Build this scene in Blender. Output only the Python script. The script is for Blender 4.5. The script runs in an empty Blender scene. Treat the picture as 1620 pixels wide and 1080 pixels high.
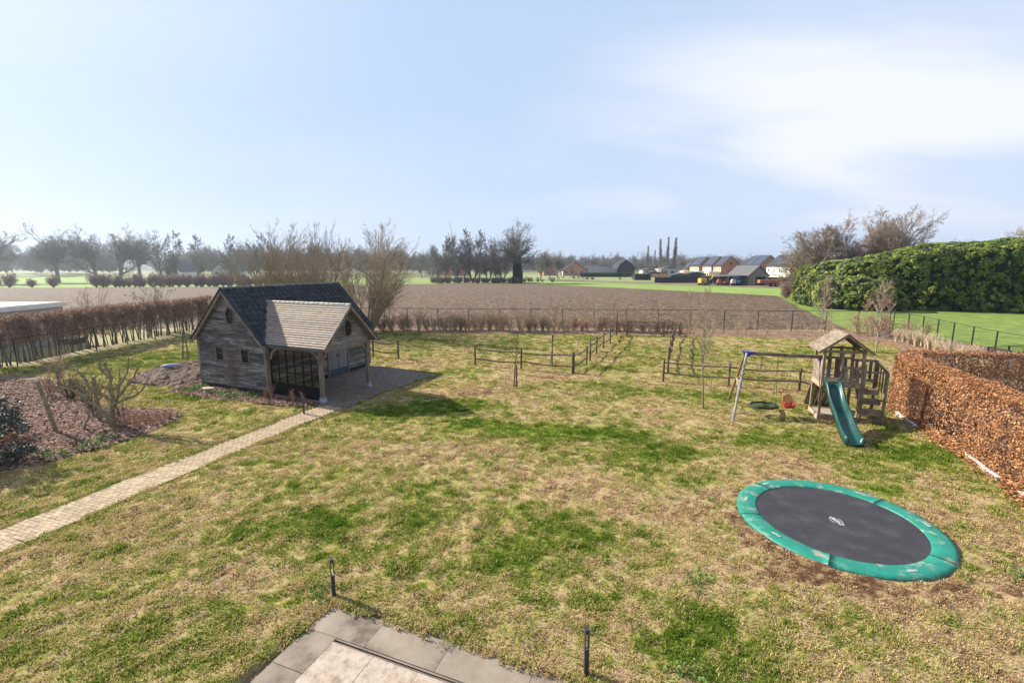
import bpy, math, random
import numpy as np
from mathutils import Vector, Matrix, noise as mnoise

# ------------------------------------------------------------------ camera, sky, sun, exposure
scene = bpy.context.scene
cam_d = bpy.data.cameras.new('camera'); cam = bpy.data.objects.new('camera', cam_d)
scene.collection.objects.link(cam); scene.camera = cam
cam_d.sensor_width = 36.0; cam_d.lens = 16.4
cam_d.clip_start = 0.05; cam_d.clip_end = 4000
cam.location = (0, 0, 6.0)
cam.rotation_euler = (math.radians(90 - 9.235), 0, 0)

SUN_EL = math.radians(33.0)
SUN_AZ = math.radians(180 - 26.0)          # direction TO the sun, measured from +x
world = bpy.data.worlds.new('World'); scene.world = world; world.use_nodes = True
wt = world.node_tree; wt.nodes.clear()
def wn(t, **k):
    n = wt.nodes.new(t)
    for a, b in k.items(): setattr(n, a, b)
    return n
w_out = wn('ShaderNodeOutputWorld'); w_bg = wn('ShaderNodeBackground'); w_bg.inputs['Strength'].default_value = 0.054
w_sky = wn('ShaderNodeTexSky', sky_type='NISHITA', sun_disc=False)
w_sky.sun_elevation = SUN_EL; w_sky.sun_rotation = math.pi / 2 - SUN_AZ
w_sky.air_density = 1.0; w_sky.dust_density = 1.2; w_sky.ozone_density = 1.3
w_tc = wn('ShaderNodeTexCoord')
w_sep = wn('ShaderNodeSeparateXYZ'); wt.links.new(w_tc.outputs['Generated'], w_sep.inputs[0])
# clouds: direction projected on a high flat layer, so that they shrink towards the horizon
def wmath(op, a, b=None, c=None):
    n = wn('ShaderNodeMath', operation=op)
    for i, x in enumerate((a, b, c)):
        if x is None: continue
        if isinstance(x, (int, float)): n.inputs[i].default_value = x
        else: wt.links.new(x, n.inputs[i])
    return n.outputs[0]
w_z = wmath('MAXIMUM', wmath('ADD', w_sep.outputs[2], 0.16), 0.05)
w_cmb = wn('ShaderNodeCombineXYZ')
wt.links.new(wmath('DIVIDE', w_sep.outputs[0], w_z), w_cmb.inputs[0])
wt.links.new(wmath('DIVIDE', w_sep.outputs[1], w_z), w_cmb.inputs[1])
w_map = wn('ShaderNodeMapping'); wt.links.new(w_cmb.outputs[0], w_map.inputs[0])
w_map.inputs['Location'].default_value = (1.15, 0.35, 0); w_map.inputs['Scale'].default_value = (0.42, 0.75, 1)
w_map.inputs['Rotation'].default_value = (0, 0, math.radians(-14))
w_n = wn('ShaderNodeTexNoise'); w_n.inputs['Scale'].default_value = 1.0; w_n.inputs['Detail'].default_value = 6
w_n.inputs['Roughness'].default_value = 0.5; w_n.inputs['Distortion'].default_value = 0.35
wt.links.new(w_map.outputs[0], w_n.inputs['Vector'])
w_r = wn('ShaderNodeValToRGB'); wt.links.new(w_n.outputs[0], w_r.inputs[0])
w_r.color_ramp.elements[0].position = 0.43; w_r.color_ramp.elements[0].color = (0.0, 0.0, 0.0, 1)
w_r.color_ramp.elements[1].position = 0.62; w_r.color_ramp.elements[1].color = (1, 1, 1, 1)
w_r.color_ramp.interpolation = 'EASE'
# two broad cloud banks: one to the right ahead, a smaller one high on the left
w_nrm = wn('ShaderNodeVectorMath', operation='NORMALIZE'); wt.links.new(w_tc.outputs['Generated'], w_nrm.inputs[0])
def bank(d, sx, lo, hi):
    vm = wn('ShaderNodeVectorMath', operation='MULTIPLY'); sb = wn('ShaderNodeVectorMath', operation='SUBTRACT'); ln = wn('ShaderNodeVectorMath', operation='LENGTH')
    wt.links.new(w_nrm.outputs[0], sb.inputs[0]); sb.inputs[1].default_value = d; wt.links.new(sb.outputs[0], vm.inputs[0]); vm.inputs[1].default_value = sx
    wt.links.new(vm.outputs[0], ln.inputs[0]); mr = wn('ShaderNodeMapRange', interpolation_type='SMOOTHSTEP')
    mr.inputs[1].default_value = lo; mr.inputs[2].default_value = hi; mr.inputs[3].default_value = 1.0; mr.inputs[4].default_value = 0.0
    wt.links.new(ln.outputs['Value'], mr.inputs[0]); return mr.outputs[0]
w_b1 = bank((0.58, 0.76, 0.26), (0.85, 0.85, 1.9), 0.12, 0.60)
w_b2 = bank((-0.62, 0.66, 0.42), (1.0, 1.0, 2.4), 0.05, 0.55)
w_cov = wmath('ADD', wmath('ADD', wmath('MULTIPLY', w_b1, 0.9), wmath('MULTIPLY', w_b2, 1.1)), 0.12)
w_veil = wmath('MINIMUM', wmath('MULTIPLY', wmath('ADD', wmath('MULTIPLY', w_r.outputs[0], 0.75), 0.22), w_cov), 0.95)
w_mix = wn('ShaderNodeMix', data_type='RGBA')
wt.links.new(w_veil, w_mix.inputs['Factor'])
# a thin even veil of high cloud brightens the whole sky
w_veil0 = wn('ShaderNodeMix', data_type='RGBA'); w_veil0.inputs['Factor'].default_value = 0.84
wt.links.new(w_sky.outputs[0], w_veil0.inputs[6]); w_veil0.inputs[7].default_value = (5.05, 6.45, 8.9, 1)
w_hr = wn('ShaderNodeMapRange', interpolation_type='SMOOTHSTEP'); wt.links.new(w_sep.outputs[2], w_hr.inputs[0])
w_hr.inputs[1].default_value = -0.02; w_hr.inputs[2].default_value = 0.30; w_hr.inputs[3].default_value = 0.5; w_hr.inputs[4].default_value = 0.0
w_hz = wn('ShaderNodeMix', data_type='RGBA'); wt.links.new(w_hr.outputs[0], w_hz.inputs['Factor'])
wt.links.new(w_veil0.outputs[2], w_hz.inputs[6]); w_hz.inputs[7].default_value = (6.8, 7.7, 9.0, 1)
wt.links.new(w_hz.outputs[2], w_mix.inputs[6]); w_mix.inputs[7].default_value = (8.3, 8.55, 9.2, 1)
wt.links.new(w_mix.outputs[2], w_bg.inputs['Color']); wt.links.new(w_bg.outputs[0], w_out.inputs['Surface'])

sun_d = bpy.data.lights.new('sun', 'SUN'); sun_d.energy = 5.0; sun_d.angle = math.radians(0.6); sun_d.color = (1.0, 0.93, 0.82)
sun = bpy.data.objects.new('sun', sun_d); scene.collection.objects.link(sun)
to_sun = Vector((math.cos(SUN_AZ) * math.cos(SUN_EL), math.sin(SUN_AZ) * math.cos(SUN_EL), math.sin(SUN_EL)))
sun.rotation_euler = to_sun.to_track_quat('Z', 'Y').to_euler(); sun.location = (-40, 20, 40)

scene.view_settings.view_transform = 'Standard'; scene.view_settings.look = 'None'
scene.view_settings.exposure = 1.10; scene.view_settings.gamma = 1.0
scene.view_settings.use_curve_mapping = False
scene.render.engine = 'CYCLES'
scene.cycles.volume_bounces = 0; scene.cycles.max_bounces = 6; scene.cycles.transparent_max_bounces = 8
scene.cycles.volume_max_steps = 64

# ------------------------------------------------------------------ helpers
C = scene.collection
R = np.random.default_rng(7)
random.seed(3)
PI = math.pi
def rad(a): return math.radians(a)

class MB:
    """collects vertices and faces; build() links them as one mesh object"""
    def __init__(s): s.v = []; s.f = []; s.n = 0; s.mi = []; s.cm = 0
    def raw(s, V, F):
        V = np.asarray(V, float).reshape(-1, 3)
        F = np.asarray(F, int)
        s.v.append(V); s.f.append(F + s.n); s.mi.append(np.full(len(F), s.cm)); s.n += len(V)
    def box(s, c, d, rz=0, m=None):
        x, y, z = (k / 2 for k in d)
        V = np.array([(-x,-y,-z),(x,-y,-z),(x,y,-z),(-x,y,-z),(-x,-y,z),(x,-y,z),(x,y,z),(-x,y,z)])
        if rz:
            cs, sn = math.cos(rz), math.sin(rz)
            V = np.c_[V[:,0]*cs - V[:,1]*sn, V[:,0]*sn + V[:,1]*cs, V[:,2]]
        s.raw(V + np.array(c), BOXF)
    def bar(s, a, b, w, h, up=(0,0,1)):
        """box from point a to point b, w wide, h deep along up"""
        a = np.array(a, float); b = np.array(b, float); t = b - a; t /= np.linalg.norm(t)
        up = np.array(up, float); r = np.cross(t, up)
        if np.linalg.norm(r) < 1e-4: r = np.cross(t, (0, 1, 0))
        r /= np.linalg.norm(r); u = np.cross(r, t)
        r = r * w / 2; u = u * h / 2
        V = [a-r-u, b-r-u, b+r-u, a+r-u, a-r+u, b-r+u, b+r+u, a+r+u]
        V = [V[0], V[3], V[2], V[1], V[4], V[7], V[6], V[5]]
        s.raw(V, BOXF)
    def quad(s, *p): s.raw(p, [[0, 1, 2, 3]])
    def prism(s, poly, axis, lo, hi):
        """extrude a 2D polygon along an axis ('x','y','z')"""
        n = len(poly); V = []
        for k in (lo, hi):
            for (p, q) in poly:
                V.append((k, p, q) if axis == 'x' else (p, k, q) if axis == 'y' else (p, q, k))
        base = s.n; s.v.append(np.array(V, float)); s.n += 2 * n
        F = [[base + i, base + (i + 1) % n, base + n + (i + 1) % n, base + n + i] for i in range(n)]
        s.f.append(np.array(F)); s.mi.append(np.full(n, s.cm))
        s.ng([base + i for i in range(n)][::-1]); s.ng([base + n + i for i in range(n)])
    def ng(s, idx):
        s.f.append(np.array([idx])); s.mi.append(np.full(1, s.cm))
    def tube(s, P, Rr, n=6, cap=True):
        P = np.asarray(P, float)[None]; k = P.shape[1]
        Rr = np.broadcast_to(np.asarray(Rr, float), (k,))[None]
        b = s.n; s.tubes(P, Rr, n)
        if cap:
            s.ng([b + i for i in range(n)][::-1]); s.ng([b + (k - 1) * n + i for i in range(n)])
    def tubes(s, P, Rr, n=4):
        """batch of tubes: P (m,k,3), Rr (m,k)"""
        P = np.asarray(P, float); m, k, _ = P.shape
        if m == 0: return
        T = np.gradient(P, axis=1); T /= np.linalg.norm(T, axis=2, keepdims=True) + 1e-12
        D = P[:, -1] - P[:, 0]; D = D / (np.linalg.norm(D, axis=1, keepdims=True) + 1e-9)
        ref = np.where(np.abs(D[:, 2:3]) > 0.8, np.array([[1., 0.13, 0]]), np.array([[0, 0.1, 1.]]))
        U = np.cross(T, ref[:, None, :]); U /= np.linalg.norm(U, axis=2, keepdims=True) + 1e-9
        W = np.cross(T, U)
        a = np.arange(n) * 2 * PI / n
        V = P[:, :, None, :] + Rr[:, :, None, None] * (np.cos(a)[None, None, :, None] * U[:, :, None, :] + np.sin(a)[None, None, :, None] * W[:, :, None, :])
        idx = np.arange(m * k * n).reshape(m, k, n)
        A = idx[:, :-1, :]; B = idx[:, 1:, :]
        F = np.stack([A, np.roll(A, -1, 2), np.roll(B, -1, 2), B], -1).reshape(-1, 4)
        s.raw(V.reshape(-1, 3), F)
    def mesh(s, name, mats=None, smooth=False):
        V = np.concatenate(s.v) if s.v else np.zeros((0, 3))
        me = bpy.data.meshes.new(name)
        tot = [f.shape[1] for f in s.f for _ in (0,)]
        cnt = np.concatenate([np.full(len(f), f.shape[1]) for f in s.f]) if s.f else np.zeros(0, int)
        loops = np.concatenate([f.ravel() for f in s.f]) if s.f else np.zeros(0, int)
        me.vertices.add(len(V)); me.vertices.foreach_set('co', V.ravel())
        me.loops.add(len(loops)); me.loops.foreach_set('vertex_index', loops.astype(np.int32))
        me.polygons.add(len(cnt)); me.polygons.foreach_set('loop_start', (np.cumsum(cnt) - cnt).astype(np.int32))
        if mats is not None:
            for m in (mats if isinstance(mats, (list, tuple)) else [mats]): me.materials.append(m)
            mi = np.concatenate(s.mi)
            if mi.any(): me.polygons.foreach_set('material_index', mi.astype(np.int32))
        me.polygons.foreach_set('use_smooth', np.full(len(cnt), bool(smooth)))
        me.update(calc_edges=True)
        return me
    def build(s, name, mats, parent=None, loc=(0, 0, 0), rz=0, smooth=False, kind=None):
        o = bpy.data.objects.new(name, s.mesh(name, mats, smooth)); C.objects.link(o)
        o.location = loc; o.rotation_euler = (0, 0, rz)
        if parent: o.parent = parent
        if kind: o['kind'] = kind
        return o
BOXF = np.array([[0,3,2,1],[4,5,6,7],[0,1,5,4],[1,2,6,5],[2,3,7,6],[3,0,4,7]])

def thing(name, label, cat, loc=(0, 0, 0), rz=0, group=None):
    o = bpy.data.objects.new(name, None); C.objects.link(o); o.empty_display_size = 0.2
    o.location = loc; o.rotation_euler = (0, 0, rz)
    return tag(o, label, cat, group)
def tag(o, label, cat, group=None, kind=None):
    o['label'] = label; o['category'] = cat
    if group: o['group'] = group
    if kind: o['kind'] = kind
    return o
def place(me, name, parent=None, loc=(0, 0, 0), rot=(0, 0, 0), scl=(1, 1, 1)):
    o = bpy.data.objects.new(name, me); C.objects.link(o)
    o.location = loc; o.rotation_euler = rot; o.scale = scl
    if parent: o.parent = parent
    return o
kids = {}
def copy_tree(o, parent=None):
    c = o.copy(); C.objects.link(c)
    if parent: c.parent = parent
    for ch in list(o.children): copy_tree(ch, c)
    return c

# value noise in numpy
def _hash(ix, iy, seed):
    h = (ix * 374761393 + iy * 668265263 + seed * 1442695041) & 0xffffffff
    h = ((h ^ (h >> 13)) * 1274126177) & 0xffffffff
    h = h ^ (h >> 16)
    return (h & 0xffff) / 65535.0
def vn(x, y, seed=0):
    x = np.asarray(x, float); y = np.asarray(y, float)
    ix = np.floor(x).astype(np.int64); iy = np.floor(y).astype(np.int64)
    fx = x - ix; fy = y - iy; fx = fx*fx*(3-2*fx); fy = fy*fy*(3-2*fy)
    a = _hash(ix, iy, seed); b = _hash(ix+1, iy, seed); c = _hash(ix, iy+1, seed); d = _hash(ix+1, iy+1, seed)
    return a*(1-fx)*(1-fy) + b*fx*(1-fy) + c*(1-fx)*fy + d*fx*fy
def fbm(x, y, seed=0, o=4, r=0.5):
    s = 0; a = 1; t = 0
    for i in range(o):
        s = s + a * vn(x * 2**i + 17.3*i, y * 2**i - 9.1*i, seed + i); t += a; a *= r
    return s / t
def inpoly(x, y, poly):
    x = np.asarray(x); y = np.asarray(y); r = np.zeros(x.shape, bool)
    n = len(poly)
    for i in range(n):
        x1, y1 = poly[i]; x2, y2 = poly[(i+1) % n]
        c = ((y1 > y) != (y2 > y)) & (x < (x2-x1)*(y-y1)/((y2-y1) if y2 != y1 else 1e-9) + x1)
        r ^= c
    return r
def polydist(x, y, poly, closed=True):
    d = np.full(np.shape(x), 1e9)
    n = len(poly)
    for i in range(n if closed else n-1):
        x1, y1 = poly[i]; x2, y2 = poly[(i+1) % n]
        dx, dy = x2-x1, y2-y1
        t = np.clip(((x-x1)*dx + (y-y1)*dy)/(dx*dx+dy*dy+1e-12), 0, 1)
        d = np.minimum(d, np.hypot(x-x1-t*dx, y-y1-t*dy))
    return d
def along(poly, n):
    P = np.array(poly, float); seg = np.r_[0, np.cumsum(np.hypot(*(np.diff(P, axis=0)[:, :2].T)))]
    t = np.linspace(0, seg[-1], n)
    return np.stack([np.interp(t, seg, P[:, i]) for i in range(P.shape[1])], 1)

# ------------------------------------------------------------------ materials
def hexlin(c): return tuple(c) + (1.0,)
def mat(name, cols, scale=3.0, rough=0.85, bump=0.0, bscale=None, stretch=(1,1,1), coord='Object', rnd=0.0, isl=0.0,
        detail=5.0, metal=0.0, spec=0.3, trans=0.0, nrough=0.6, attr=None, huernd=0.0):
    """procedural principled material: noise -> colour ramp, optional bump, per-object / per-island brightness variation"""
    m = bpy.data.materials.new(name); m.use_nodes = True
    nt = m.node_tree; N = nt.nodes; L = nt.links; N.clear()
    out = N.new('ShaderNodeOutputMaterial'); b = N.new('ShaderNodeBsdfPrincipled')
    b.inputs['Roughness'].default_value = rough; b.inputs['Metallic'].default_value = metal
    b.inputs['Specular IOR Level'].default_value = spec
    if coord == 'Object':
        co = N.new('ShaderNodeTexCoord').outputs['Object']
    else:
        co = N.new('ShaderNodeNewGeometry').outputs['Position']
    mp = N.new('ShaderNodeMapping'); mp.inputs['Scale'].default_value = stretch; L.new(co, mp.inputs[0])
    vec = mp.outputs[0]
    if rnd or huernd:
        oi = N.new('ShaderNodeObjectInfo')
        ad = N.new('ShaderNodeVectorMath'); ad.operation = 'ADD'
        cx = N.new('ShaderNodeMath'); cx.operation = 'MULTIPLY'; cx.inputs[1].default_value = 53.0
        L.new(oi.outputs['Random'], cx.inputs[0])
        L.new(vec, ad.inputs[0]); L.new(cx.outputs[0], ad.inputs[1]); vec = ad.outputs[0]
    n = N.new('ShaderNodeTexNoise'); n.inputs['Scale'].default_value = scale; n.inputs['Detail'].default_value = detail
    n.inputs['Roughness'].default_value = nrough
    L.new(vec, n.inputs['Vector'])
    r = N.new('ShaderNodeValToRGB'); L.new(n.outputs[0], r.inputs[0])
    e = r.color_ramp.elements
    if len(cols) == 1: cols = [(0.3, cols[0]), (0.7, cols[0])]
    elif not isinstance(cols[0][0], (int, float)) or len(cols[0]) == 3 and isinstance(cols[0][0], float):
        k = len(cols); cols = [(0.32 + 0.36 * i / (k - 1), c) for i, c in enumerate(cols)]
    e[0].position = cols[0][0]; e[0].color = hexlin(cols[0][1])
    e[1].position = cols[-1][0]; e[1].color = hexlin(cols[-1][1])
    for p, c in cols[1:-1]:
        x = e.new(p); x.color = hexlin(c)
    col = r.outputs[0]
    def bright(src, amt):
        nonlocal col
        mr = N.new('ShaderNodeMapRange'); mr.inputs[3].default_value = 1 - amt; mr.inputs[4].default_value = 1 + amt
        L.new(src, mr.inputs[0])
        mx = N.new('ShaderNodeVectorMath'); mx.operation = 'SCALE'; L.new(col, mx.inputs[0]); L.new(mr.outputs[0], mx.inputs['Scale'])
        col = mx.outputs[0]
    if rnd: bright(oi.outputs['Random'], rnd)
    if isl:
        g = N.new('ShaderNodeNewGeometry'); bright(g.outputs['Random Per Island'], isl)
    if bump:
        nb = N.new('ShaderNodeTexNoise'); nb.inputs['Scale'].default_value = bscale or scale * 3; nb.inputs['Detail'].default_value = 6
        L.new(vec, nb.inputs['Vector'])
        bp = N.new('ShaderNodeBump'); bp.inputs['Strength'].default_value = min(1, bump); bp.inputs['Distance'].default_value = 0.02 * max(1, bump)
        L.new(nb.outputs[0], bp.inputs['Height']); L.new(bp.outputs[0], b.inputs['Normal'])
    L.new(col, b.inputs['Base Color'])
    if trans:
        tr = N.new('ShaderNodeBsdfTranslucent'); L.new(col, tr.inputs[0])
        ms = N.new('ShaderNodeMixShader'); ms.inputs[0].default_value = trans
        L.new(b.outputs[0], ms.inputs[1]); L.new(tr.outputs[0], ms.inputs[2]); L.new(ms.outputs[0], out.inputs[0])
    else:
        L.new(b.outputs[0], out.inputs[0])
    m['col'] = 1
    return m

def grass_mat(name, typ):
    """straw <-> green by the 'green' attribute; typ GEOMETRY for the soil sheet, INSTANCER for tufts"""
    m = bpy.data.materials.new(name); m.use_nodes = True
    nt = m.node_tree; N = nt.nodes; L = nt.links; N.clear()
    out = N.new('ShaderNodeOutputMaterial'); b = N.new('ShaderNodeBsdfDiffuse')
    at = N.new('ShaderNodeAttribute'); at.attribute_type = typ; at.attribute_name = 'green'
    add = N.new('ShaderNodeMath'); add.operation = 'ADD'; L.new(at.outputs['Fac'], add.inputs[0])
    vr = N.new('ShaderNodeMath'); vr.operation = 'MULTIPLY_ADD'
    if typ == 'INSTANCER':
        g = N.new('ShaderNodeNewGeometry'); L.new(g.outputs['Random Per Island'], vr.inputs[0])
        vr.inputs[1].default_value = 0.36; vr.inputs[2].default_value = -0.18
    else:
        g = N.new('ShaderNodeNewGeometry'); n = N.new('ShaderNodeTexNoise'); n.inputs['Scale'].default_value = 9; n.inputs['Detail'].default_value = 6
        mp = N.new('ShaderNodeMapping'); mp.inputs['Scale'].default_value = (0.8, 1.2, 1); mp.inputs['Rotation'].default_value = (0, 0, 0.5)
        n.inputs['Roughness'].default_value = 0.75
        L.new(g.outputs['Position'], mp.inputs[0]); L.new(mp.outputs[0], n.inputs['Vector']); L.new(n.outputs[0], vr.inputs[0])
        vr.inputs[1].default_value = 1.1; vr.inputs[2].default_value = -0.55
        bp = N.new('ShaderNodeBump'); bp.inputs['Strength'].default_value = 0.8; bp.inputs['Distance'].default_value = 0.05
        L.new(n.outputs[0], bp.inputs['Height']); L.new(bp.outputs[0], b.inputs['Normal'])
    L.new(vr.outputs[0], add.inputs[1])
    r = N.new('ShaderNodeValToRGB'); L.new(add.outputs[0], r.inputs[0])
    e = r.color_ramp.elements
    st = [(0.0, (0.13, 0.07, 0.04)), (0.13, (0.34, 0.205, 0.11)), (0.28, (0.59, 0.43, 0.245)), (0.43, (0.51, 0.405, 0.175)), (0.54, (0.33, 0.315, 0.075)), (0.68, (0.17, 0.23, 0.03)), (1.0, (0.08, 0.15, 0.016))]
    e[0].position, e[0].color = st[0][0], hexlin(st[0][1]); e[1].position, e[1].color = st[-1][0], hexlin(st[-1][1])
    for p, c in st[1:-1]: e.new(p).color = hexlin(c)
    L.new(r.outputs[0], b.inputs[0])
    if typ == 'GEOMETRY':          # thatch and soil colour darkened to stand in for shade among the blades
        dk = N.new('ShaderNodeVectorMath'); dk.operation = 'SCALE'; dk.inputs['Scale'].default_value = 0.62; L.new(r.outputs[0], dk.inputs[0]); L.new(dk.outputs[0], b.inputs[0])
    if typ == 'INSTANCER':
        tr = N.new('ShaderNodeBsdfTranslucent'); L.new(r.outputs[0], tr.inputs[0])
        ms = N.new('ShaderNodeMixShader'); ms.inputs[0].default_value = 0.3
        L.new(b.outputs[0], ms.inputs[1]); L.new(tr.outputs[0], ms.inputs[2]); L.new(ms.outputs[0], out.inputs[0])
    else: L.new(b.outputs[0], out.inputs[0])
    return m

m_oldwood = mat('weathered_oak_boards', [(0.036,0.030,0.026),(0.13,0.117,0.106),(0.29,0.27,0.25)], scale=2.2, stretch=(0.6,6,9), rnd=0.5, bump=0.6, bscale=6, rough=0.9)
m_oldwood_x = mat('weathered_oak_boards_side', [(0.045,0.036,0.03),(0.15,0.132,0.118),(0.31,0.285,0.26)], scale=2.2, stretch=(6,0.6,9), rnd=0.5, bump=0.6, bscale=6, rough=0.9)
m_frame = mat('oak_frame', [(0.11,0.085,0.065),(0.20,0.16,0.125),(0.27,0.22,0.175)], scale=3, stretch=(2,2,0.7), rnd=0.15, bump=0.4, rough=0.85)
m_pantile = mat('dark_pantile', [(0.012,0.015,0.018),(0.022,0.025,0.029),(0.045,0.046,0.048)], scale=6, rnd=0.45, rough=0.6, spec=0.25, bump=0.2)
m_shingle = mat('brown_flat_tile', [(0.23,0.175,0.135),(0.30,0.24,0.19),(0.36,0.295,0.24)], scale=5, rnd=0.12, rough=0.8, bump=0.3)
m_darkbrick = mat('dark_plinth_brick', [(0.012,0.012,0.014),(0.03,0.028,0.03)], scale=12, rough=0.8, bump=0.3)
m_steel = mat('black_steel', [(0.006,0.006,0.006),(0.010,0.010,0.011)], scale=3, rough=0.6, spec=0.15)
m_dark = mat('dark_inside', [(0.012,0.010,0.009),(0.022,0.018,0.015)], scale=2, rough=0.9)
m_stonefoot = mat('bluestone_foot', [(0.20,0.22,0.25),(0.33,0.35,0.38)], scale=9, rough=0.8, bump=0.3)
m_lead = mat('lead_flashing', [(0.035,0.05,0.06),(0.06,0.08,0.09)], scale=7, rough=0.5)
m_doorwood = mat('grey_door_boards', [(0.15,0.135,0.125),(0.25,0.23,0.215)], scale=3, stretch=(8,8,0.6), rnd=0.12, rough=0.9, bump=0.3)
m_postwood = mat('brown_post_wood', [(0.055,0.038,0.026),(0.12,0.088,0.06),(0.19,0.145,0.10)], scale=5, stretch=(1,1,0.4), rnd=0.25, rough=0.9, bump=0.4)
m_playwood = mat('bleached_play_wood', [(0.12,0.085,0.058),(0.22,0.165,0.115),(0.31,0.24,0.17)], scale=4, stretch=(1.5,1.5,0.8), rnd=0.2, rough=0.9, bump=0.4)
m_playlight = mat('pale_play_wood', [(0.28,0.21,0.15),(0.38,0.30,0.225)], scale=4, rnd=0.15, rough=0.9, bump=0.3)
m_playpole = mat('grey_play_pole', [(0.16,0.145,0.135),(0.32,0.295,0.275)], scale=7, stretch=(1,1,0.3), rough=0.9, bump=0.3)
m_playtan = mat('tan_play_pole', [(0.20,0.12,0.05),(0.30,0.19,0.09)], scale=7, stretch=(1,1,0.3), rough=0.85, bump=0.3)
m_blue = mat('blue_plastic', [(0.012,0.03,0.30),(0.02,0.045,0.36)], scale=3, rough=0.4, spec=0.5)
m_slide = mat('green_slide_plastic', [(0.006,0.042,0.036),(0.010,0.065,0.05)], scale=2.5, rough=0.32, spec=0.5)
m_rope = mat('green_rope', [(0.03,0.07,0.04),(0.06,0.11,0.07)], scale=30, rough=0.9)
m_blackrubber = mat('black_rubber', [(0.012,0.02,0.018),(0.022,0.03,0.028)], scale=9, rough=0.6)
m_redplastic = mat('red_plastic', [(0.50,0.035,0.04),(0.60,0.07,0.07)], scale=4, rough=0.4)
m_orangeplastic = mat('orange_plastic', [(0.58,0.30,0.10),(0.66,0.38,0.15)], scale=4, rough=0.45)
m_charcoal = mat('charcoal_metal', [(0.022,0.022,0.026),(0.035,0.035,0.04)], scale=6, rough=0.5, spec=0.4)
m_lens = mat('bollard_lens', [(0.35,0.36,0.36),(0.5,0.5,0.5)], scale=6, rough=0.3)
m_brick = mat('yellow_clinker', [(0.25,0.18,0.11),(0.335,0.25,0.155),(0.395,0.305,0.195)], scale=6, rnd=0.20, isl=0.1, rough=0.9, bump=0.4, bscale=30)
m_brickj = mat('path_joint_sand', [(0.13,0.10,0.06),(0.20,0.155,0.10)], scale=8, coord='Pos', rough=0.95, bump=0.4)
m_paver = mat('grey_clinker', [(0.11,0.085,0.065),(0.19,0.15,0.115)], scale=6, isl=0.2, rough=0.9, bump=0.4, bscale=30)
m_slab = mat('stained_concrete_slab', [(0.36, (0.10,0.077,0.056)), (0.44,(0.17,0.135,0.10)), (0.52,(0.215,0.172,0.13)), (0.66,(0.26,0.213,0.162))], scale=1.5, coord='Pos', rnd=0.04, detail=9, rough=0.85, bump=0.25, bscale=40)
m_tilepale = mat('pale_stone_tile', [(0.36,(0.21,0.155,0.11)),(0.48,(0.32,0.255,0.195)),(0.60,(0.39,0.325,0.26))], scale=7.0, coord='Pos', rnd=0.05, detail=10, rough=0.8, bump=0.3, bscale=24, nrough=0.72)
m_soil = mat('bark_mulch', [(0.08,0.047,0.032),(0.18,0.11,0.078),(0.31,0.215,0.16)], scale=9, coord='Pos', rough=0.95, bump=1.0, bscale=30, detail=9, nrough=0.8)
m_reddirt = mat('red_brown_dirt', [(0.10,0.06,0.038),(0.19,0.12,0.078),(0.28,0.195,0.13)], scale=3.5, coord='Pos', rough=0.95, bump=1.0, bscale=12, detail=9, nrough=0.8)
m_chip = mat('bark_chips', [(0.14,0.075,0.05),(0.34,0.215,0.155)], scale=4, isl=0.7, rough=0.95)
m_clod = mat('dug_soil', [(0.05,0.032,0.022),(0.11,0.07,0.048),(0.19,0.12,0.08)], scale=5, rough=0.95, bump=1.0, bscale=14)
m_farm = mat('far_farmland', [(0.36,(0.12,0.17,0.04)),(0.5,(0.20,0.21,0.075)),(0.62,(0.24,0.20,0.11))], scale=0.012, coord='Pos', rough=0.95, detail=4)
m_meadow = mat('winter_meadow', [(0.36,(0.13,0.19,0.028)),(0.5,(0.17,0.25,0.04)),(0.64,(0.23,0.29,0.065))], scale=0.35, stretch=(0.3,1,1), coord='Pos', rough=0.95, detail=6, bump=0.6, bscale=3)
m_meadow2 = mat('pale_meadow', [(0.36,(0.14,0.18,0.055)),(0.5,(0.20,0.23,0.085)),(0.64,(0.25,0.26,0.12))], scale=0.08, stretch=(0.3,1,1), coord='Pos', rough=0.95, detail=6)
m_pasture = mat('bright_pasture', [(0.36,(0.085,0.135,0.02)),(0.5,(0.135,0.19,0.03)),(0.62,(0.20,0.25,0.05))], scale=1.1, stretch=(0.5,1.0,1), coord='Pos', rough=0.95, detail=8, bump=1.0, bscale=9, nrough=0.7)
m_stubble = mat('brown_verge', [(0.10,0.08,0.04),(0.21,0.17,0.085)], scale=0.3, coord='Pos', rough=0.95, detail=8)
m_bark = mat('grey_brown_bark', [(0.075,0.06,0.045),(0.15,0.125,0.10)], scale=3, stretch=(1,1,0.3), rough=0.95, bump=0.4)
m_bark_far = mat('grey_bark', [(0.16,0.14,0.115),(0.27,0.235,0.195)], scale=1.0, rough=0.95)
m_bark_ol = mat('olive_willow_bark', [(0.20,0.155,0.10),(0.35,0.28,0.19)], scale=4, rough=0.9)
m_bark_red = mat('reddish_twigs', [(0.21,0.15,0.115),(0.32,0.24,0.185)], scale=1.0, rough=0.9)
m_bark_birch = mat('pale_birch_bark', [(0.40,(0.12,0.09,0.07)),(0.48,(0.28,0.235,0.185)),(0.7,(0.38,0.33,0.27))], scale=5, stretch=(1,1,2.0), rough=0.85)
m_bark_tan = mat('tan_twigs', [(0.28,0.21,0.13),(0.42,0.33,0.21)], scale=5, rough=0.9)
m_bark_moss = mat('mossy_pruned_bark', [(0.11,0.095,0.05),(0.22,0.185,0.10),(0.30,0.24,0.15)], scale=8, rough=0.95, bump=0.5)
m_twigdark = mat('dark_twigs', [(0.06,0.04,0.032),(0.11,0.075,0.06)], scale=5, rough=0.9)
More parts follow.
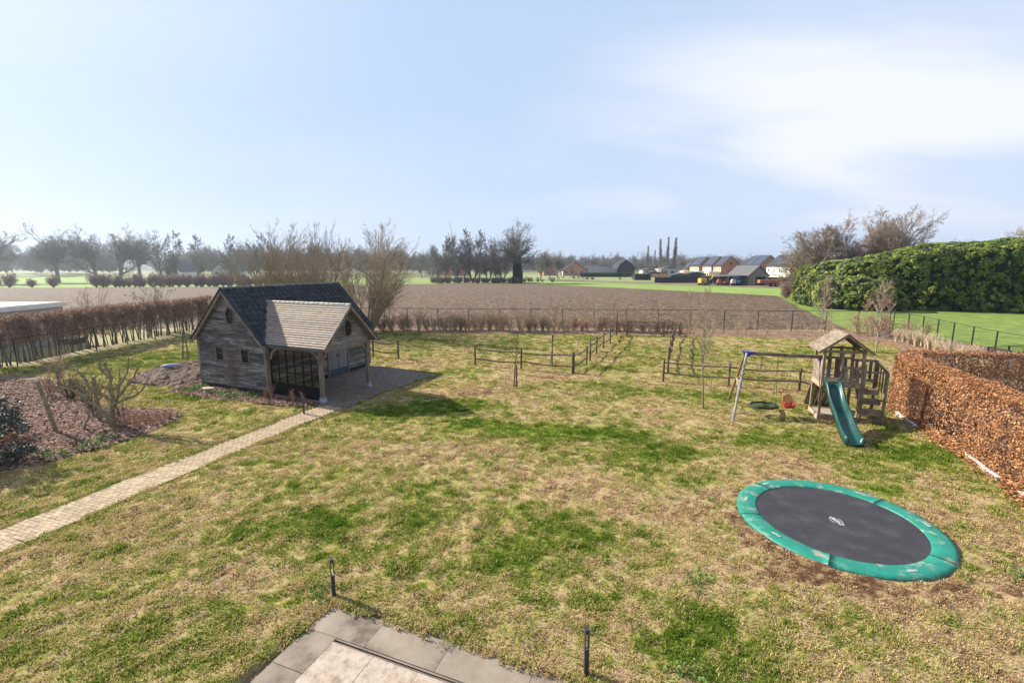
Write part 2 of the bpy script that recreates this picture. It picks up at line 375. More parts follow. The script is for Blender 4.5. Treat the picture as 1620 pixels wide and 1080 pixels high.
m_beech = mat('dry_beech_leaves', [(0.20,0.08,0.032),(0.37,0.175,0.072),(0.52,0.29,0.14)], scale=2.5, isl=0.5, rough=0.7, trans=0.25, detail=3)
m_beech2 = mat('dull_beech_leaves', [(0.24,0.115,0.06),(0.44,0.235,0.12)], scale=2.5, isl=0.45, rough=0.75, trans=0.2, detail=3)
m_hedgebrown = mat('thin_hedge_leaves', [(0.22,0.13,0.085),(0.38,0.235,0.15)], scale=1.5, isl=0.4, rough=0.8, trans=0.25)
m_redleaf = mat('red_brown_leaves', [(0.24,0.125,0.10),(0.36,0.205,0.16)], scale=1.5, isl=0.4, rough=0.8, trans=0.2)
m_laurel = mat('laurel_leaves', [(0.38,(0.04,0.075,0.008)),(0.5,(0.12,0.17,0.018)),(0.62,(0.235,0.26,0.032))], scale=0.55, coord='Pos', isl=0.5, rough=0.5, spec=0.35, trans=0.2, detail=4)
m_laurel2 = mat('yellow_green_laurel', [(0.36,(0.06,0.10,0.014)),(0.5,(0.13,0.17,0.026)),(0.62,(0.23,0.25,0.045))], scale=0.7, coord='Pos', isl=0.5, rough=0.5, spec=0.35, trans=0.2, detail=4)
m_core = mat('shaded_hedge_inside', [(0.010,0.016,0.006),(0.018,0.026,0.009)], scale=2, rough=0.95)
m_ivy = mat('ivy', [(0.022,0.055,0.018),(0.045,0.085,0.028)], scale=2, isl=0.4, rough=0.6, trans=0.15)
m_evergreen = mat('dark_evergreen_leaves', [(0.018,0.03,0.022),(0.05,0.07,0.05),(0.13,0.15,0.13)], scale=6, isl=0.6, rough=0.45, spec=0.5)
m_weed = mat('weed_leaves', [(0.07,0.15,0.025),(0.14,0.24,0.05)], scale=6, isl=0.4, rough=0.6, trans=0.25)
m_red = mat('red_leafed_shoots', [(0.25,0.05,0.03),(0.38,0.10,0.06)], scale=6, isl=0.4, rough=0.7, trans=0.2)
m_playroof = mat("bleached_roof_boards", [(0.10,0.075,0.05),(0.19,0.15,0.105),(0.27,0.22,0.16)], scale=3, stretch=(4,1,4), rnd=0.12, rough=0.9, bump=0.3)
m_dry = mat('dry_straw_stems', [(0.38,0.29,0.18),(0.52,0.42,0.28)], scale=4, isl=0.3, rough=0.9)
m_wiremetal = mat('dark_green_wire', [(0.012,0.018,0.016),(0.022,0.028,0.025)], scale=4, rough=0.6)
m_concrete = mat('pale_concrete', [(0.38,0.36,0.32),(0.52,0.50,0.46)], scale=5, rough=0.9, bump=0.3)
m_dimred = mat('faded_red_paint', [(0.22,0.06,0.05),(0.28,0.09,0.07)], scale=4, rough=.8)
m_drygrass = mat('dry_field_margin', [(0.14,0.12,0.045),(0.27,0.23,0.09),(0.22,0.15,0.08)], scale=0.8, coord='Pos', rough=.95, detail=8)
m_whitewall = mat('white_render', [(0.62,0.60,0.56),(0.74,0.72,0.68)], scale=1.5, rough=0.9)
m_greywall = mat('pale_grey_render', [(0.33,0.33,0.33),(0.42,0.42,0.41)], scale=1.5, rough=0.9)
m_yellowwall = mat('cream_yellow_render', [(0.66,0.50,0.29),(0.74,0.58,0.36)], scale=1.5, rough=0.9)
m_redbrick = mat('brown_red_brick', [(0.30,0.135,0.085),(0.40,0.19,0.125)], scale=4, rough=0.9)
m_barnbrick = mat('grey_barn_wall', [(0.17,0.145,0.13),(0.25,0.215,0.195)], scale=3, rough=0.9)
m_orangewall = mat('orange_brick', [(0.42,0.18,0.10),(0.5,0.24,0.14)], scale=4, rough=0.9)
m_roofdark = mat('dark_slate_roof', [(0.03,0.029,0.032),(0.055,0.052,0.055)], scale=4, rough=0.8, spec=.15)
m_rooflight = mat('grey_sheet_roof', [(0.065,0.062,0.063),(0.11,0.105,0.105)], scale=2, rough=0.7)
m_panel = mat('solar_glass', [(0.03,0.037,0.055),(0.05,0.06,0.08)], scale=2, rough=0.4, spec=0.35)
m_windowglass = mat('house_window_glass', [(0.02,0.024,0.03),(0.05,0.055,0.065)], scale=1, rough=0.15, spec=0.6)
m_glasswin = mat('dusty_pane', [(0.010,0.010,0.011),(0.02,0.018,0.018)], scale=1.5, rough=0.3, spec=0.12)
m_orange = mat('orange_paint', [(0.30,0.10,0.055),(0.38,0.14,0.08)], scale=4, rough=0.6)
m_yellow = mat('yellow_paint', [(0.42,0.30,0.05),(0.50,0.37,0.08)], scale=4, rough=0.6)
m_bluepaint = mat('tractor_blue', [(0.04,0.12,0.28),(0.06,0.16,0.34)], scale=4, rough=0.5)
m_bluehose = mat('blue_sack', [(0.18,0.22,0.38),(0.28,0.32,0.48)], scale=6, rough=0.6)
m_tyre = mat('tyre_rubber', [(0.015,0.015,0.015),(0.03,0.03,0.03)], scale=6, rough=0.8)
m_tanwood = mat('new_fence_wood', [(0.40,0.25,0.12),(0.5,0.33,0.17)], scale=4, rough=0.9)

def pane_glass(name):
    m = bpy.data.materials.new(name); m.use_nodes = True; N = m.node_tree.nodes; L = m.node_tree.links; N.clear()
    o = N.new('ShaderNodeOutputMaterial'); t = N.new('ShaderNodeBsdfTransparent'); t.inputs[0].default_value = (0.80, 0.81, 0.80, 1)
    g = N.new('ShaderNodeBsdfGlossy'); g.inputs['Roughness'].default_value = 0.03
    f = N.new('ShaderNodeFresnel'); f.inputs[0].default_value = 1.22; x = N.new('ShaderNodeMixShader')
    L.new(f.outputs[0], x.inputs[0]); L.new(t.outputs[0], x.inputs[1]); L.new(g.outputs[0], x.inputs[2]); L.new(x.outputs[0], o.inputs[0])
    return m
m_clear = pane_glass('clear_pane')
# ------------------------------------------------------------------ the ground and its zones
def sheet(name, near, far, nu, nv, mt, z=0.0, amp=0.0, sc=1.0, bias=1.0, fn=None, label=None, zf=None):
    """ruled sheet between a near and a far edge line, with relief"""
    A = along(near, nu); B = along(far, nu)
    t = np.linspace(0, 1, nv) ** bias
    P = A[None] * (1 - t[:, None, None]) + B[None] * t[:, None, None]
    x, y = P[..., 0], P[..., 1]
    zz = np.full(x.shape, float(z))
    if amp: zz = zz + amp * (fbm(x * sc, y * sc, 5, 4, 0.55) - 0.5) * 2
    if fn is not None: zz = zz + fn(x, y)
    V = np.stack([x, y, zz], -1).reshape(-1, 3)
    i = np.arange(nu * nv).reshape(nv, nu)
    F = np.stack([i[:-1, :-1], i[:-1, 1:], i[1:, 1:], i[1:, :-1]], -1).reshape(-1, 4)
    mb = MB(); mb.raw(V, F)
    o = mb.build(name, mt, smooth=True, kind='structure')
    return o

g = MB(); g.quad((-900, -60, 0), (900, -60, 0), (900, 1100, 0), (-900, 1100, 0))
g.build('ground', m_farm, loc=(0, 0, -0.35), kind='structure')

def furrow(x, y):
    # furrows run roughly across the view; clods on top
    u = (y + 0.10 * x)
    d = np.hypot(x, y)
    k = np.clip(1.5 - d / 130, 0.4, 1)
    return 0.09 * np.sin(u * 2 * PI / 0.85) * k + 0.26 * (fbm(x * 2.2, y * 2.6, 31, 3, 0.6) - 0.5) * k
m_field = mat('ploughed_earth', [(0.40,(0.034,0.020,0.012)),(0.47,(0.075,0.048,0.030)),(0.53,(0.125,0.083,0.053)),(0.62,(0.27,0.195,0.125))], scale=2.6, stretch=(0.6,1.5,1), coord='Pos', rough=0.95, bump=1.0, bscale=6, detail=10, nrough=0.85)
near = [(-170, 44), (-60, 40), (-31.6, 40), (-31.4, 46.6), (-11, 44.4), (12, 44.2), (31.2, 42.2), (34.4, 49.5), (37.3, 57.3), (43.1, 71.2), (52.3, 90), (53.7, 95.7)]
far = [(-190, 128), (-140, 129), (-60, 141), (-25, 160), (2, 172), (6.5, 161), (38.4, 118.6), (53.7, 96.5)]
sheet('ploughed_field', near, far, 560, 330, m_field, z=-0.12, fn=furrow, bias=1.6)
mb = MB()
def flat(name, poly, z, mt):
    mb = MB(); mb.v.append(np.array([(x, y, z) for x, y in poly], float)); mb.n = len(poly)
    mb.ng(list(range(len(poly)))); return mb.build(name, mt, kind='structure')
flat('meadow_strip', [(2, 172), (6.5, 161), (38.4, 118.6), (53.7, 96.2), (60, 94), (100, 120), (71.8, 130), (40, 160), (18, 190), (5, 200)], -0.20, m_meadow)
flat('brown_verge', [(5, 201), (18, 191), (40, 161), (72, 131), (100, 121), (130, 140), (120, 190), (67.8, 178), (45, 190), (24, 210)], -0.24, m_stubble)
flat('far_meadow', [(-2, 205), (24, 211), (46, 191), (68, 179), (110, 192), (130, 290), (4, 330), (-20, 300)], -0.27, m_meadow2)
flat('left_meadow', [(-420, 125), (-190, 129), (-140, 130), (-60, 142), (-26, 162), (-30, 200), (-90, 230), (-300, 300), (-500, 300)], -0.22, m_meadow)
def pas(x, y): return 0.07 * (fbm(x * 1.3, y * 1.3, 77, 4, 0.55) - 0.5)
sheet('pasture', [(31.6, 43.4), (36.2, 44.6), (31.4, 30.5), (27, 16), (25, -4)], [(53.7, 95), (58, 92), (100, 66), (130, 50), (140, -10)], 200, 200, m_pasture, z=-0.1, fn=pas, bias=1.3)

# outlines of everything that interrupts the lawn
PATH_L = [(-13.2, 6.2), (-11.78, 9.9), (-10.92, 12.47), (-9.55, 16.51), (-8.50, 19.45)]
PATH_R = [(-12.1, 5.6), (-10.62, 9.2), (-9.80, 11.9), (-8.40, 15.9), (-6.95, 19.4)]
path_poly = PATH_L + PATH_R[::-1]
SH = (-15.67, 22.99, -0.407)
def shw(a, b):
    c, s = math.cos(SH[2]), math.sin(SH[2]); return (SH[0] + a*c - b*s, SH[1] + a*s + b*c)
court = [shw(4.68, 0.25), shw(7.75, 0.05), (-8.50, 19.45), (-6.95, 19.4), (-6.38, 21.4), (-5.3, 23.3), (-4.06, 25.45), (-7.6, 27.3), shw(4.68, 6.9)]
terrace = [(-3.23, 7.57), (1.06, 5.92), (1.35, 5.81), (3.0, 2.0), (-6.5, 1.0), (-4.01, 5.92)]
bed = [(-16.6, 9.0), (-15.01, 12.88), (-14.09, 14.07), (-13.6, 15.0), (-13.25, 16.2), (-13.25, 17.6), (-13.6, 18.4), (-14.6, 18.9), (-16.0, 19.0), (-18.2, 19.3), (-20.5, 20.8), (-25.4, 25.0), (-34, 25), (-34, 9)]
shedbed = [shw(-1.0, -0.2), shw(-0.5, -1.3), shw(2.4, -1.5), shw(4.5, -1.15), shw(6.6, -0.95), shw(7.9, -0.5), shw(7.75, 0.1), shw(4.6, 0.3), shw(0, 0.3)]
heap = [shw(-0.2, 0.2), shw(-1.0, -0.9), (-17.6, 22.7), (-19.8, 23.5), (-21.0, 25.6), (-20.2, 28.8), (-17.5, 29.3), shw(-0.2, 4)]
TR = (7.68, 10.22, 2.12)
back_bed = [(-12.6, 41.6), (0, 40.9), (9.6, 40.6), (13.5, 40.2), (22, 38.6), (28.5, 36.3), (28.2, 33.5), (25.5, 29.6), (21.6, 24.6), (16.9, 20.2), (16.1, 19.6), (15.75, 17.5), (15.1, 14.7), (14.35, 12.6), (13.35, 10.4), (12.65, 8.7), (11.6, 6.5), (14, 6), (36, 28), (35.2, 42.4), (12, 44.6), (-13, 45)]
left_bed = [(-40, 27.2), (-29.4, 27.2), (-28.8, 36), (-28.2, 45.5), (-32, 46), (-40, 38)]
tr_poly = [(TR[0] + 2.0*math.cos(k*PI/16), TR[1] + 2.0*math.sin(k*PI/16)) for k in range(32)]
holes = [path_poly, court, terrace, bed, shedbed, tr_poly]

# ---- how green the lawn is, the same for soil sheet and tufts
blobs = [(-3.7, 19.1, 2.2, 1.1, .26), (-2.4, 19.6, 1.8, 1.5, .34), (1.5, 16.6, 2.9, .8, .40), (3.6, 15.9, 1.4, .7, .36), (4.8, 14.2, 1.7, .9, .42), (-1.5, 17.3, 2.6, .7, .28), (4.6, 12.6, 1.2, .8, .30),  # first blob deepens the garden house's cast shadow through the grass colour
         (1.2, 9.3, 1.6, .75, .36), (0.2, 10.7, 1.2, .6, .28), (-0.6, 8.5, 1.3, .8, .26), (2.7, 6.4, .6, .55, .32), (2.4, 7.6, .9, .5, .2), (8.8, 15.4, 2.0, .8, .30), (12.6, 14.2, 2.1, .8, .36),
         (-4.6, 10.4, 1.7, .6, .26), (-3.6, 9.0, .9, .5, .22), (-7.0, 13.6, 1.2, .5, .2), (3.6, 23.2, 2.2, .8, .30), (6.2, 22.2, 1.4, .6, .24), (10, 21.1, 2.6, .8, .24), (-2.4, 26.2, 1.7, 1.1, .25),
         (3.2, 7.0, .7, .5, .3), (9.9, 11.9, .6, .4, .3), (10.4, 6.6, 1.0, .7, .15), (5.4, 6.9, .8, .4, .2), (11.5, 25.6, 2.0, 1.0, .2), (-22, 30, 6, 4, .26), (-14.2, 21.0, 3.0, .6, .25), (-11.8, 17.6, 1.6, 1.6, .12),
         (-5.5, 18.1, 1.2, 1.0, .15), (22, 32, 5, 1.2, .28), (6, 27.0, 1.5, 1.5, .15),
         (1.8, 12.4, 1.8, 1.0, -.22), (-3.4, 14.6, 2.6, 1.2, -.20), (3.4, 10.6, 1.3, .6, -.2), (-1.8, 21.6, 1.9, 1.0, -.26), (6.0, 19.2, 1.6, 1.0, -.20), (5.4, 8.6, 1.5, 1.6, -.22), (8.0, 13.6, 2.2, .7, -.25),
         (11.4, 10.6, 1.4, 1.5, -.22), (7.2, 6.2, 1.9, 1.2, -.15), (9.0, 17.6, 1.3, 1.1, -.16), (-4.9, 8.1, 1.0, .45, -.30), (-8.6, 9.8, 1.8, .9, -.10), (1.0, 24.8, 2.8, .8, -.22), (-16.2, 24.5, 4, 1.4, -.1),
         (10, 37.0, 3, 3, -.12), (-6, 28.6, 2, 1.2, -.2), (24, 29, 3.0, 3.5, -.2), (2.0, 7.6, .9, .9, -.12), (-21.5, 20.4, 4.5, 1.2, -.3), (14.6, 16.9, .5, .8, -.3), (9.5, 8.0, 1.3, .35, -.35), (6.2, 8.9, .8, .8, -.1)]
def greenness(x, y):
    x = np.asarray(x, float); y = np.asarray(y, float)
    # wind-blown, slightly oblique streaks
    u = 0.83 * x + 0.55 * y; v = -0.55 * x + 0.83 * y
    d = 0.34 * (fbm(x * 0.33, y * 0.33, 3, 3) - 0.5) + 0.42 * (fbm(u * 1.0, v * 1.5, 9, 3, 0.6) - 0.5) + 0.62 * (fbm(u * 3.0, v * 5.0, 21, 3, 0.75) - 0.5) + 0.45 * (fbm(u * 9.0, v * 14.0, 23, 2, 0.7) - 0.5)
    g = 0.475 + d
    for bx, by, sx, sy, a in blobs:
        w = fbm(x * 0.9, y * 0.9, 55, 3) * 0.9 + 0.55
        g = g + a * np.exp(-(((x-bx)/sx)**2 + ((y-by)/sy)**2) / w) * (0.85 if a > 0 else 1)
    g = g + 0.04 * np.clip((y - 24) / 10, 0, 1)
    # bare reddish earth round the trampoline and at fences
    dt = np.abs(np.hypot(x-TR[0], y-TR[1]) - TR[2] - 0.35)
    g = g - 0.28 * np.exp(-(dt/0.6)**2) * (fbm(x*1.7, y*1.7, 91, 3) > 0.50)
    g = g - 0.45 * np.exp(-(polydist(x, y, [(-2.25, 27.5), (3.43, 25.4)], False)/0.55)**2) * fbm(x, y, 13, 2)
    g = g - 0.45 * np.exp(-(polydist(x, y, [(7.94, 23.7), (13.88, 21.8)], False)/0.7)**2) * fbm(x, y, 14, 2)
    return np.clip(g, 0.0, 1.0)
def lump(x, y):
    u = 0.83 * x + 0.55 * y; v = -0.55 * x + 0.83 * y
    return 0.125 * (fbm(u * 1.8, v * 2.7, 41, 4, 0.6) - 0.5) + 0.10 * (fbm(x * 0.25, y * 0.25, 44, 2) - 0.5)

ys = [1.5]
while ys[-1] < 43.5: ys.append(ys[-1] + 0.055 + 0.0042 * ys[-1])
ys = np.array(ys); xs = np.arange(-42, 36.5, 0.15)
X, Y = np.meshgrid(xs, ys)
def lawn_mask(X, Y, grow=0.0):
    m = np.ones(X.shape, bool)
    for h in holes:
        ins = inpoly(X, Y, h)
        if grow: ins |= polydist(X, Y, h) < grow
        m &= ~ins
    return m
Z = lump(X, Y)
mask = lawn_mask(X, Y)
allow = ~inpoly(X, Y, back_bed) & ~inpoly(X, Y, heap) & ~inpoly(X, Y, left_bed)
Z = np.where(mask, Z, -0.30)
Z = np.where(~mask & (sum((polydist(X, Y, h) < 0.12).astype(int) for h in (bed, shedbed)) > 0), -0.03, Z)
for h_ in (back_bed, left_bed): Z = np.where(inpoly(X, Y, h_) & (polydist(X, Y, h_) > 0.2), -0.16, Z)
xr = np.interp(Y, [0, 26, 31, 42.2, 44], [26, 29.0, 31.2, 35, 35])
Z = np.where(X > xr, -0.3, Z)
mb = MB(); i = np.arange(X.size).reshape(X.shape)
mb.raw(np.stack([X, Y, Z], -1).reshape(-1, 3), np.stack([i[:-1,:-1], i[:-1,1:], i[1:,1:], i[1:,:-1]], -1).reshape(-1, 4))
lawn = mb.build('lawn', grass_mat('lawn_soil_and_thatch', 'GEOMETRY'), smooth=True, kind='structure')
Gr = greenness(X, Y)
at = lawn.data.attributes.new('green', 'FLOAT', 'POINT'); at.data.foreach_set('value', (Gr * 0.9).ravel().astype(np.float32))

def poly_sheet(name, poly, step, mt, z, amp, sc, rim=0.0):
    """relief sheet filling a polygon: fine grid, cells outside dropped"""
    P = np.array(poly); x0, y0 = P.min(0); x1, y1 = P.max(0)
    gx, gy = np.meshgrid(np.arange(x0 - step, x1 + 2*step, step), np.arange(y0 - step, y1 + 2*step, step))
    ins = inpoly(gx, gy, poly); d = polydist(gx, gy, poly)
    zz = z + amp * (fbm(gx * sc, gy * sc, 63, 4, 0.6) - 0.5) * 2
    ok = ins | (d < step * 1.5)
    zz = np.where(ins, zz + rim * (1 - np.exp(-d / 0.5)), z - 0.03)
    i = np.arange(gx.size).reshape(gx.shape)
    F = np.stack([i[:-1,:-1], i[:-1,1:], i[1:,1:], i[1:,:-1]], -1)
    keep = ok[:-1,:-1] & ok[:-1,1:] & ok[1:,1:] & ok[1:,:-1]
    F = F[keep]
    u, inv = np.unique(F.ravel(), return_inverse=True)
    V = np.stack([gx, gy, zz], -1).reshape(-1, 3)[u]
    mb = MB(); mb.raw(V, inv.reshape(-1, 4))
    return mb.build(name, mt, smooth=True, kind='structure')
poly_sheet('mulch_bed', bed, 0.11, m_soil, -0.01, 0.05, 1.8, 0.05)
poly_sheet('shed_border', shedbed, 0.07, m_soil, -0.01, 0.05, 3.0, 0.06)
poly_sheet('hedge_bed', back_bed, 0.22, m_reddirt, 0.0, 0.05, 1.2, 0.09)
poly_sheet('left_hedge_bed', left_bed, 0.25, m_drygrass, 0.0, 0.05, 1.2, 0.09)

# ---- instanced stuff: grass tufts, bark chips
def scatter(name, P, rz, scl, variants, green=None, tilt=None, zs=None, label=None, cat=None):
    me = bpy.data.meshes.new(name); me.vertices.add(len(P)); me.vertices.foreach_set('co', np.asarray(P, float).ravel())
    n = len(P)
    def A(nm, ty, arr, key='value'):
        a = me.attributes.new(nm, ty, 'POINT'); a.data.foreach_set(key, np.asarray(arr, np.float32 if ty != 'INT' else np.int32).ravel())
    rot = np.zeros((n, 3)); rot[:, 2] = rz
    if tilt is not None: rot[:, :2] = tilt
    s3 = np.stack([scl, scl, scl * (zs if zs is not None else 1)], -1)
    A('rot', 'FLOAT_VECTOR', rot, 'vector'); A('scl', 'FLOAT_VECTOR', s3, 'vector'); A('vi', 'INT', R.integers(0, len(variants), n))
    if green is not None: A('green', 'FLOAT', green)
    me.update()
    o = bpy.data.objects.new(name, me); C.objects.link(o)
    col = bpy.data.collections.new(name + '_kinds')
    for v in variants: col.objects.link(v)
    ng = bpy.data.node_groups.new(name, 'GeometryNodeTree')
    ng.interface.new_socket('Geometry', in_out='INPUT', socket_type='NodeSocketGeometry')
    ng.interface.new_socket('Geometry', in_out='OUTPUT', socket_type='NodeSocketGeometry')
    N = ng.nodes; L = ng.links
    gi = N.new('NodeGroupInput'); go = N.new('NodeGroupOutput'); ip = N.new('GeometryNodeInstanceOnPoints')
    ci = N.new('GeometryNodeCollectionInfo'); ci.inputs['Collection'].default_value = col
    ci.inputs['Separate Children'].default_value = True; ci.inputs['Reset Children'].default_value = True
    ip.inputs['Pick Instance'].default_value = True
    def na(nm, ty):
        k = N.new('GeometryNodeInputNamedAttribute'); k.data_type = ty; k.inputs[0].default_value = nm
        return [s for s in k.outputs if s.name == 'Attribute' and s.enabled][0]
    L.new(gi.outputs[0], ip.inputs['Points']); L.new(ci.outputs[0], ip.inputs['Instance'])
    L.new(na('vi', 'INT'), ip.inputs['Instance Index']); L.new(na('rot', 'FLOAT_VECTOR'), ip.inputs['Rotation']); L.new(na('scl', 'FLOAT_VECTOR'), ip.inputs['Scale'])
    L.new(ip.outputs[0], go.inputs[0])
    md = o.modifiers.new('scatter', 'NODES'); md.node_group = ng
    o['kind'] = 'stuff'
    if label: o['label'] = label; o['category'] = cat
    return o
def variant(mb, name, mt, smooth=False):
    return bpy.data.objects.new(name, mb.mesh(name, mt, smooth))

def tuft(nb, h, spread, lean, seed, w=0.006):
    r = np.random.default_rng(seed)
    a = r.uniform(0, 2*PI, nb); d = np.sqrt(r.uniform(0, 1, nb)) * spread
    bx, by = d*np.cos(a), d*np.sin(a)
    ln = h * r.uniform(0.5, 1.15, nb); a2 = a + r.normal(0, 0.8, nb); k = r.uniform(0.2, 1.0, nb) * lean
    wx, wy = -np.sin(a2)*w*r.uniform(.7,1.5,nb), np.cos(a2)*w*r.uniform(.7,1.5,nb)
    z0 = np.full(nb, -0.02)
    mx, my, mz = bx + np.cos(a2)*ln*k*0.35, by + np.sin(a2)*ln*k*0.35, ln*0.62*(1 - 0.35*k)
    tx, ty, tz = bx + np.cos(a2)*ln*k*0.95, by + np.sin(a2)*ln*k*0.95, ln*np.clip(1.0 - 0.75*k, 0.12, 1)
    V = np.stack([np.stack([bx-wx, by-wy, z0], 1), np.stack([bx+wx, by+wy, z0], 1), np.stack([mx+wx*.8, my+wy*.8, mz], 1), np.stack([mx-wx*.8, my-wy*.8, mz], 1), np.stack([tx, ty, tz], 1)], 1)
    mb = MB(); i = np.arange(nb) * 5
    mb.raw(V.reshape(-1, 3), np.stack([i, i+1, i+2, i+3], 1)); 
    mb.f.append(np.stack([i+3, i+2, i+4], 1)); mb.mi.append(np.zeros(nb, int))
    return mb
m_tuft = grass_mat('grass_blades', 'INSTANCER')
tufts = [variant(tuft(34, 0.075, 0.085, 0.75, k), 'grass_tuft', m_tuft) for k in range(5)] + [variant(tuft(30, 0.055, 0.10, 1.15, 20+k), 'grass_tuft', m_tuft) for k in range(4)]
pts = []
def frustum(x, y, mx=1.5): return np.abs(x) < (y * 1.13 + mx)
for (ya, yb, dens) in ((3.6, 7.5, 120), (7.5, 11, 95), (11, 16, 62), (16, 24, 34), (24, 32, 18), (32, 41.5, 11)):
    xw = min(yb * 1.13 + 1.5, 42); area = 2 * xw * (yb - ya); n = int(area * dens)
    x = R.uniform(-xw, xw, n); y = R.uniform(ya, yb, n)
    k = frustum(x, y) & (x < np.interp(y, [0, 26, 31, 42.2, 44], [26, 28.6, 31, 34.6, 34.6]))
    x, y = x[k], y[k]
    k = lawn_mask(x, y, 0.05) & ~inpoly(x, y, back_bed) & ~inpoly(x, y, heap) & ~inpoly(x, y, left_bed) & (np.hypot(x-TR[0], y-TR[1]) > TR[2] + 0.06)
    pts.append((x[k], y[k]))
for pl, dn in ((PATH_L, 26), (PATH_R, 26), (terrace[:3], 30), ([terrace[0], terrace[-1]], 30), ([(-6.95, 19.4), (-6.38, 21.4), (-5.3, 23.3), (-4.06, 25.45), (-7.6, 27.3)], 20)):
    L_ = sum(math.dist(pl[i], pl[i+1]) for i in range(len(pl)-1)); Q = along(pl, int(L_*dn)) + R.normal(0, .035, (int(L_*dn), 2))
    k = vn(Q[:, 0]*1.7, Q[:, 1]*1.7, 4) + R.uniform(-.2, .2, len(Q)) > .35
    pts.append((Q[k, 0], Q[k, 1]))
x = np.concatenate([p[0] for p in pts]); y = np.concatenate([p[1] for p in pts])
gr = greenness(x, y)
k = (gr > 0.10) | (R.random(len(x)) < 0.3); x, y, gr = x[k], y[k], gr[k]
dist = np.hypot(x, y)
sz = (0.75 + 0.5 * R.random(len(x))) * (0.85 + 0.35 * fbm(x*2.2, y*2.2, 8, 2)) * (1 + np.clip((dist-12)/22, 0, 1.1))
zsc = (0.6 + 0.85 * np.clip(gr - 0.2, 0, 1)) / (1 + 0.6*np.clip((dist-12)/22, 0, 1.1))
zsc = zsc * (0.55 + 0.95 * fbm(x*1.6, y*2.4, 88, 3, .6))
nt_ = len(x)
scatter('grass', np.stack([x, y, lump(x, y) - 0.005], 1), R.uniform(0, 2*PI, nt_), sz, tufts, green=np.clip(gr + R.normal(0, 0.11, nt_), 0, 1),
        zs=zsc, label='patchy winter grass of green tufts and straw-coloured thatch covering the lawn', cat='grass')
print('tufts', nt_)

# taller tufts along the edges of paths and slabs
def edge_pts(poly, dens, off, closed=True):
    P = poly + [poly[0]] if closed else poly
    L_ = sum(math.dist(P[i], P[i+1]) for i in range(len(P)-1)); Q = along(P, int(L_*dens))
    return Q + R.normal(0, off, Q.shape)
# bark chips on the beds
def chipv(seed):
    r = np.random.default_rng(seed); mb = MB(); 
    for k in range(14):
        p = np.r_[r.uniform(-0.14, 0.14, 2), r.uniform(0, 0.03)]; a = r.uniform(0, PI); l = r.uniform(0.015, 0.045); t = r.uniform(-.5, .5)
        d = np.array([math.cos(a), math.sin(a), t]) * l; w = np.array([-math.sin(a), math.cos(a), r.uniform(-.5, .5)]) * l * 0.45
        mb.quad(p-d-w, p+d-w, p+d+w, p-d+w)
    return mb
chips = [variant(chipv(k), 'bark_chip', m_chip) for k in range(5)]
x = R.uniform(-27, -13, 26000); y = R.uniform(9.5, 24, 26000); k = inpoly(x, y, bed) & frustum(x, y, 1)
x2 = R.uniform(-17, -7, 6000); y2 = R.uniform(17, 24, 6000); k2 = inpoly(x2, y2, shedbed)
x, y = np.r_[x[k], x2[k2]], np.r_[y[k], y2[k2]]
scatter('bark_chips', np.stack([x, y, np.full(len(x), 0.03) + R.uniform(-.01, .03, len(x))], 1), R.uniform(0, 6.28, len(x)), R.uniform(.7, 1.5, len(x)), chips,
        label='pinkish brown bark chips and litter spread on the shrub bed and shed border', cat='mulch')
# fallen beech leaves / litter in the back bed
def litter(seed, mt):
    r = np.random.default_rng(seed); mb = MB()
    for k in range(12):
        p = np.r_[r.uniform(-0.25, 0.25, 2), r.uniform(0, 0.03)]; a = r.uniform(0, PI); l = r.uniform(0.02, 0.045)
        d = np.array([math.cos(a), math.sin(a), r.uniform(-.4,.4)]) * l; w = np.array([-math.sin(a), math.cos(a), r.uniform(-.5,.5)]) * l * 0.6
        mb.quad(p-d-w, p+d-w, p+d+w, p-d+w)
    return mb
lit = [variant(litter(k, None), 'fallen_leaf', m_beech) for k in range(4)]
x = R.uniform(-13, 35, 7000); y = R.uniform(6, 45, 7000); k = inpoly(x, y, back_bed) & frustum(x, y, 1) & ((y > 20) | (R.random(7000) < .15))
xa = R.normal(0, 1, 1500); Q = along([(16.3, 19.2), (15.7, 17.3), (14.5, 13.6), (13.0, 10), (12.5, 8.6)], 380); qx = Q[:, 0] - np.abs(xa[:380])*0.22 + .1; qy = Q[:, 1] + R.normal(0, .2, 380)
x, y = np.r_[x[k], qx], np.r_[y[k], qy]
scatter('fallen_leaves', np.stack([x, y, np.full(len(x), 0.07)], 1), R.uniform(0, 6.28, len(x)), R.uniform(.8, 1.4, len(x)), lit,
        label='fallen copper beech leaves lying below the hedges and back border', cat='leaf litter')
# ------------------------------------------------------------------ brick path, courtyard, terrace
def brick_mesh(l, w, h, b=0.006):
    """a brick with a chamfered top edge, origin at its centre"""
    x, y = l/2, w/2; mb = MB()
    V = [(-x,-y,-h/2),(x,-y,-h/2),(x,y,-h/2),(-x,y,-h/2),(-x,-y,h/2-b),(x,-y,h/2-b),(x,y,h/2-b),(-x,y,h/2-b),(-x+b,-y+b,h/2),(x-b,-y+b,h/2),(x-b,y-b,h/2),(-x+b,y-b,h/2)]
    F = [(0,1,5,4),(1,2,6,5),(2,3,7,6),(3,0,4,7),(4,5,9,8),(5,6,10,9),(6,7,11,10),(7,4,8,11),(8,9,10,11)]
    mb.raw(V, F); return mb
path = MB()
nP = 60
PL = along(PATH_L, nP); PR_ = along(PATH_R, nP)
V = np.concatenate([np.c_[PL, np.full(nP, -0.02)], np.c_[PR_, np.full(nP, -0.02)]])
path.raw(V, [[i, nP+i, nP+i+1, i+1] for i in range(nP-1)])
path = path.build('path', m_brickj, kind='structure')
bm_ = brick_mesh(0.195, 0.095, 0.06, .004).mesh('brick', m_brick)
rows = []
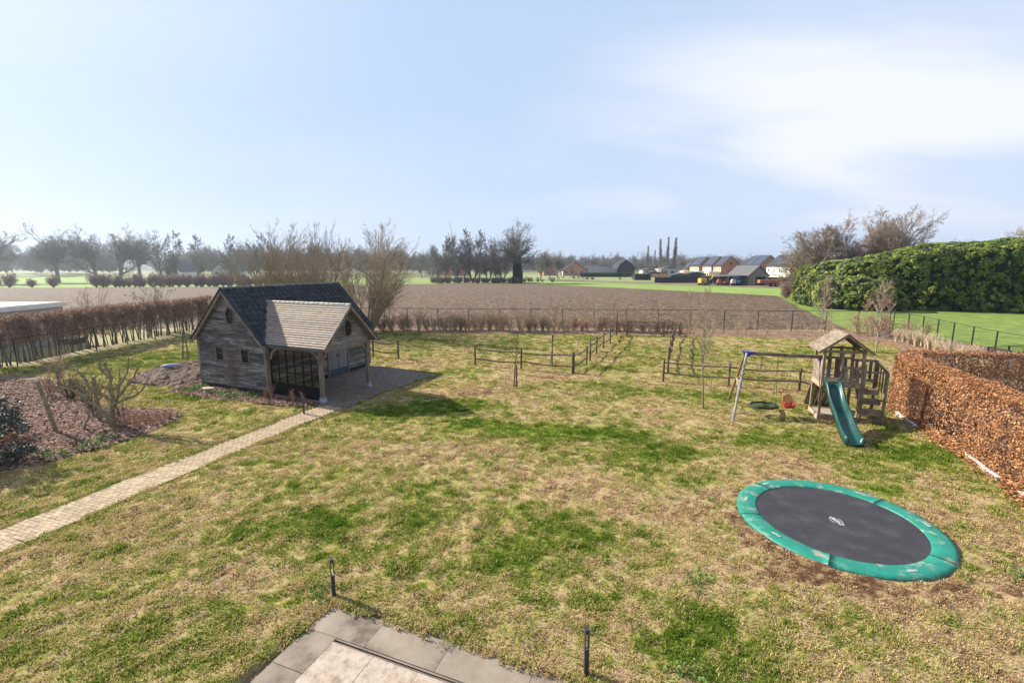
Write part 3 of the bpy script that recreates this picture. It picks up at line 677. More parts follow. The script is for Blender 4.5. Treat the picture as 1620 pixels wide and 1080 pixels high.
Lc = along([tuple((np.array(a)+np.array(b))/2) for a, b in zip(along(PATH_L, 12), along(PATH_R, 12))], 400)
seg = np.r_[0, np.cumsum(np.hypot(*np.diff(Lc, axis=0).T))]
bricks = []
s_ = 0.0; row = 0
while s_ < seg[-1]:
    cx, cy = np.interp(s_, seg, Lc[:, 0]), np.interp(s_, seg, Lc[:, 1])
    dx, dy = np.interp(s_+.05, seg, Lc[:, 0]) - np.interp(s_-.05, seg, Lc[:, 0]), np.interp(s_+.05, seg, Lc[:, 1]) - np.interp(s_-.05, seg, Lc[:, 1])
    a = math.atan2(dy, dx); nx, ny = math.sin(a), -math.cos(a)
    lay = [(-.5, .5), (0, 1), (1, 1), (2, 1), (3, 1), (4, 1), (5, .5)] if row % 2 else [(k, 1) for k in range(6)]
    for j, wd in lay:
        o_ = (j + .5) * 0.2 - .6 if not row % 2 else ((j + .5) * .2 - .5 if wd == 1 else (-.55 if j < 0 else .55))
        bricks.append((cx + nx*o_, cy + ny*o_, a - PI/2, wd))
    s_ += 0.1; row += 1
bricks = [b for b in bricks if abs(b[0]) < b[1]*1.15 + 0.5 and not inpoly(np.array([b[0]]), np.array([b[1]]), court)[0]]
bricks.sort(key=lambda b: math.hypot(b[0], b[1]))
for b in bricks[:300]:
    place(bm_, 'brick', path, (b[0]+random.gauss(0,.002), b[1]+random.gauss(0,.002), -0.008 + random.gauss(0, .002)), (random.gauss(0,.008), random.gauss(0,.008), b[2]+random.gauss(0,.01)), (1 if b[3] == 1 else .48, 1, 1))
def bricks_joined(L_, l, w, h, z, name, mt, parent):
    base = np.array(brick_mesh(l, w, h).v[0]); Fb = brick_mesh(l, w, h).f[0]; mb = MB()
    A = np.array(L_); c, s = np.cos(A[:, 2]), np.sin(A[:, 2]); n = len(A)
    zz = z + R.normal(0, .0025, n)
    V = np.stack([A[:, 0:1] + base[None,:,0]*c[:,None] - base[None,:,1]*s[:,None], A[:, 1:2] + base[None,:,0]*s[:,None] + base[None,:,1]*c[:,None], base[None,:,2] + zz[:,None]], -1)
    F = (Fb[None] + (np.arange(n)*len(base))[:, None, None]).reshape(-1, 4)
    mb.raw(V.reshape(-1, 3), F); return mb.build(name, mt, parent, kind='stuff')
bricks_joined([b[:3] for b in bricks[300:] if b[3] == 1], .195, .095, .06, -0.008, 'far_bricks', m_brick, path)

cy_ = MB(); cy_.v.append(np.array([(x, y, -0.02) for x, y in court])); cy_.n = len(court); cy_.ng(list(range(len(court))))
cyo = cy_.build('courtyard', m_brickj, kind='structure')
L_ = []
for i in range(-12, 62):
    for j in range(-50, 100):
        a, b = 4.6 + i*0.205 + (0.1 if j % 2 else 0), j*0.103
        L_.append((*shw(a, b), SH[2]))
L_ = np.array(L_); L_ = L_[inpoly(L_[:, 0], L_[:, 1], court)]
bricks_joined(L_, .197, .096, .06, -0.006, 'pavers', m_paver, cyo)
# concrete kerb round the courtyard
def kerb(pts, name, mt, w=.05, h=.08, z=0.0):
    mb = MB()
    for p, q in zip(pts[:-1], pts[1:]): mb.bar((*p, z), (*q, z), w, h)
    return mb.build(name, mt, cyo)
kerb([shw(4.68, 6.9), (-7.6, 27.3), (-4.06, 25.45)], 'kerb', m_paver)
kerb([(-6.95, 19.4), (-6.38, 21.4), (-5.3, 23.3), (-4.06, 25.45)], 'kerb', m_paver, h=0.05)

# terrace: two edging rows of concrete slabs round pale tiles; local frame with x along the far edge
TC = np.array((-3.23, 7.57)); ta = math.atan2(5.92-7.57, 1.06+3.23)
te = np.array((math.cos(ta), math.sin(ta))); tn = np.array((math.sin(ta), -math.cos(ta)))   # tn points to the house
terr = MB(); terr.v.append(np.array([(x, y, -0.09) for x, y in terrace])); terr.n = len(terrace); terr.ng(list(range(len(terrace))))
terr = terr.build('terrace', m_brickj, kind='structure')
def slab(x0, x1, y0, y1, name, mt, z=-0.045, skew=0.0, gap=0.0025):
    """slab between x0..x1 along the far edge and y0..y1 from it"""
    mb = MB(); c = TC + te*(x0+x1)/2 + tn*(y0+y1)/2
    l, w, h, b = (x1-x0)-2*gap, (y1-y0)-2*gap, 0.06, 0.003
    m = brick_mesh(l, w, h, b); me = m.mesh(name, mt)
    return place(me, name, terr, (c[0], c[1], z + random.gauss(0, .0015)), (random.gauss(0, .002), random.gauss(0, .002), ta + PI*0))
BW = 0.62
xs_ = [0.02, 1.15, 2.44, 3.84, 5.0]
for a, b in zip(xs_[:-1], xs_[1:]): slab(a, b, 0.02, BW, 'edging_slab', m_slab)
for a, b in ((BW, 1.35), (1.35, 2.62), (2.62, 3.8)): slab(0.02, BW, a, b, 'edging_slab', m_slab)
slab(BW, 4.9, BW+0.0, BW+0.035, 'drain_channel', m_slab, z=-0.052); slab(BW, 4.9, BW+0.06, BW+0.08, 'drain_channel', m_slab, z=-0.05)
yy = BW + 0.085
tw = 0.80
for r_ in range(4):
    for c_ in range(6):
        slab(BW + c_*tw, BW + (c_+1)*tw, yy + r_*tw, yy + (r_+1)*tw, 'stone_tile', m_tilepale, gap=0.002)

# ------------------------------------------------------------------ bollard lights
def bollard(x, y, h, rz, label):
    t = thing('bollard_light', label, 'bollard light', (x, y, -0.05), rz, 'bollard lights')
    w, d = 0.062, 0.085
    mb = MB(); mb.box((0, 0, h*0.29), (w, d, h*0.58)); mb.build('post', m_charcoal, t)
    for s in (-1, 1):
        mb = MB(); mb.box((s*(w/2-.006), 0, h*0.58 + h*0.17), (0.012, d-.002, h*0.34)); mb.build('side_fin', m_charcoal, t)
    mb = MB(); mb.box((0, 0, h*0.96), (w, d, h*0.08)); mb.build('cap', m_charcoal, t)
    mb = MB(); mb.box((0, 0, h*0.58+.012), (w-.026, d*.6, 0.02)); mb.build('lens', m_lens, t)
bollard(-3.28, 7.73, 0.80, rad(30), 'charcoal bollard light at the far corner of the stone terrace')
bollard(1.1, 6.06, 0.82, rad(2), 'charcoal bollard light with slotted head at the right of the terrace edge')
bollard(-8.51, 18.37, 0.76, rad(20), 'charcoal bollard light where the brick path meets the wooden shed')

# ------------------------------------------------------------------ the wooden garden house
shed = thing('garden_house', 'weathered timber garden house with dark tiled roof and open porch wing', 'garden house', (SH[0], SH[1], 0), SH[2])
W_, L_h, ZE, ZR, OV, GV = 4.66, 7.08, 2.46, 4.95, 0.16, 0.20
WX, WY0, WY1, ZW = 7.95, 0.16, 3.15, 4.245      # porch wing: outer gable plane, front and rear post lines, ridge height
WYM = (WY0 + WY1) / 2
tanm = (ZR - ZE) / (W_/2 + OV)
tanw = (ZW - ZE) / ((WY1 - WY0)/2 + 0.23)
# plinth, inner shell (dark, so that the windows look into a dark room)
mb = MB(); mb.box((W_/2, 0.04, 0.12), (W_-.02, 0.14, 0.26)); mb.build('plinth', m_darkbrick, shed)
mb = MB(); mb.box((-0.0+.04, L_h/2, 0.12), (0.14, L_h-.2, 0.26)); mb.build('plinth', m_darkbrick, shed)
mb = MB(); mb.box((W_-.05, 5.3, 0.12), (0.14, 3.4, 0.24)); mb.build('plinth', m_darkbrick, shed)
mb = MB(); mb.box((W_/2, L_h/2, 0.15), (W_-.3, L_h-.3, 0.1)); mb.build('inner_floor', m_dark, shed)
def wedge(zlo, ap, half, slope_t, step):  # not used for drawing; half width at height z
    return None
def half_at(z):                                # half width of the main gable under its roof
    return min(W_/2, max(0.0, (ZR - 0.12 - z) / tanm))
def gable_inner(y, m):
    mb = MB(); poly = [(0.06, 0.2), (W_-.06, 0.2), (W_-.06, 2.4), (W_/2, 4.6), (0.06, 2.4)]
    mb.prism(poly, 'y', y, y + 0.02); return mb.build('inner_wall', m, shed)
# inner wall behind the boards, with openings left for windows: built from strips
def strips(y, openings, zmax=4.6):
    mb = MB(); z = 0.2
    zs = sorted({0.2, 2.4, zmax} | {o_[2] for o_ in openings} | {o_[3] for o_ in openings})
    zs = sorted(set(zs) | set(np.arange(0.5, zmax, 0.15).round(3)))
    for z0, z1 in zip(zs[:-1], zs[1:]):
        zm = (z0+z1)/2; h0 = half_at(zm) - .07
        if h0 <= 0.02: continue
        segs = [(W_/2 - h0, W_/2 + h0)]
        for (a0, a1, b0, b1) in openings:
            if b0 <= zm <= b1:
                segs = [q for (p, r) in segs for q in ((p, min(r, a0)), (max(p, a1), r)) if q[1] - q[0] > 0.01]
        for p, r in segs: mb.box(((p+r)/2, y, zm), (r-p, 0.02, z1-z0))
    return mb
WIN = [(1.27, 1.84, 1.46, 2.09), (3.04, 3.61, 1.46, 2.09)]
OVAL = (2.52, 3.62, 0.28, 0.40)
ovb = (OVAL[0]-OVAL[2]*.8, OVAL[0]+OVAL[2]*.8, OVAL[1]-OVAL[3]*.8, OVAL[1]+OVAL[3]*.8)
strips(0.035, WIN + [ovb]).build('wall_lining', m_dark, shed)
# weatherboards: each a long thin clapboard with its own ends
def board(parent, a0, a1, z0, h, plane, at, sl0=0.0, sl1=0.0, t0=0.032, t1=0.012, out=-1, mt=None):
    """clapboard between a0..a1 at height z0..z0+h on plane y=at (plane 'y') or x=at ('x'); sl = how far an end slopes in over its height"""
    def p(a, o_, z): return (a, at + out*o_, z) if plane == 'y' else (at + out*o_, a, z)
    V = [p(a0, 0, z0), p(a1, 0, z0), p(a1, t0, z0), p(a0, t0, z0), p(a0+sl0, 0, z0+h), p(a1-sl1, 0, z0+h), p(a1-sl1, t1, z0+h), p(a0+sl0, t1, z0+h)]
    mb = MB()
    F = [(0,1,2,3),(4,7,6,5),(0,4,5,1),(1,5,6,2),(2,6,7,3),(3,7,4,0)]
    mb.raw(V, F if (out < 0) == (plane == 'y') else [f[::-1] for f in F])
    o_ = mb.build('board', mt or (m_oldwood if plane == 'y' else m_oldwood_x), parent); return o_
def cut(segs, lo, hi):
    return [q for (p, r) in segs for q in ((p, min(r, lo)), (max(p, hi), r)) if q[1] - q[0] > 0.04]
rb = random.Random(5)
z = 0.24; rowh = 0.158
while z < ZR - 0.25:
    zt = z + rowh + 0.012; h0 = half_at(z); h1 = half_at(zt)
    lo, hi = W_/2 - h0, W_/2 + h0
    if z < 2.45: lo, hi = lo + 0.07, hi - 0.07
    segs = [(lo, hi)]
    zm = (z + zt) / 2
    for (a0, a1, b0, b1) in WIN:
        if b0 - 0.05 < zm < b1 + 0.05: segs = cut(segs, a0 - .015, a1 + .015)
    k = 1 - ((zm - OVAL[1]) / (OVAL[3] + .01))**2
    if k > 0: segs = cut(segs, OVAL[0] - OVAL[2]*math.sqrt(k), OVAL[0] + OVAL[2]*math.sqrt(k))
    for (p, r) in segs:
        cuts = [p]
        while r - cuts[-1] > 2.4 or (r - cuts[-1] > 1.3 and rb.random() < .5):
            cuts.append(cuts[-1] + rb.uniform(.6, min(2.6, r - cuts[-1] - .5)))
        cuts.append(r)
        for q0, q1 in zip(cuts[:-1], cuts[1:]):
            s0 = (h0 - h1) if q0 == lo and z > 2.3 else 0; s1 = (h0 - h1) if q1 == hi and z > 2.3 else 0
            if q1 - q0 - s0 - s1 < 0.05: continue
            board(shed, q0 + .002, q1 - .002, z + rb.gauss(0, .004), rowh + 0.012, 'y', 0.0, s0, s1, t0=rb.uniform(.034, .052))
    z += rowh
# corner posts and trims of the front gable
def post(x, y, z0, z1, w=.16, mt=m_frame, name='post'):
    mb = MB(); mb.box((x, y, (z0+z1)/2), (w, w, z1-z0)); return mb.build(name, mt, shed)
post(0.03, 0.03, 0.2, 2.5, .15, name='corner_post'); post(W_+.03, 0.04, 0.2, 2.42, .17, name='corner_post')
post(0.03, L_h-.03, 0.2, 2.45, .15, name='corner_post'); post(W_-.03, L_h-.03, 0.2, 2.45, .15, name='corner_post')
# left wall, rear gable, right wall
z = 0.24
while z < 2.42:
    board(shed, 0.1, L_h - .1, z, rowh + .012, 'x', 0.0)
    board(shed, 5.25, L_h - .1, z, rowh + .012, 'x', W_, out=1)
    board(shed, 0.12, 3.72, z, rowh + .012, 'x', W_, out=1)
    z += rowh
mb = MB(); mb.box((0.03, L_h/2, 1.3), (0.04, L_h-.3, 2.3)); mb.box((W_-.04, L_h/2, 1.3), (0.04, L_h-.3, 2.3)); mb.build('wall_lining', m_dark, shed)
poly = [(0.06, 0.2), (W_-.06, 0.2), (W_-.06, 2.5), (W_/2, ZR-.25), (0.06, 2.5)]
mb = MB(); mb.prism(poly, 'y', L_h-.03, L_h); mb.build('rear_gable', m_oldwood, shed)
# windows of the front gable
for (a0, a1, b0, b1) in WIN:
    w = thing('window', '', '', (0, 0, 0)); del w['label'], w['category']; w.parent = shed
    cx, cz = (a0+a1)/2, (b0+b1)/2; fw = .022
    mb = MB()
    for s in (-1, 1):
        mb.box((cx + s*((a1-a0)/2 - fw/2), -0.02, cz), (fw, 0.07, b1-b0))
    mb.box((cx, -.02, b1-fw/2), (a1-a0-2*fw, .068, fw)); mb.build('frame', m_frame, w)
    mb = MB(); mb.box((cx, -.045, b0 - .015), (a1-a0+.1, .11, .03)); mb.build('sill', m_frame, w)
    mb = MB(); mb.box((cx, 0.021, cz+.02), (a1-a0-.05, .012, .014)); mb.build('glazing_bar', m_frame, w)
    mb = MB(); mb.box((cx, 0.028, cz), (a1-a0-.06, .004, b1-b0-.04)); mb.build('pane', m_glasswin, w)
    mb = MB(); mb.box((cx-.14, .10, cz), (.16, .02, b1-b0)); mb.build('curtain', m_reddirt, w)
def oval_window(cx, cz, rx, rz_, plane, at, out):
    w = bpy.data.objects.new('oval_window', None); C.objects.link(w); w.parent = shed
    def p(a, o_, z): return (a, at + out*o_, z) if plane == 'y' else (at + out*o_, a, z)
    n = 32; mb = MB(); V = []
    for k in range(n):
        c, s = math.cos(2*PI*k/n), math.sin(2*PI*k/n)
        for (e, o_) in ((0, -.02), (0, .055), (.03, .06), (.034, 0)): V.append(p(cx + (rx+e)*c, o_, cz + (rz_+e)*s))
    F = [(4*k+j, 4*((k+1) % n)+j, 4*((k+1) % n)+j+1, 4*k+j+1) for k in range(n) for j in range(3)]
    mb.raw(V, F); mb.build('frame', m_frame, w)
    mb = MB(); b = mb.n; mb.v.append(np.array([p(cx + rx*math.cos(2*PI*k/n), -.012, cz + rz_*math.sin(2*PI*k/n)) for k in range(n)])); mb.n = n; mb.ng(list(range(n)) if plane=='y' else list(range(n))); mb.build('pane', m_glasswin, w)
    mb = MB(); mb.bar(p(cx-rx, .0, cz), p(cx+rx, .0, cz), .012, .014); mb.build('glazing_bar', m_frame, w)
oval_window(OVAL[0], OVAL[1], OVAL[2], OVAL[3], 'y', 0.0, -1)
# main roof decks, barge boards, tiles
def deck(side):
    s = 1 if side == 'r' else -1
    mb = MB(); x0, x1 = W_/2, W_/2 + s*(W_/2 + OV)
    V = [(x0, -GV, ZR-.10), (x1, -GV, ZE-.10), (x1, L_h+GV, ZE-.10), (x0, L_h+GV, ZR-.10)]
    V += [(a, b, c+.05) for a, b, c in V]
    mb.raw(V, [(0,3,2,1),(4,5,6,7),(0,1,5,4),(1,2,6,5),(2,3,7,6),(3,0,4,7)] if s > 0 else [(0,1,2,3),(4,7,6,5),(0,4,5,1),(1,5,6,2),(2,6,7,3),(3,7,4,0)])
    return mb.build('roof_deck', m_frame, shed)
deck('r'); deck('l')
for yb in (-GV - .012, L_h + GV + .012):
    for s in (-1, 1):
        mb = MB(); mb.bar((W_/2 - s*.0, yb, ZR-.13), (W_/2 + s*(W_/2+OV+.02), yb, ZE-.15), .03, .17); mb.build('barge_board', m_frame, shed)
slope_len = math.hypot(W_/2 + OV, ZR - ZE); ang = math.atan2(ZR - ZE, W_/2 + OV)
# pantile: S-profiled tile, x across (along ridge), y down the slope
def pantile(w, l):
    n = 7; V = []; F = []
    for j in (0, 1):
        for i in range(n + 1):
            u = i / n; zc = 0.038 * math.sin(u * 2 * PI - .4) + (0.032 if j else 0.0) 
            V.append(((u - .5) * w * 1.08, (j - .5) * -l, zc))
    k = n + 1
    F += [(i, i+1, k+i+1, k+i) for i in range(n)]
    # front (lower) lip
    b = len(V)
    for i in range(n + 1): x, y, z_ = V[k+i]; V.append((x, y, z_ - 0.032))
    F += [(k+i, k+i+1, b+i+1, b+i) for i in range(n)]
    mb = MB(); mb.raw(V, F); return mb
ncol, nrow = 24, 12
tw_, tl_ = (L_h + 2*GV) / ncol, slope_len / nrow
ptm = pantile(tw_, tl_ * 1.12).mesh('pantile', m_pantile)
def tile_mat(s, y, d, lift=.03):
    """matrix on the main slope; d distance down from the ridge"""
    ex = Vector((0, s, 0)); ey = Vector((-s*math.cos(ang), 0, math.sin(ang)))   # ey points up the slope
    ez = ex.cross(ey)
    if ez.z < 0: ex = -ex; ez = -ez
    M = Matrix((ex, ey, ez)).transposed().to_4x4()
    M.translation = Vector((W_/2 + s*math.cos(ang)*d, y, ZR - math.sin(ang)*d)) + ez*lift - Vector((0,0,.03))
    return M
def valley_hidden(y, d):
    zc = ZR - math.sin(ang)*d
    if zc > ZW: return False
    hw = (ZW - zc) / tanw
    return abs(y - WYM) < hw - 0.12
for r_ in range(nrow):
    for c_ in range(ncol):
        y = -GV + (c_ + .5)*tw_; d = (r_ + .55) * tl_
        if valley_hidden(y, d): continue
        o_ = place(ptm, 'pantile', shed); o_.matrix_local = tile_mat(1, y, d, .03 + random.gauss(0, .003)) @ Matrix.Rotation(random.gauss(0, .012), 4, 'Z')
# unseen left slope: same tiles joined
base = np.array([v.co[:] for v in ptm.vertices]); Fp = np.array([p.vertices[:] for p in ptm.polygons])
mb = MB()
for r_ in range(nrow):
    for c_ in range(ncol):
        Mt = np.array(tile_mat(-1, -GV + (c_+.5)*tw_, (r_+.55)*tl_, .03)); mb.raw(base @ Mt[:3,:3].T + Mt[:3,3], Fp)
mb.build('rear_pantiles', m_pantile, shed, kind='stuff')
# ridge tiles
def ridge_tile(l, r0, r1):
    mb = MB(); n = 8; V = []
    for (y, r) in ((-l/2, r0), (l/2, r1)):
        for i in range(n+1): a = PI*i/n; V.append((r*math.cos(a), y, r*math.sin(a)*.9))
    F = [(i, i+1, n+2+i, n+1+i) for i in range(n)]; mb.raw(V, F); 
    b = mb.n; mb.raw([(x*.8, y, z*.8) for x, y, z in V[:n+1]], []) if False else None
    mb.ng(list(range(n, -1, -1))); return mb
m_ridge = mat('ridge_tile_glaze', [(0.05,0.055,0.06),(0.14,0.135,0.13)], scale=5, rnd=.3, rough=.55, bump=.2)
rm_ = ridge_tile(.40, .12, .10).mesh('ridge_tile', m_ridge)
nr = 19
for i in range(nr):
    place(rm_, 'ridge_tile', shed, (W_/2, -GV + (i+.5)*(L_h+2*GV)/nr, ZR - .03), (random.gauss(0,.008), 0, 0))
# verge tiles along the two front rakes
mb = MB()
for s in (-1, 1):
    mb.bar((W_/2, -GV-.03, ZR-.02), (W_/2 + s*(W_/2+OV+.03), -GV-.03, ZE-.045), .07, .06)
    mb.bar((W_/2, L_h+GV+.03, ZR-.02), (W_/2 + s*(W_/2+OV+.03), L_h+GV+.03, ZE-.045), .07, .06)
mb.build('verge_tiles', m_pantile, shed)
# purlin ends under the overhang
for s in (-1, 1):
    for k in (.25, .95): 
        mb = MB(); x = W_/2 + s*(W_/2)*k; mb.box((x, -.1, ZR-.2-tanm*abs(x-W_/2)-.06), (.08, .2, .12)); mb.build('purlin_end', m_frame, shed)

# ---- porch wing
XJ = lambda z: W_/2 + (ZR - z)/tanm            # where the wing meets the main slope at height z
hw = (WY1-WY0)/2 + .23
GW = WX + .40
for s in (-1, 1):
    yE = WYM + s*hw
    V = [(XJ(ZW)-.1, WYM, ZW-.06), (GW, WYM, ZW-.06), (GW, yE, ZE-.06), (XJ(ZE)-.1, yE, ZE-.06)]
    V += [(a, b, c+.04) for a, b, c in V]
    mb = MB(); mb.raw(V, [(0,3,2,1),(4,5,6,7),(0,1,5,4),(1,2,6,5),(2,3,7,6),(3,0,4,7)]); mb.build('wing_roof_deck', m_frame, shed)
angw = math.atan2(ZW-ZE, hw); slw = math.hypot(ZW-ZE, hw)
nc = 20
for s in (-1, 1):
    for k in range(nc):
        d0, d1 = slw*k/nc, slw*(k+1.12)/nc
        def pt(x, d, l): return (x, WYM + s*(math.cos(angw)*d + math.sin(angw)*l), ZW - math.sin(angw)*d + math.cos(angw)*l)
        z0, z1 = ZW - math.sin(angw)*d0, ZW - math.sin(angw)*d1
        xa0, xa1 = XJ(z0) + .02, XJ(z1) + .02
        if s < 0:
            # every course of the sunny slope is one proud row of flat tiles
            mb = MB(); li = random.uniform(0, .008)
            V = [pt(xa0, d0, -.01), pt(GW+.02, d0, -.01), pt(GW+.02, d1, .010), pt(xa1, d1, .010), pt(xa0, d0, .008), pt(GW+.02, d0, .008), pt(GW+.02, d1, .045+li), pt(xa1, d1, .045+li)]
            mb.raw(V, [(0,1,2,3),(4,7,6,5),(0,4,5,1),(1,5,6,2),(2,6,7,3),(3,7,4,0)])
        else:
            mb = MB(); V = [pt(xa0, d0, -.01), pt(GW, d0, -.01), pt(GW, d1, .005), pt(xa1, d1, .005), pt(xa0, d0, .008), pt(GW, d0, .008), pt(GW, d1, .03), pt(xa1, d1, .03)]
            mb.raw(V, [(0,3,2,1),(4,5,6,7),(0,1,5,4),(1,2,6,5),(2,3,7,6),(3,0,4,7)])
        mb.build('tile_course', m_shingle, shed)
m_ridge2 = mat('brown_ridge_tile', [(0.22,0.19,0.165),(0.36,0.32,0.28)], scale=5, rnd=.2, rough=.6)
rm2 = ridge_tile(.34, .095, .08).mesh('ridge_tile', m_ridge2)
x0 = XJ(ZW); n2 = 17
for i in range(n2):
    place(rm2, 'ridge_tile', shed, (x0 + (i+.5)*(GW - x0)/n2, WYM, ZW - .02), (0, 0, PI/2))
# lead flashing in the valley
mb = MB(); mb.bar((XJ(ZW)-.02, WYM-.0, ZW+.03), (XJ(ZE)-.02, WYM-hw, ZE+.03), .16, .02, up=(0.7, 0, .7)); mb.bar((XJ(ZW)-.02, WYM, ZW+.03), (XJ(ZE)-.02, WYM+hw, ZE+.03), .16, .02, up=(.7, 0, .7)); mb.build('flashing', m_lead, shed)
for s in (-1, 1):
    mb = MB(); mb.bar((GW+.015, WYM, ZW-.07), (GW+.015, WYM+s*(hw+.02), ZE-.08), .03, .15); mb.build('barge_board', m_frame, shed)
    mb = MB(); mb.bar((GW+.03, WYM, ZW+.02), (GW+.03, WYM+s*(hw+.03), ZE+.01), .05, .03); mb.build('verge_tiles', m_shingle if s < 0 else m_pantile, shed)
# gutters
mb = MB(); mb.bar((XJ(ZE)-.1, WYM-hw-.05, ZE-.06), (GW, WYM-hw-.05, ZE-.075), .10, .06); mb.build('gutter', m_lead, shed)
mb = MB(); mb.bar((XJ(ZE)-.1, WYM+hw+.05, ZE-.06), (GW+.08, WYM+hw+.05, ZE-.075), .10, .06); mb.build('gutter', m_lead, shed)
mb = MB(); mb.bar((W_+OV+.05, WY1+.5, ZE-.09), (W_+OV+.05, L_h+GV, ZE-.09), .1, .06); mb.build('gutter', m_lead, shed)
# posts with stone feet, beams, braces
for (y, nm) in ((WY0, 'a'), (WY1, 'b')):
    p_ = post(WX-.08, y, .22, 2.38, .16)
    mb = MB(); V = []
    for (zz, q) in ((0, .13), (.04, .13), (.2, .095), (.23, .095)):
        V += [(WX-.08-q, y-q, zz), (WX-.08+q, y-q, zz), (WX-.08+q, y+q, zz), (WX-.08-q, y+q, zz)]
    F = [(4*k+i, 4*k+(i+1) % 4, 4*k+4+(i+1) % 4, 4*k+4+i) for k in range(3) for i in range(4)] + [(12, 13, 14, 15)]
    mb.raw(V, F); mb.build('stone_foot', m_stonefoot, shed)
post(W_+.1, WY1, .2, 2.38, .14)
def beam(a, b, w=.14, h=.18, name='beam'):
    mb = MB(); mb.bar(a, b, w, h); return mb.build(name, m_frame, shed)
beam((W_+.1, WY0, 2.33), (WX+.02, WY0, 2.33)); beam((W_+.1, WY1, 2.33), (WX+.02, WY1, 2.33)); beam((WX-.07, WY0-.1, 2.34), (WX-.07, WY1+.1, 2.34), .15, .19)
def brace(p0, p1, ctrl):
    n = 7; P = []
    for i in range(n):
        t = i/(n-1); P.append(tuple((1-t)**2*np.array(p0) + 2*t*(1-t)*np.array(ctrl) + t*t*np.array(p1)))
    mb = MB()
    for a, b in zip(P[:-1], P[1:]):
        a = np.array(a); b = np.array(b); d = (b-a)*.04
        mb.bar(a-d, b+d, .07, .085, up=(0, 0, 1) if abs((b-a)[2]) < .9*np.linalg.norm(b-a) else (1, .3, 0))
    mb.build('brace', m_frame, shed)
brace((WX-.08, WY0+.05, 1.72), (WX-.08, WY0+.62, 2.27), (WX-.08, WY0+.12, 2.22))
brace((WX-.08, WY1-.05, 1.72), (WX-.08, WY1-.62, 2.27), (WX-.08, WY1-.12, 2.22))
brace((WX-.15, WY0, 1.72), (WX-.72, WY0, 2.27), (WX-.2, WY0, 2.22)); brace((W_+.18, WY0, 1.72), (W_+.75, WY0, 2.27), (W_+.22, WY0, 2.22))
brace((WX-.15, WY1, 1.72), (WX-.72, WY1, 2.27), (WX-.2, WY1, 2.22)); brace((W_+.18, WY1, 1.72), (W_+.75, WY1, 2.27), (W_+.22, WY1, 2.22))
# boarded wing gable with oval window
def hwz(z): return max(0, min((WY1-WY0)/2 + .07, (ZW - .12 - z)/tanw))
WOV = (1.82, 3.13, .25, .37)
z = 2.43
while z < ZW - .2:
    zt = z + rowh + .012; h0, h1 = hwz(z), hwz(zt); lo, hi = WYM-h0, WYM+h0; segs = [(lo, hi)]
    k = 1 - (((z+zt)/2 - WOV[1]) / (WOV[3]+.01))**2
    if k > 0: segs = cut(segs, WOV[0]-WOV[2]*math.sqrt(k), WOV[0]+WOV[2]*math.sqrt(k))
    for p, r in segs:
        board(shed, p, r, z, rowh+.012, 'x', WX, (h0-h1) if p == lo else 0, (h0-h1) if r == hi else 0, out=1)
    z += rowh
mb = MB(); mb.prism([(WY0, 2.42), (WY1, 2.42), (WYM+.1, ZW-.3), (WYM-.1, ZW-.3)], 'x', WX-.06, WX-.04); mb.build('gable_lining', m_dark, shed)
oval_window(WOV[0], WOV[1], WOV[2], WOV[3], 'x', WX, 1)
# steel glazing on the porch front: black panel below, three by six panes above
gl = bpy.data.objects.new('glazed_screen', None); C.objects.link(gl); gl.parent = shed
gx0, gx1, gy = W_+.12, WX-.16, WY0
mb = MB(); mb.box(((gx0+gx1)/2, gy, .30), (gx1-gx0, .03, .60)); mb.build('lower_panel', m_steel, gl)
mb = MB(); mb.box(((gx0+gx1)/2, gy-.02, .02), (gx1-gx0+.3, .10, .07)); mb.build('threshold', m_concrete, gl)
cols = np.linspace(gx0, gx1, 7); rws = [.62, 1.16, 1.70, 2.23]
for i, x in enumerate(cols):
    wv = .055 if i in (0, 2, 4, 6) else .034
    mb = MB(); mb.box((x, gy, 1.42), (wv, .05, 1.64)); mb.build('mullion', m_steel, gl)
for i, zz in enumerate(rws):
    mb = MB(); mb.box(((gx0+gx1)/2, gy, zz), (gx1-gx0, .044, .05 if i in (0, 3) else .036)); mb.build('transom', m_steel, gl)
for i in range(6):
    for j in range(3):
        mb = MB(); mb.box(((cols[i]+cols[i+1])/2, gy, (rws[j]+rws[j+1])/2), (cols[i+1]-cols[i]-.03, .006, rws[j+1]-rws[j]-.03)); mb.build('pane', m_clear, gl)
# double door in the right wall behind the porch
for k, (b0, b1) in enumerate(((3.80, 4.46), (4.50, 5.16))):
    d_ = bpy.data.objects.new('door', None); C.objects.link(d_); d_.parent = shed
    n = 6
    for i in range(n):
        q = (b1-b0)/n; mb = MB(); mb.box((W_+.03, b0+(i+.5)*q, 1.24), (.035, q-.008, 1.66)); mb.build('board', m_doorwood, d_)
    mb = MB(); mb.box((W_+.034, (b0+b1)/2, .22), (.05, b1-b0, .36)); mb.build('kick_plate', m_greywall if False else m_lead, d_)
    mb = MB(); mb.box((W_+.065, b1-.08 if k == 0 else b0+.08, 1.15), (.03, .03, .14)); mb.build('handle', m_steel, d_)
for y in (3.74, 5.21):
    mb = MB(); mb.box((W_+.04, y, 1.15), (.07, .09, 2.2)); mb.build('door_post', m_frame, shed)
mb = MB(); mb.box((W_+.04, 4.48, 2.16), (.07, 1.38, .1)); mb.build('lintel', m_frame, shed)
mb = MB(); mb.box((W_+.02, 4.48, 2.3), (.03, 1.5, .24)); mb.build('lintel_board', m_oldwood, shed)
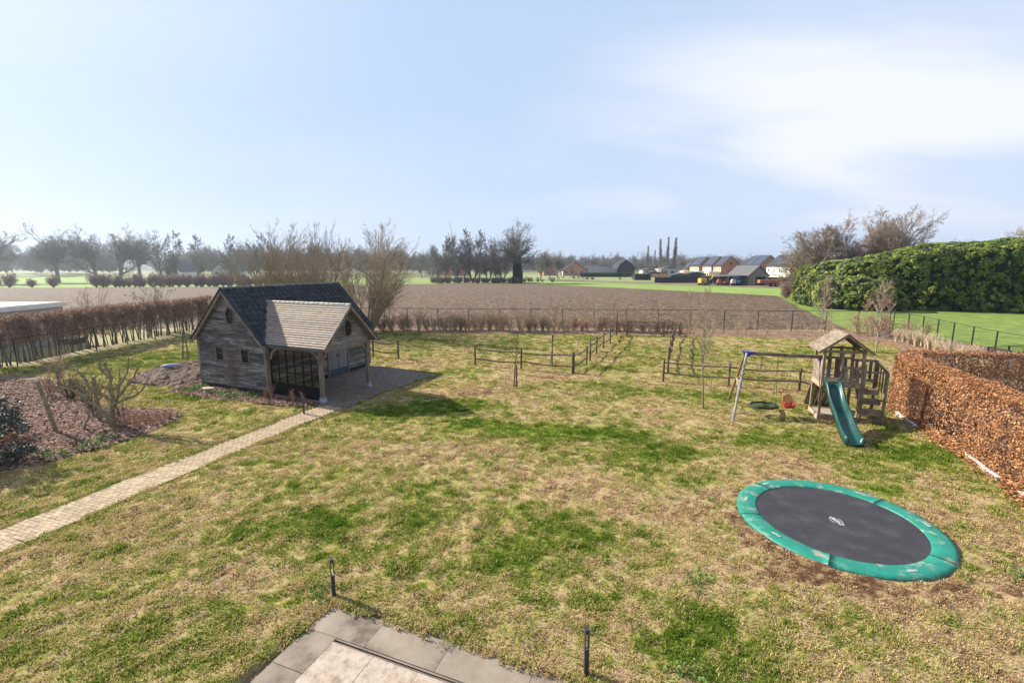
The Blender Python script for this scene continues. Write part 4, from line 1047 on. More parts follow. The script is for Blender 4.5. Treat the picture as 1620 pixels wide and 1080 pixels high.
# ------------------------------------------------------------------ in-ground trampoline
tr = thing('trampoline', 'round in-ground trampoline with green padded rim and black mat sunk in the lawn', 'trampoline', (TR[0], TR[1], 0.0))
m_pad = mat('green_pad_vinyl', [(0.36,(0.30,0.26,0.18)),(0.42,(0.055,0.21,0.15)),(0.5,(0.010,0.165,0.115)),(0.62,(0.014,0.205,0.145))], scale=2.6, stretch=(1,1,1), coord='Pos', rough=0.5, spec=.35, detail=7, bump=.5, bscale=5, nrough=.65)
m_mat = mat('trampoline_mat', [(0.40,(0.030,0.027,0.032)),(0.55,(0.036,0.034,0.040)),(0.70,(0.055,0.052,0.056))], scale=2.2, coord='Pos', rough=0.75, detail=9, bump=.15, bscale=60)
m_print = mat('white_print', [(0.36,0.37,0.37),(0.46,0.47,0.47)], scale=20, rough=.6)
RO, RI = 2.13, 1.68
cuts_ = [rad(a) for a in (118, 172, 232, 305, 28)]
cuts_.sort(); cuts_.append(cuts_[0] + 2*PI)
for a0, a1 in zip(cuts_[:-1], cuts_[1:]):
    n = max(6, int((a1-a0)/rad(4))); prof = [(RI+.012, .035), (RI, .06), (RI+.04, .082), (RI+.2, .092), (RO-.1, .085), (RO-.01, .066), (RO, .035), (RO-.01, -.02)]
    V = []; 
    for i in range(n+1):
        a = a0 + .004 + (a1-a0-.008)*i/n
        w = .012*(vn(a*9, 0.0, 5)-.5) 
        for j, (r, z) in enumerate(prof):
            V.append((r*math.cos(a), r*math.sin(a), z + (w + .02*(float(vn(a*14, r*7, 8))-.5) if 1 < j < 6 else 0)))
    k = len(prof); F = [(i*k+j, (i+1)*k+j, (i+1)*k+j+1, i*k+j+1) for i in range(n) for j in range(k-1)]
    mb = MB(); mb.raw(V, F); mb.ng(list(range(k))[::-1]); mb.ng([n*k+j for j in range(k)]); mb.build('pad_section', m_pad, tr, smooth=True)
    # seam strap
    mb = MB(); mb.bar(((RI+.04)*math.cos(a1), (RI+.04)*math.sin(a1), .085), ((RO-.05)*math.cos(a1), (RO-.05)*math.sin(a1), .08), .02, .012); mb.build('seam', m_wiremetal, tr)
mb = MB(); n = 64; V = [(0, 0, .035)]; F = []
for rr in (.6, 1.2, RI+.02):
    for i in range(n): a = 2*PI*i/n; V.append((rr*math.cos(a), rr*math.sin(a), .035 + .02*(rr/RI)**2))
F3 = []
mb.raw(V, [(1+i, 1+n+i, 1+n+(i+1) % n, 1+(i+1) % n) for i in range(n)] + [(1+n+i, 1+2*n+i, 1+2*n+(i+1) % n, 1+n+(i+1) % n) for i in range(n)])
mb.f.append(np.array([(0, 1+i, 1+(i+1) % n) for i in range(n)])); mb.mi.append(np.zeros(n, int))
mb.build('jump_mat', m_mat, tr, smooth=True)
mb = MB(); P = [((RI+.03)*math.cos(2*PI*i/n), (RI+.03)*math.sin(2*PI*i/n), .03) for i in range(n+1)]; mb.tube(P, .02, 6); mb.build('frame_tube', m_steel, tr)
def text(parent, s, loc, rz, size, mt, name='logo_lettering', rx=0.0, sx=1.0, shear=0.0, bold=0.0):
    c = bpy.data.curves.new('lettering', 'FONT'); c.body = s; c.size = size; c.align_x = 'CENTER'; c.align_y = 'CENTER'; c.extrude = .0015; c.shear = shear; c.offset = bold
    o = bpy.data.objects.new('lettering', c); C.objects.link(o)
    bpy.context.view_layer.update()
    me = bpy.data.meshes.new_from_object(o.evaluated_get(bpy.context.evaluated_depsgraph_get())); bpy.data.objects.remove(o)
    me.materials.clear(); me.materials.append(mt)
    return place(me, name, parent, loc, (rx, 0, rz), (sx, 1, 1))
# mark in the middle of the mat: slanted lettering with two arcs
lz = rad(-88)
text(tr, 'BERG', (0.0, 0.0, .043), lz, .135, m_print, sx=1.1, shear=.35, bold=.003)
cs_, sn_ = math.cos(lz), math.sin(lz)
def arc(a0, a1, rx_, ry_, ox=0, oy=0, w=.016):
    P = []
    for i in range(15):
        a = rad(a0 + (a1-a0)*i/14); x, y = ox + rx_*math.cos(a), oy + ry_*math.sin(a)
        P.append((x*cs_ - y*sn_, x*sn_ + y*cs_, .044))
    mb = MB(); 
    for p, q in zip(P[:-1], P[1:]): mb.bar(p, q, w, .003)
    mb.build('logo_arc', m_print, tr)
arc(-5, 120, .175, .11, w=.012); arc(175, 300, .175, .11, w=.012)
for a in (112, 40, 352, 275, 200, 150):
    a = rad(a); text(tr, 'BERG', ((RI+.24)*math.cos(a), (RI+.24)*math.sin(a), .104), a - PI/2 + (PI if math.sin(a) < 0 else 0), .085, m_print, name='pad_lettering', shear=.3, bold=.002)
# ------------------------------------------------------------------ play tower with slide, steps and swing beam
TA = rad(-18)
pt_ = thing('play_tower', 'weathered wooden play tower with pitched roof, green slide, steps and swing beam', 'play tower', (12.15, 17.8, 0), TA)
c_, s_n = math.cos(TA), math.sin(TA)
def tl(x, y):                      # world -> tower frame
    dx, dy = x-12.15, y-17.8; return (dx*c_ + dy*s_n, -dx*s_n + dy*c_)
def pbar(name, a, b, w, h, mt=m_playwood, up=(0,0,1), par=None):
    mb = MB(); mb.bar(a, b, w, h, up); return mb.build(name, mt, par or pt_)
TWd, TDp = 1.30, 1.06
FZ = 1.50
for (x, y) in ((0, 0), (TWd, 0), (0, TDp), (TWd, TDp)):
    pbar('post', (x, y, -.02), (x, y, 2.86), .09, .09, up=(0, 1, 0))
pbar('post', (.62, 0, FZ-.1), (.62, 0, 2.80), .085, .045, up=(0, 1, 0)); pbar('post', (.50, TDp, FZ-.1), (.50, TDp, 2.8), .09, .045, up=(0, 1, 0)); pbar('post', (.88, TDp, FZ-.1), (.88, TDp, 2.8), .09, .045, up=(0, 1, 0))
for y in (0, TDp):
    pbar('rail', (-.05, y-.06, 2.74), (TWd+.05, y-.06, 2.74), .03, .09)
for x in (0, TWd):
    pbar('rail', (x, 0, 2.74), (x, TDp, 2.74), .03, .09); pbar('rail', (x, 0, FZ-.08), (x, TDp, FZ-.08), .04, .14)
pbar('rail', (0, -.06, FZ-.08), (TWd, -.06, FZ-.08), .04, .14); pbar('rail', (0, TDp+.05, FZ-.08), (TWd, TDp+.05, FZ-.08), .04, .14)
pbar('rail', (0, TDp, 2.32), (TWd, TDp, 2.32), .04, .09); pbar('rail', (.62, 0, 2.12), (TWd, 0, 2.12), .04, .09); pbar('rail', (0, .0, 2.30), (0, TDp, 2.30), .035, .09, m_playlight)
for i in range(9):
    pbar('floor_board', (.02, .06 + i*(TDp-.1)/8.4, FZ), (TWd-.02, .06 + i*(TDp-.1)/8.4, FZ), .105, .022)
for i in range(6):
    y = .13 + i*.16; pbar('slat', (-.035, y, FZ-.15), (-.035, y, 2.30), .095, .018, m_playlight, up=(1, 0, 0))
for i in range(3):
    x = .76 + i*.19; pbar('slat', (x, -.03, FZ-.1), (x, -.03, 2.14), .13, .018, up=(0, 1, 0))
for i in range(4):
    x = .24 + i*.27; pbar('slat', (x, TDp+.03, FZ-.1), (x, TDp+.03, 2.32), .15, .018, up=(0, 1, 0))
pbar('apron', (-.04, -.05, FZ-.12), (-.04, TDp+.05, FZ-.12), .02, .2, m_playlight)
# roof: ridge runs front to back
RY0, RY1, RZ, RE, RO_ = -.24, TDp+.28, 3.46, 2.74, .26
for s in (-1, 1):
    xr_ = TWd/2 + s*(TWd/2 + RO_)
    nb = 9
    for i in range(nb):
        t0, t1 = i/nb, (i+1)/nb
        xa, za = TWd/2 + (xr_-TWd/2)*t0, RZ + (RE-RZ)*t0; xb, zb = TWd/2 + (xr_-TWd/2)*t1, RZ + (RE-RZ)*t1
        mb = MB(); lift = .007
        V = [(xa, RY0, za-.012), (xb, RY0, zb-.012), (xb, RY1, zb-.012), (xa, RY1, za-.012), (xa, RY0, za+.004), (xb, RY0, zb+lift), (xb, RY1, zb+lift), (xa, RY1, za+.004)]
        mb.raw(V, BOXF if s > 0 else BOXF[:, ::-1]); mb.build('roof_board', m_playroof if 'm_playroof' in globals() else m_playwood, pt_)
    for y in (RY0+.05, RY1-.05):
        pbar('rafter', (TWd/2, y, RZ-.06), (xr_, y, RE-.06), .03, .09)
# swing beam and A-frame
def P3(x, y, z): a, b = tl(x, y); return (a, b, z)
apex = P3(9.66, 18.90, 2.44); bend = P3(12.5, 18.05, 2.42)
nf, ff = P3(8.66, 17.58, -.02), P3(9.76, 20.36, -.02)
pbar('swing_beam', (apex[0]-.12, apex[1], 2.44), (bend[0]+.1, bend[1], 2.43), .09, .13)
mb = MB(); mb.tube([nf, (apex[0]+.0, apex[1]-.10, 2.46)], [.055, .05], 8); mb.build('leg', m_playpole, pt_)
mb = MB(); mb.tube([ff, (apex[0]-.02, apex[1]+.09, 2.44)], [.052, .05], 8); mb.build('leg', m_playtan, pt_)
def lerp(a, b, t): return tuple(np.array(a)*(1-t) + np.array(b)*t)
pbar('cross_tie', lerp(nf, (apex[0], apex[1]-.1, 2.46), .44), lerp(ff, (apex[0], apex[1]+.09, 2.44), .5), .05, .10, m_playlight)
mb = MB(); mb.box((apex[0]+.08, apex[1], 2.50), (.46, .17, .035))
mb.prism([(apex[0]-.12, 2.49), (apex[0]+.30, 2.49), (apex[0]-.02, 2.22)], 'y', apex[1]-.085, apex[1]-.06); mb.prism([(apex[0]-.12, 2.49), (apex[0]+.30, 2.49), (apex[0]-.02, 2.22)], 'y', apex[1]+.06, apex[1]+.085)
mb.build('corner_bracket', m_blue, pt_)
mb = MB(); mb.box((-.03, bend[1]+.0, 2.34), (.13, .13, .14)); mb.build('beam_bracket', m_blue, pt_)
# slide: trough with flared sides following a wavy profile
sl = [(-.02, 1.50), (-.30, 1.42), (-.75, 1.02), (-1.15, .80), (-1.55, .66), (-2.0, .42), (-2.45, .24), (-2.85, .17), (-3.0, .165)]
sl0 = (.33, -.05); sd = rad(1.5)
prof = [(-.30, -.13), (-.315, .17), (-.27, .185), (-.235, .14), (-.205, .02), (-.12, .0), (.12, .0), (.205, .02), (.235, .14), (.27, .185), (.315, .17), (.30, -.13)]
Pp = along(sl, 26); V = []
for (d, z) in Pp:
    for (u, w) in prof: u *= .84; V.append((sl0[0] + u*math.cos(sd) - d*math.sin(sd)*-1*0 + d*math.sin(sd), sl0[1] + d*math.cos(sd), max(.005, z + w*.95)))
k = len(prof); F = [(i*k+j, i*k+j+1, (i+1)*k+j+1, (i+1)*k+j) for i in range(25) for j in range(k-1)]
mb = MB(); mb.raw(V, F); b_ = mb.n
mb.ng([25*k + j for j in range(k)])
sld = mb.build('slide', m_slide, pt_, smooth=True)
sm = sld.modifiers.new('thick', 'SOLIDIFY'); sm.thickness = .012
# sandpit frame, climbing board at the rear
for a, b in (((-.05, -.06, .1), (TWd, -.06, .1)), ((-.05, -.06, .1), (-.05, TDp+.06, .1)), ((-.05, TDp+.06, .1), (TWd, TDp+.06, .1))):
    pbar('sandpit_board', a, b, .035, .20, m_playlight if a[0] == b[0] else m_playwood)
pbar('sandpit_lid', (.02, TDp/2, .19), (.80, TDp/2, .19), TDp, .02, m_playlight)
for i in range(5):
    x = .08 + i*.21
    pbar('climbing_board', (x, TDp+1.0, .02), (x, TDp+.06, FZ-.05), .195, .022)
for (x, t, cc) in ((.2, .3, m_orangeplastic), (.55, .5, m_blue), (.8, .25, m_redplastic), (.35, .7, m_orangeplastic)):
    p_ = lerp((x, TDp+1.0, .03), (x, TDp+.06, FZ-.04), t); mb = MB(); mb.box(p_, (.10, .08, .07)); mb.build('climbing_hold', cc, pt_)
# steps module at the right
SX0, SX1 = TWd, TWd + .80
for (x, y, h) in ((SX1, -.02, 2.02), (SX1, TDp-.05, 2.30), (SX0+.06, -.02, 2.3)):
    pbar('post', (x, y-.02, -.02), (x, y-.02, h), .085, .085, up=(0, 1, 0))
for i, (y, z) in enumerate(((-.02, .50), (.24, .86), (.50, 1.20))):
    pbar('step', (SX0+.02, y+.10, z), (SX1-.02, y+.10, z), .26, .035); pbar('riser', (SX0+.02, y-.03, z-.10), (SX1-.02, y-.03, z-.10), .025, .17)
pbar('step', (SX0+.02, .90, FZ), (SX1, .90, FZ), .34, .03)
pbar('rail', (SX0, -.07, .14), (SX1, -.07, .14), .03, .12); pbar('rail', (SX1+.01, -.05, .14), (SX1+.01, TDp, .14), .03, .12)
pbar('rail', (SX1, -.06, 2.02), (SX1, TDp, 2.24), .03, .09); pbar('rail', (SX0, -.04, 1.98), (SX1, -.04, 2.02), .03, .07); pbar('rail', (SX0+.04, TDp, 2.26), (SX1, TDp, 2.26), .03, .09)
for i in range(4):
    y = .14 + i*.23; pbar('slat', (SX1+.02, y, .95+.2*i*.5), (SX1+.02, y, 2.04+.05*i), .10, .018, up=(1, 0, 0))
for i in range(3):
    x = SX0 + .16 + i*.24; pbar('slat', (x, TDp+.02, FZ-.1), (x, TDp+.02, 2.26), .11, .018, up=(0, 1, 0))
# rubber tag handles
for x in (.14, .54):
    mb = MB(); mb.tube([(x, -.02, 1.78), (x, -.10, 1.80), (x, -.10, 1.98), (x, -.02, 2.0)], .014, 6); mb.build('grab_handle', m_blue, pt_)

# swings hang from the beam: things of their own
def on_beam(t, z=2.37): 
    a = np.array((9.66, 18.90)); b = np.array((12.5, 18.05)); p = a*(1-t) + b*t; return (p[0], p[1], z)
def chain(parent, a, b, o, mt=m_rope, r=.008):
    mb = MB(); a = np.array(a) - o; b = np.array(b) - o; P = [a*(1-t) + b*t for t in np.linspace(0, 1, 9)]
    P = [p + np.array((.004*math.sin(i*2.1), .004*math.cos(i*1.7), 0)) for i, p in enumerate(P)]; mb.tube(P, r, 5); mb.build('rope', mt, parent)
o = np.array((10.12, 18.10, .46)); ns = thing('nest_swing', 'round black-rimmed nest swing hanging low beside the A-frame leg', 'nest swing', tuple(o))
tilt = rad(-19)
mb = MB(); n = 30; P = [(.50*math.cos(2*PI*i/n), .34*math.sin(2*PI*i/n)*1.3, .0) for i in range(n+1)]
P = [(x*math.cos(tilt) - y*math.sin(tilt), x*math.sin(tilt) + y*math.cos(tilt), .03*x) for x, y, z in P]; mb.tube(P, .045, 8); mb.build('rim', m_blackrubber, ns, smooth=True)
mb = MB()
for i in range(-5, 6):
    u = i*.085; h_ = math.sqrt(max(0, .47**2 - u*u)); hh = math.sqrt(max(0, .44**2 - u*u))
    def rt(x, y): return (x*math.cos(tilt) - y*math.sin(tilt), x*math.sin(tilt) + y*math.cos(tilt), -.05*(1-(x*x+y*y)/.22))
    mb.tube([rt(u, v) for v in np.linspace(-hh*.95, hh*.95, 7)], .007, 4); mb.tube([rt(v, u*.9) for v in np.linspace(-h_, h_, 7)], .007, 4)
mb.build('net', m_rope, ns)
for t, sx in ((.21, -1), (.40, 1)):
    q = on_beam(t)
    for sy in (-1, 1):
        x, y = sx*.36, sy*.30; chain(ns, q, (o[0] + x*math.cos(tilt)-y*math.sin(tilt), o[1] + x*math.sin(tilt)+y*math.cos(tilt), o[2]+.02), o)
o = np.array((11.02, 17.95, .42)); ts = thing('toddler_swing', 'red and orange plastic toddler swing seat on two ropes beside the tower', 'toddler swing', tuple(o), rad(-12))
mb = MB()
V = [(-.15, -.16, 0), (.15, -.16, 0), (.15, .14, 0), (-.15, .14, 0), (-.17, -.20, .10), (.17, -.20, .10), (.17, .16, .10), (-.17, .16, .10)]
mb.raw(V, [f for i, f in enumerate(BOXF) if i != 1]); mb.build('seat', m_redplastic, ts).modifiers.new('b', 'SOLIDIFY').thickness = .02
for s in (-1, 1):
    mb = MB(); mb.tube([(s*.16, -.18, .1), (s*.18, -.14, .19), (s*.18, .02, .22), (s*.16, .16, .14)], .03, 7); mb.build('arm_rest', m_redplastic, ts, smooth=True)
mb = MB(); mb.tube([(-.16, -.19, .13), (0, -.24, .13), (.16, -.19, .13)], .025, 7); mb.build('front_bar', m_redplastic, ts, smooth=True)
out_ = [(-.15, .03), (-.17, .18), (-.15, .30), (-.10, .37), (-.04, .41), (.04, .41), (.10, .37), (.15, .30), (.17, .18), (.15, .03)]
mb = MB(); mb.prism([(a*1.15, .03 + (b-.03)*1.3) for a, b in out_], 'y', .15, .185); mb.build('backrest', m_orangeplastic, ts)
R_ = Matrix.Rotation(rad(-12), 3, 'Z').inverted()
for t, s in ((.60, -1), (.80, 1)):
    q = R_ @ (Vector(on_beam(t)) - Vector(o)); mb = MB(); mb.tube([tuple(q), (s*.17, .02, .22)], .007, 5); mb.build('rope', m_rope, ts)

# ------------------------------------------------------------------ post and rail paddock fences
def rail_fence(label, posts, rails=(.42, .98), h=1.18, end_rail=True, loc=None, lean=.02, sagging=True):
    o = posts[0]; t = thing('paddock_fence', label, 'fence', (o[0], o[1], 0))
    tops = []
    for (x, y) in posts:
        hh = h + random.uniform(-.05, .07); lx, ly = random.gauss(0, lean), random.gauss(0, lean)
        mb = MB(); mb.tube([(x-o[0], y-o[1], -.05), (x-o[0]+lx*.5, y-o[1]+ly*.5, hh*.5), (x-o[0]+lx, y-o[1]+ly, hh)], [.058, .055, .052], 8); mb.build('post', m_postwood, t)
    for i in range(len(posts)-1):
        (x0, y0), (x1, y1) = posts[i], posts[i+1]
        for z in rails:
            P = []; w = random.uniform(-.05, .05); z0, z1 = z + random.uniform(-.05, .05), z + random.uniform(-.05, .05)
            for k in np.linspace(0, 1, 7):
                P.append((x0-o[0] + (x1-x0)*k, y0-o[1] + (y1-y0)*k, z0 + (z1-z0)*k - (.05 + w)*math.sin(k*PI) + .012*math.sin(k*9+i)))
            mb = MB(); mb.tube(P, [.035, .042, .045, .043, .044, .04, .034], 7); mb.build('rail', m_postwood, t)
    return t
rail_fence('short run of post and rail fence emerging behind the garden house', [(-10.9, 31.4), (-9.3, 30.75), (-7.42, 29.95)])
rail_fence('nearest left run of rustic post and rail fence, three posts across the lawn', [(-2.25, 27.97), (.55, 26.75), (3.43, 25.8)])
rail_fence('short return of rustic rail fence at the right end of the left run', [(3.5, 25.86), (4.58, 28.1)])
rail_fence('rustic rail fence running away diagonally to the left side of the far gate', [(4.98, 29.2), (5.83, 31.6), (6.7, 33.7), (7.7, 36.1), (9.05, 40.1)], h=1.25)
rail_fence('two-rail fence panel between the diagonal fence and the left gate post', [(9.1, 40.2), (9.95, 40.1)])
rail_fence('two-rail fence panel right of the far field gate', [(13.0, 39.6), (14.0, 39.9), (14.6, 40.0)])
rail_fence('row of closely seen fence posts running from the gate towards the viewer on the right', [(14.4, 39.7), (13.0, 37.0), (12.0, 34.4), (11.1, 31.9), (10.2, 29.6), (9.3, 27.2), (8.9, 26.0)], h=1.25)
rail_fence('nearest right run of rustic post and rail fence behind the swing', [(7.94, 23.86), (10.95, 22.95), (13.95, 22.0), (15.7, 20.6)], lean=.01)
gt = thing('field_gate', 'grey wooden five-bar gate with crossed braces at the back of the lawn', 'gate', (10.05, 40.3, 0), math.atan2(39.5-40.3, 13.0-10.05))
gl_ = math.hypot(2.95, .8)
for x in (0, gl_):
    mb = MB(); mb.bar((x, 0, 0), (x, 0, 1.35), .14, .14, up=(0, 1, 0)); mb.build('gate_post', m_frame, gt)
for z in (.22, .62, .92, 1.2):
    if z == .62: continue
    mb = MB(); mb.bar((.09, 0, z), (gl_-.09, 0, z), .04, .085); mb.build('gate_rail', m_frame, gt)
for x in (.12, gl_-.12, gl_/2):
    mb = MB(); mb.bar((x, 0.035, .18), (x, 0.035, 1.24), .03, .08, up=(1, 0, 0)); mb.build('upright', m_frame, gt)
for a, b in (((.14, .04, 1.18), (gl_/2, .04, .24)), ((gl_/2, .04, .24), (gl_-.14, .04, 1.18)), ((.14, .06, .24), (gl_/2, .06, 1.18)), ((gl_/2, .06, 1.18), (gl_-.14, .06, .24))):
    mb = MB(); mb.bar(a, b, .02, .06); mb.build('brace', m_frame, gt)

# ------------------------------------------------------------------ wire fences
def wire_fence(label, line, n, h, z0=0.0, mesh=.30, wires=None, r=.032, toprail=.022, wr=.0035, vert=.30):
    P = along(line, n); o = P[0]; t = thing('wire_fence', label, 'fence', (o[0], o[1], 0))
    for p in P:
        mb = MB(); mb.tube([(p[0]-o[0], p[1]-o[1], -.1), (p[0]-o[0], p[1]-o[1], h)], r, 6); mb.build('post', m_wiremetal, t)
    for a, b in zip(P[:-1], P[1:]):
        mb = MB(); mb.bar((a[0]-o[0], a[1]-o[1], h-.03), (b[0]-o[0], b[1]-o[1], h-.03), toprail*1.4, toprail*1.4); mb.build('top_rail', m_wiremetal, t)
        m2 = MB(); L_ = math.dist(a, b); nv = max(2, int(L_/vert)); 
        A = np.array([[(a[0]-o[0]+(b[0]-a[0])*k/nv, a[1]-o[1]+(b[1]-a[1])*k/nv, .02), (a[0]-o[0]+(b[0]-a[0])*k/nv, a[1]-o[1]+(b[1]-a[1])*k/nv, h-.04)] for k in range(1, nv)])
        m2.tubes(A, np.full((len(A), 2), wr), 3)
        zs = np.arange(.06, h-.08, mesh)
        B = np.array([[(a[0]-o[0], a[1]-o[1], z), (b[0]-o[0], b[1]-o[1], z)] for z in zs]); m2.tubes(B, np.full((len(B), 2), wr*1.15), 3)
        m2.build('wire_mesh', m_wiremetal, t)
    return t
wire_fence('long dark wire fence with thin posts between the back shrubs and the ploughed field', [(-27.9, 45.6), (-10.2, 44.8), (3.7, 43.9), (15.4, 43.2), (27.5, 42.0), (34.4, 42.2)], 22, 1.97, vert=.5, mesh=.35, r=.04, toprail=.03)
wire_fence('dark mesh fence on the right bordering the bright green pasture', [(34.9, 42.4), (34.2, 39.4), (33.3, 36.6), (32.3, 33.9), (31.5, 31.4), (30.7, 28.6), (30.1, 25.9), (29.4, 22.8)], 10, 1.9, vert=.13, mesh=.18, wr=.0032, r=.045)
wire_fence('dark wire fence running along the bare hedge on the left', [(-29.6, 22.0), (-29.2, 36.9), (-28.4, 45.4)], 10, 1.75, vert=.6, mesh=.45)
wire_fence('black close-mesh fence corner beyond the second beech hedge', [(29.5, 26.2), (26.3, 25.6), (26.8, 23.0)], 5, 1.55, vert=.08, mesh=.10, wr=.005, r=.045)

# ------------------------------------------------------------------ branching generator
def grow(rng, starts, dirs, lens, rads, levels, mbs=None, n0=8):
    """levels: list of dicts. Level 0 describes the given stems; every next one its side branches.
    returns list of (P, R) per level"""
    out = []
    S = np.asarray(starts, float); D = np.asarray(dirs, float); Ln = np.asarray(lens, float); Rd = np.asarray(rads, float)
    for li, lv in enumerate(levels):
        k = lv.get('k', 5); m = len(S)
        P = np.zeros((m, k, 3)); P[:, 0] = S; d = D / np.linalg.norm(D, axis=1, keepdims=True)
        st = Ln / (k-1)
        T = np.zeros((m, k, 3)); T[:, 0] = d
        for j in range(1, k):
            d = d + rng.normal(0, lv.get('wig', .1), (m, 3)); d[:, 2] += lv.get('up', 0) / (k-1)
            d /= np.linalg.norm(d, axis=1, keepdims=True)
            P[:, j] = P[:, j-1] + d * st[:, None]; T[:, j] = d
        tt = np.linspace(0, 1, k)
        RR = Rd[:, None] * (1 - (1 - lv.get('tip', .35)) * tt[None])
        out.append((P, RR))
        if li + 1 == len(levels): break
        nx = levels[li+1]; nc = nx['n']; 
        t = nx['t'][0] + (nx['t'][1] - nx['t'][0])*rng.uniform(0, 1, (m, nc))**nx.get('tb', 1.0)
        if nx.get('end'): t[:, 0] = 1.0
        f = t * (k-1); i0 = np.clip(np.floor(f).astype(int), 0, k-2); fr = f - i0
        mi = np.arange(m)[:, None]
        S2 = P[mi, i0]*(1-fr[..., None]) + P[mi, i0+1]*fr[..., None]
        T2 = T[mi, i0+1]; R2 = RR[mi, i0]*(1-fr) + RR[mi, i0+1]*fr
        # perpendicular direction at random azimuth
        rnd = rng.normal(0, 1, (m, nc, 3)); perp = rnd - (rnd*T2).sum(-1, keepdims=True)*T2; perp /= np.linalg.norm(perp, axis=-1, keepdims=True) + 1e-9
        a = np.radians(rng.uniform(nx['ang'][0], nx['ang'][1], (m, nc)))[..., None]
        D2 = T2*np.cos(a) + perp*np.sin(a)
        shape = nx.get('shape', lambda q: 1 - .5*q)
        L2 = Ln[:, None]*nx['len']*shape(t)*rng.uniform(*nx.get('lv', (.75, 1.2)), (m, nc))
        S, D, Ln, Rd = S2.reshape(-1, 3), D2.reshape(-1, 3), L2.ravel(), (np.minimum(R2*nx.get('rr', .6), R2*.95)).ravel()
        Rd = np.maximum(Rd, nx.get('rmin', .004))
    return out
def tree_parts(levels_out, sides, mats_names, parent, trunk_levels=1, m_tr=None, m_tw=None, nm=('trunk', 'branches')):
    a = MB(); b = MB()
    for i, (P, RR) in enumerate(levels_out):
        (a if i < trunk_levels else b).tubes(P, RR, sides[min(i, len(sides)-1)])
    r = []
    if a.n: r.append((nm[0], a, m_tr))
    if b.n: r.append((nm[1], b, m_tw))
    return r
PROT = {}
def add_tree(key, name, label, cat, loc, rz, s, group=None, sz=None):
    """place a tree built once as meshes {part: mesh}"""
    t = thing(name, label, cat, loc, rz, group); t.scale = (s, s, sz or s)
    for nm, me in PROT[key]: place(me, nm, t)
    return t
def proto(key, lv, sides, m_tr, m_tw, trunk_levels=1, nm=('trunk', 'crown')):
    PROT[key] = [(n_, mb.mesh(n_, mt)) for n_, mb, mt in tree_parts(lv, sides, None, None, trunk_levels, m_tr, m_tw, nm)]

# young trees on the lawn (about 3 m) with stakes
def sapling(seed, h=3.2, r=.028, cr=None, low=.45, nb=14, twl=.32, up=.5, mt=None, mt2=None, key='sap'):
    rng = np.random.default_rng(seed)
    lv = grow(rng, [(0, 0, 0)], [(rng.normal(0, .03), rng.normal(0, .03), 1)], [h], [r], [
        dict(k=8, wig=.04, tip=.25), dict(n=nb, t=(low, .97), ang=(35, 65), len=twl, up=up, wig=.12, k=5, rr=.5, tip=.4, rmin=.012, shape=lambda q: 1.25-.8*q),
        dict(n=7, t=(.2, 1), ang=(25, 55), len=.5, up=.3, wig=.15, k=4, rr=.65, rmin=.008)])
    proto(key, lv, (7, 4, 3), mt or m_bark, mt2 or m_bark, nm=('trunk', 'branches'))
sapling(1, 2.7, .035, low=.5, nb=9, twl=.42, key='sap1'); sapling(2, 3.6, .032, low=.35, nb=24, twl=.25, up=.9, mt2=m_bark_tan, key='sap2')
sapling(3, 3.4, .03, low=.5, nb=16, twl=.26, up=.8, mt2=m_bark_tan, mt=m_bark_birch, key='sap3'); sapling(4, 4.3, .042, low=.22, nb=44, twl=.22, up=1.3, mt=m_bark_birch, mt2=m_bark_tan, key='birch1')
sapling(5, 4.6, .034, low=.28, nb=46, twl=.24, up=.9, mt=m_bark_birch, mt2=m_bark_red, key='birch2'); sapling(6, 2.9, .036, low=.45, nb=13, twl=.30, up=.7, mt2=m_bark_moss, mt=m_bark_moss, key='sap4')
def stake(x, y, h, label, lx=0, ly=0, r=.045):
    t = MB(); t.tube([(0, 0, -.05), (lx*.5, ly*.5, h*.5), (lx, ly, h)], [r, r*.95, r*.9], 8)
    o = t.build('tree_stake', m_postwood, loc=(x, y, 0)); tag(o, label, 'tree stake'); return o
yt = [('sap1', (.10, 22.6), 1.0, .4, 'crooked young tree tied to a stake in front of the left paddock fence', (.22, 22.55), 1.15),
      ('sap4', (8.16, 19.22), 1.15, 1.2, 'young tree standing alone on the lawn left of the swing', None, 0),
      ('sap2', (2.38, 28.3), 1.0, 2.0, 'slim pale sapling with a tall stake behind the middle of the left rail fence', (2.42, 27.6), 1.9),
      ('sap3', (4.62, 32.6), 1.0, .5, 'pale sapling left of the diagonal rail fence', None, 0),
      ('sap3', (6.7, 37.6), 1.05, 2.5, 'slender whitish sapling near the far left paddock corner', None, 0),
      ('sap2', (9.2, 41.2), 1.0, 3.3, 'thin sapling with a dark stake just left of the far gate', (9.3, 41.0), 2.1),
      ('sap2', (13.2, 41.3), .9, 4.3, 'thin sapling rising behind the far gate', (13.1, 41.5), 1.8),
      ('birch1', (10.75, 25.8), 1.08, .2, 'taller pale birch with upright twigs behind the right rail fence', None, 0),
      ('birch1', (11.6, 29.9), 1.0, 2.2, 'second pale birch a few metres behind the taller one', None, 0),
      ('sap4', (9.6, 21.9), .55, 2.9, 'small twiggy sapling just behind the swing A-frame', None, 0),
      ('birch2', (22.4, 33.6), 1.12, 1.0, 'reddish twigged birch rising above the left side of the tower roof', None, 0),
      ('birch2', (20.6, 26.0), 1.12, 3.0, 'leaning white-stemmed birch directly behind the tower roof', None, 0),
      ('sap3', (18.2, 36.5), .9, 5.0, 'small sapling in front of the right back border', None, 0),
      ('sap1', (-3.1, 37.6), .5, 1.0, 'tiny bare sapling alone on the back lawn', None, 0),
      ('sap2', (-11.3, 41.9), .9, 1.6, 'sapling with dark stake right of the tall willow', (-11.4, 41.6), 2.3)]
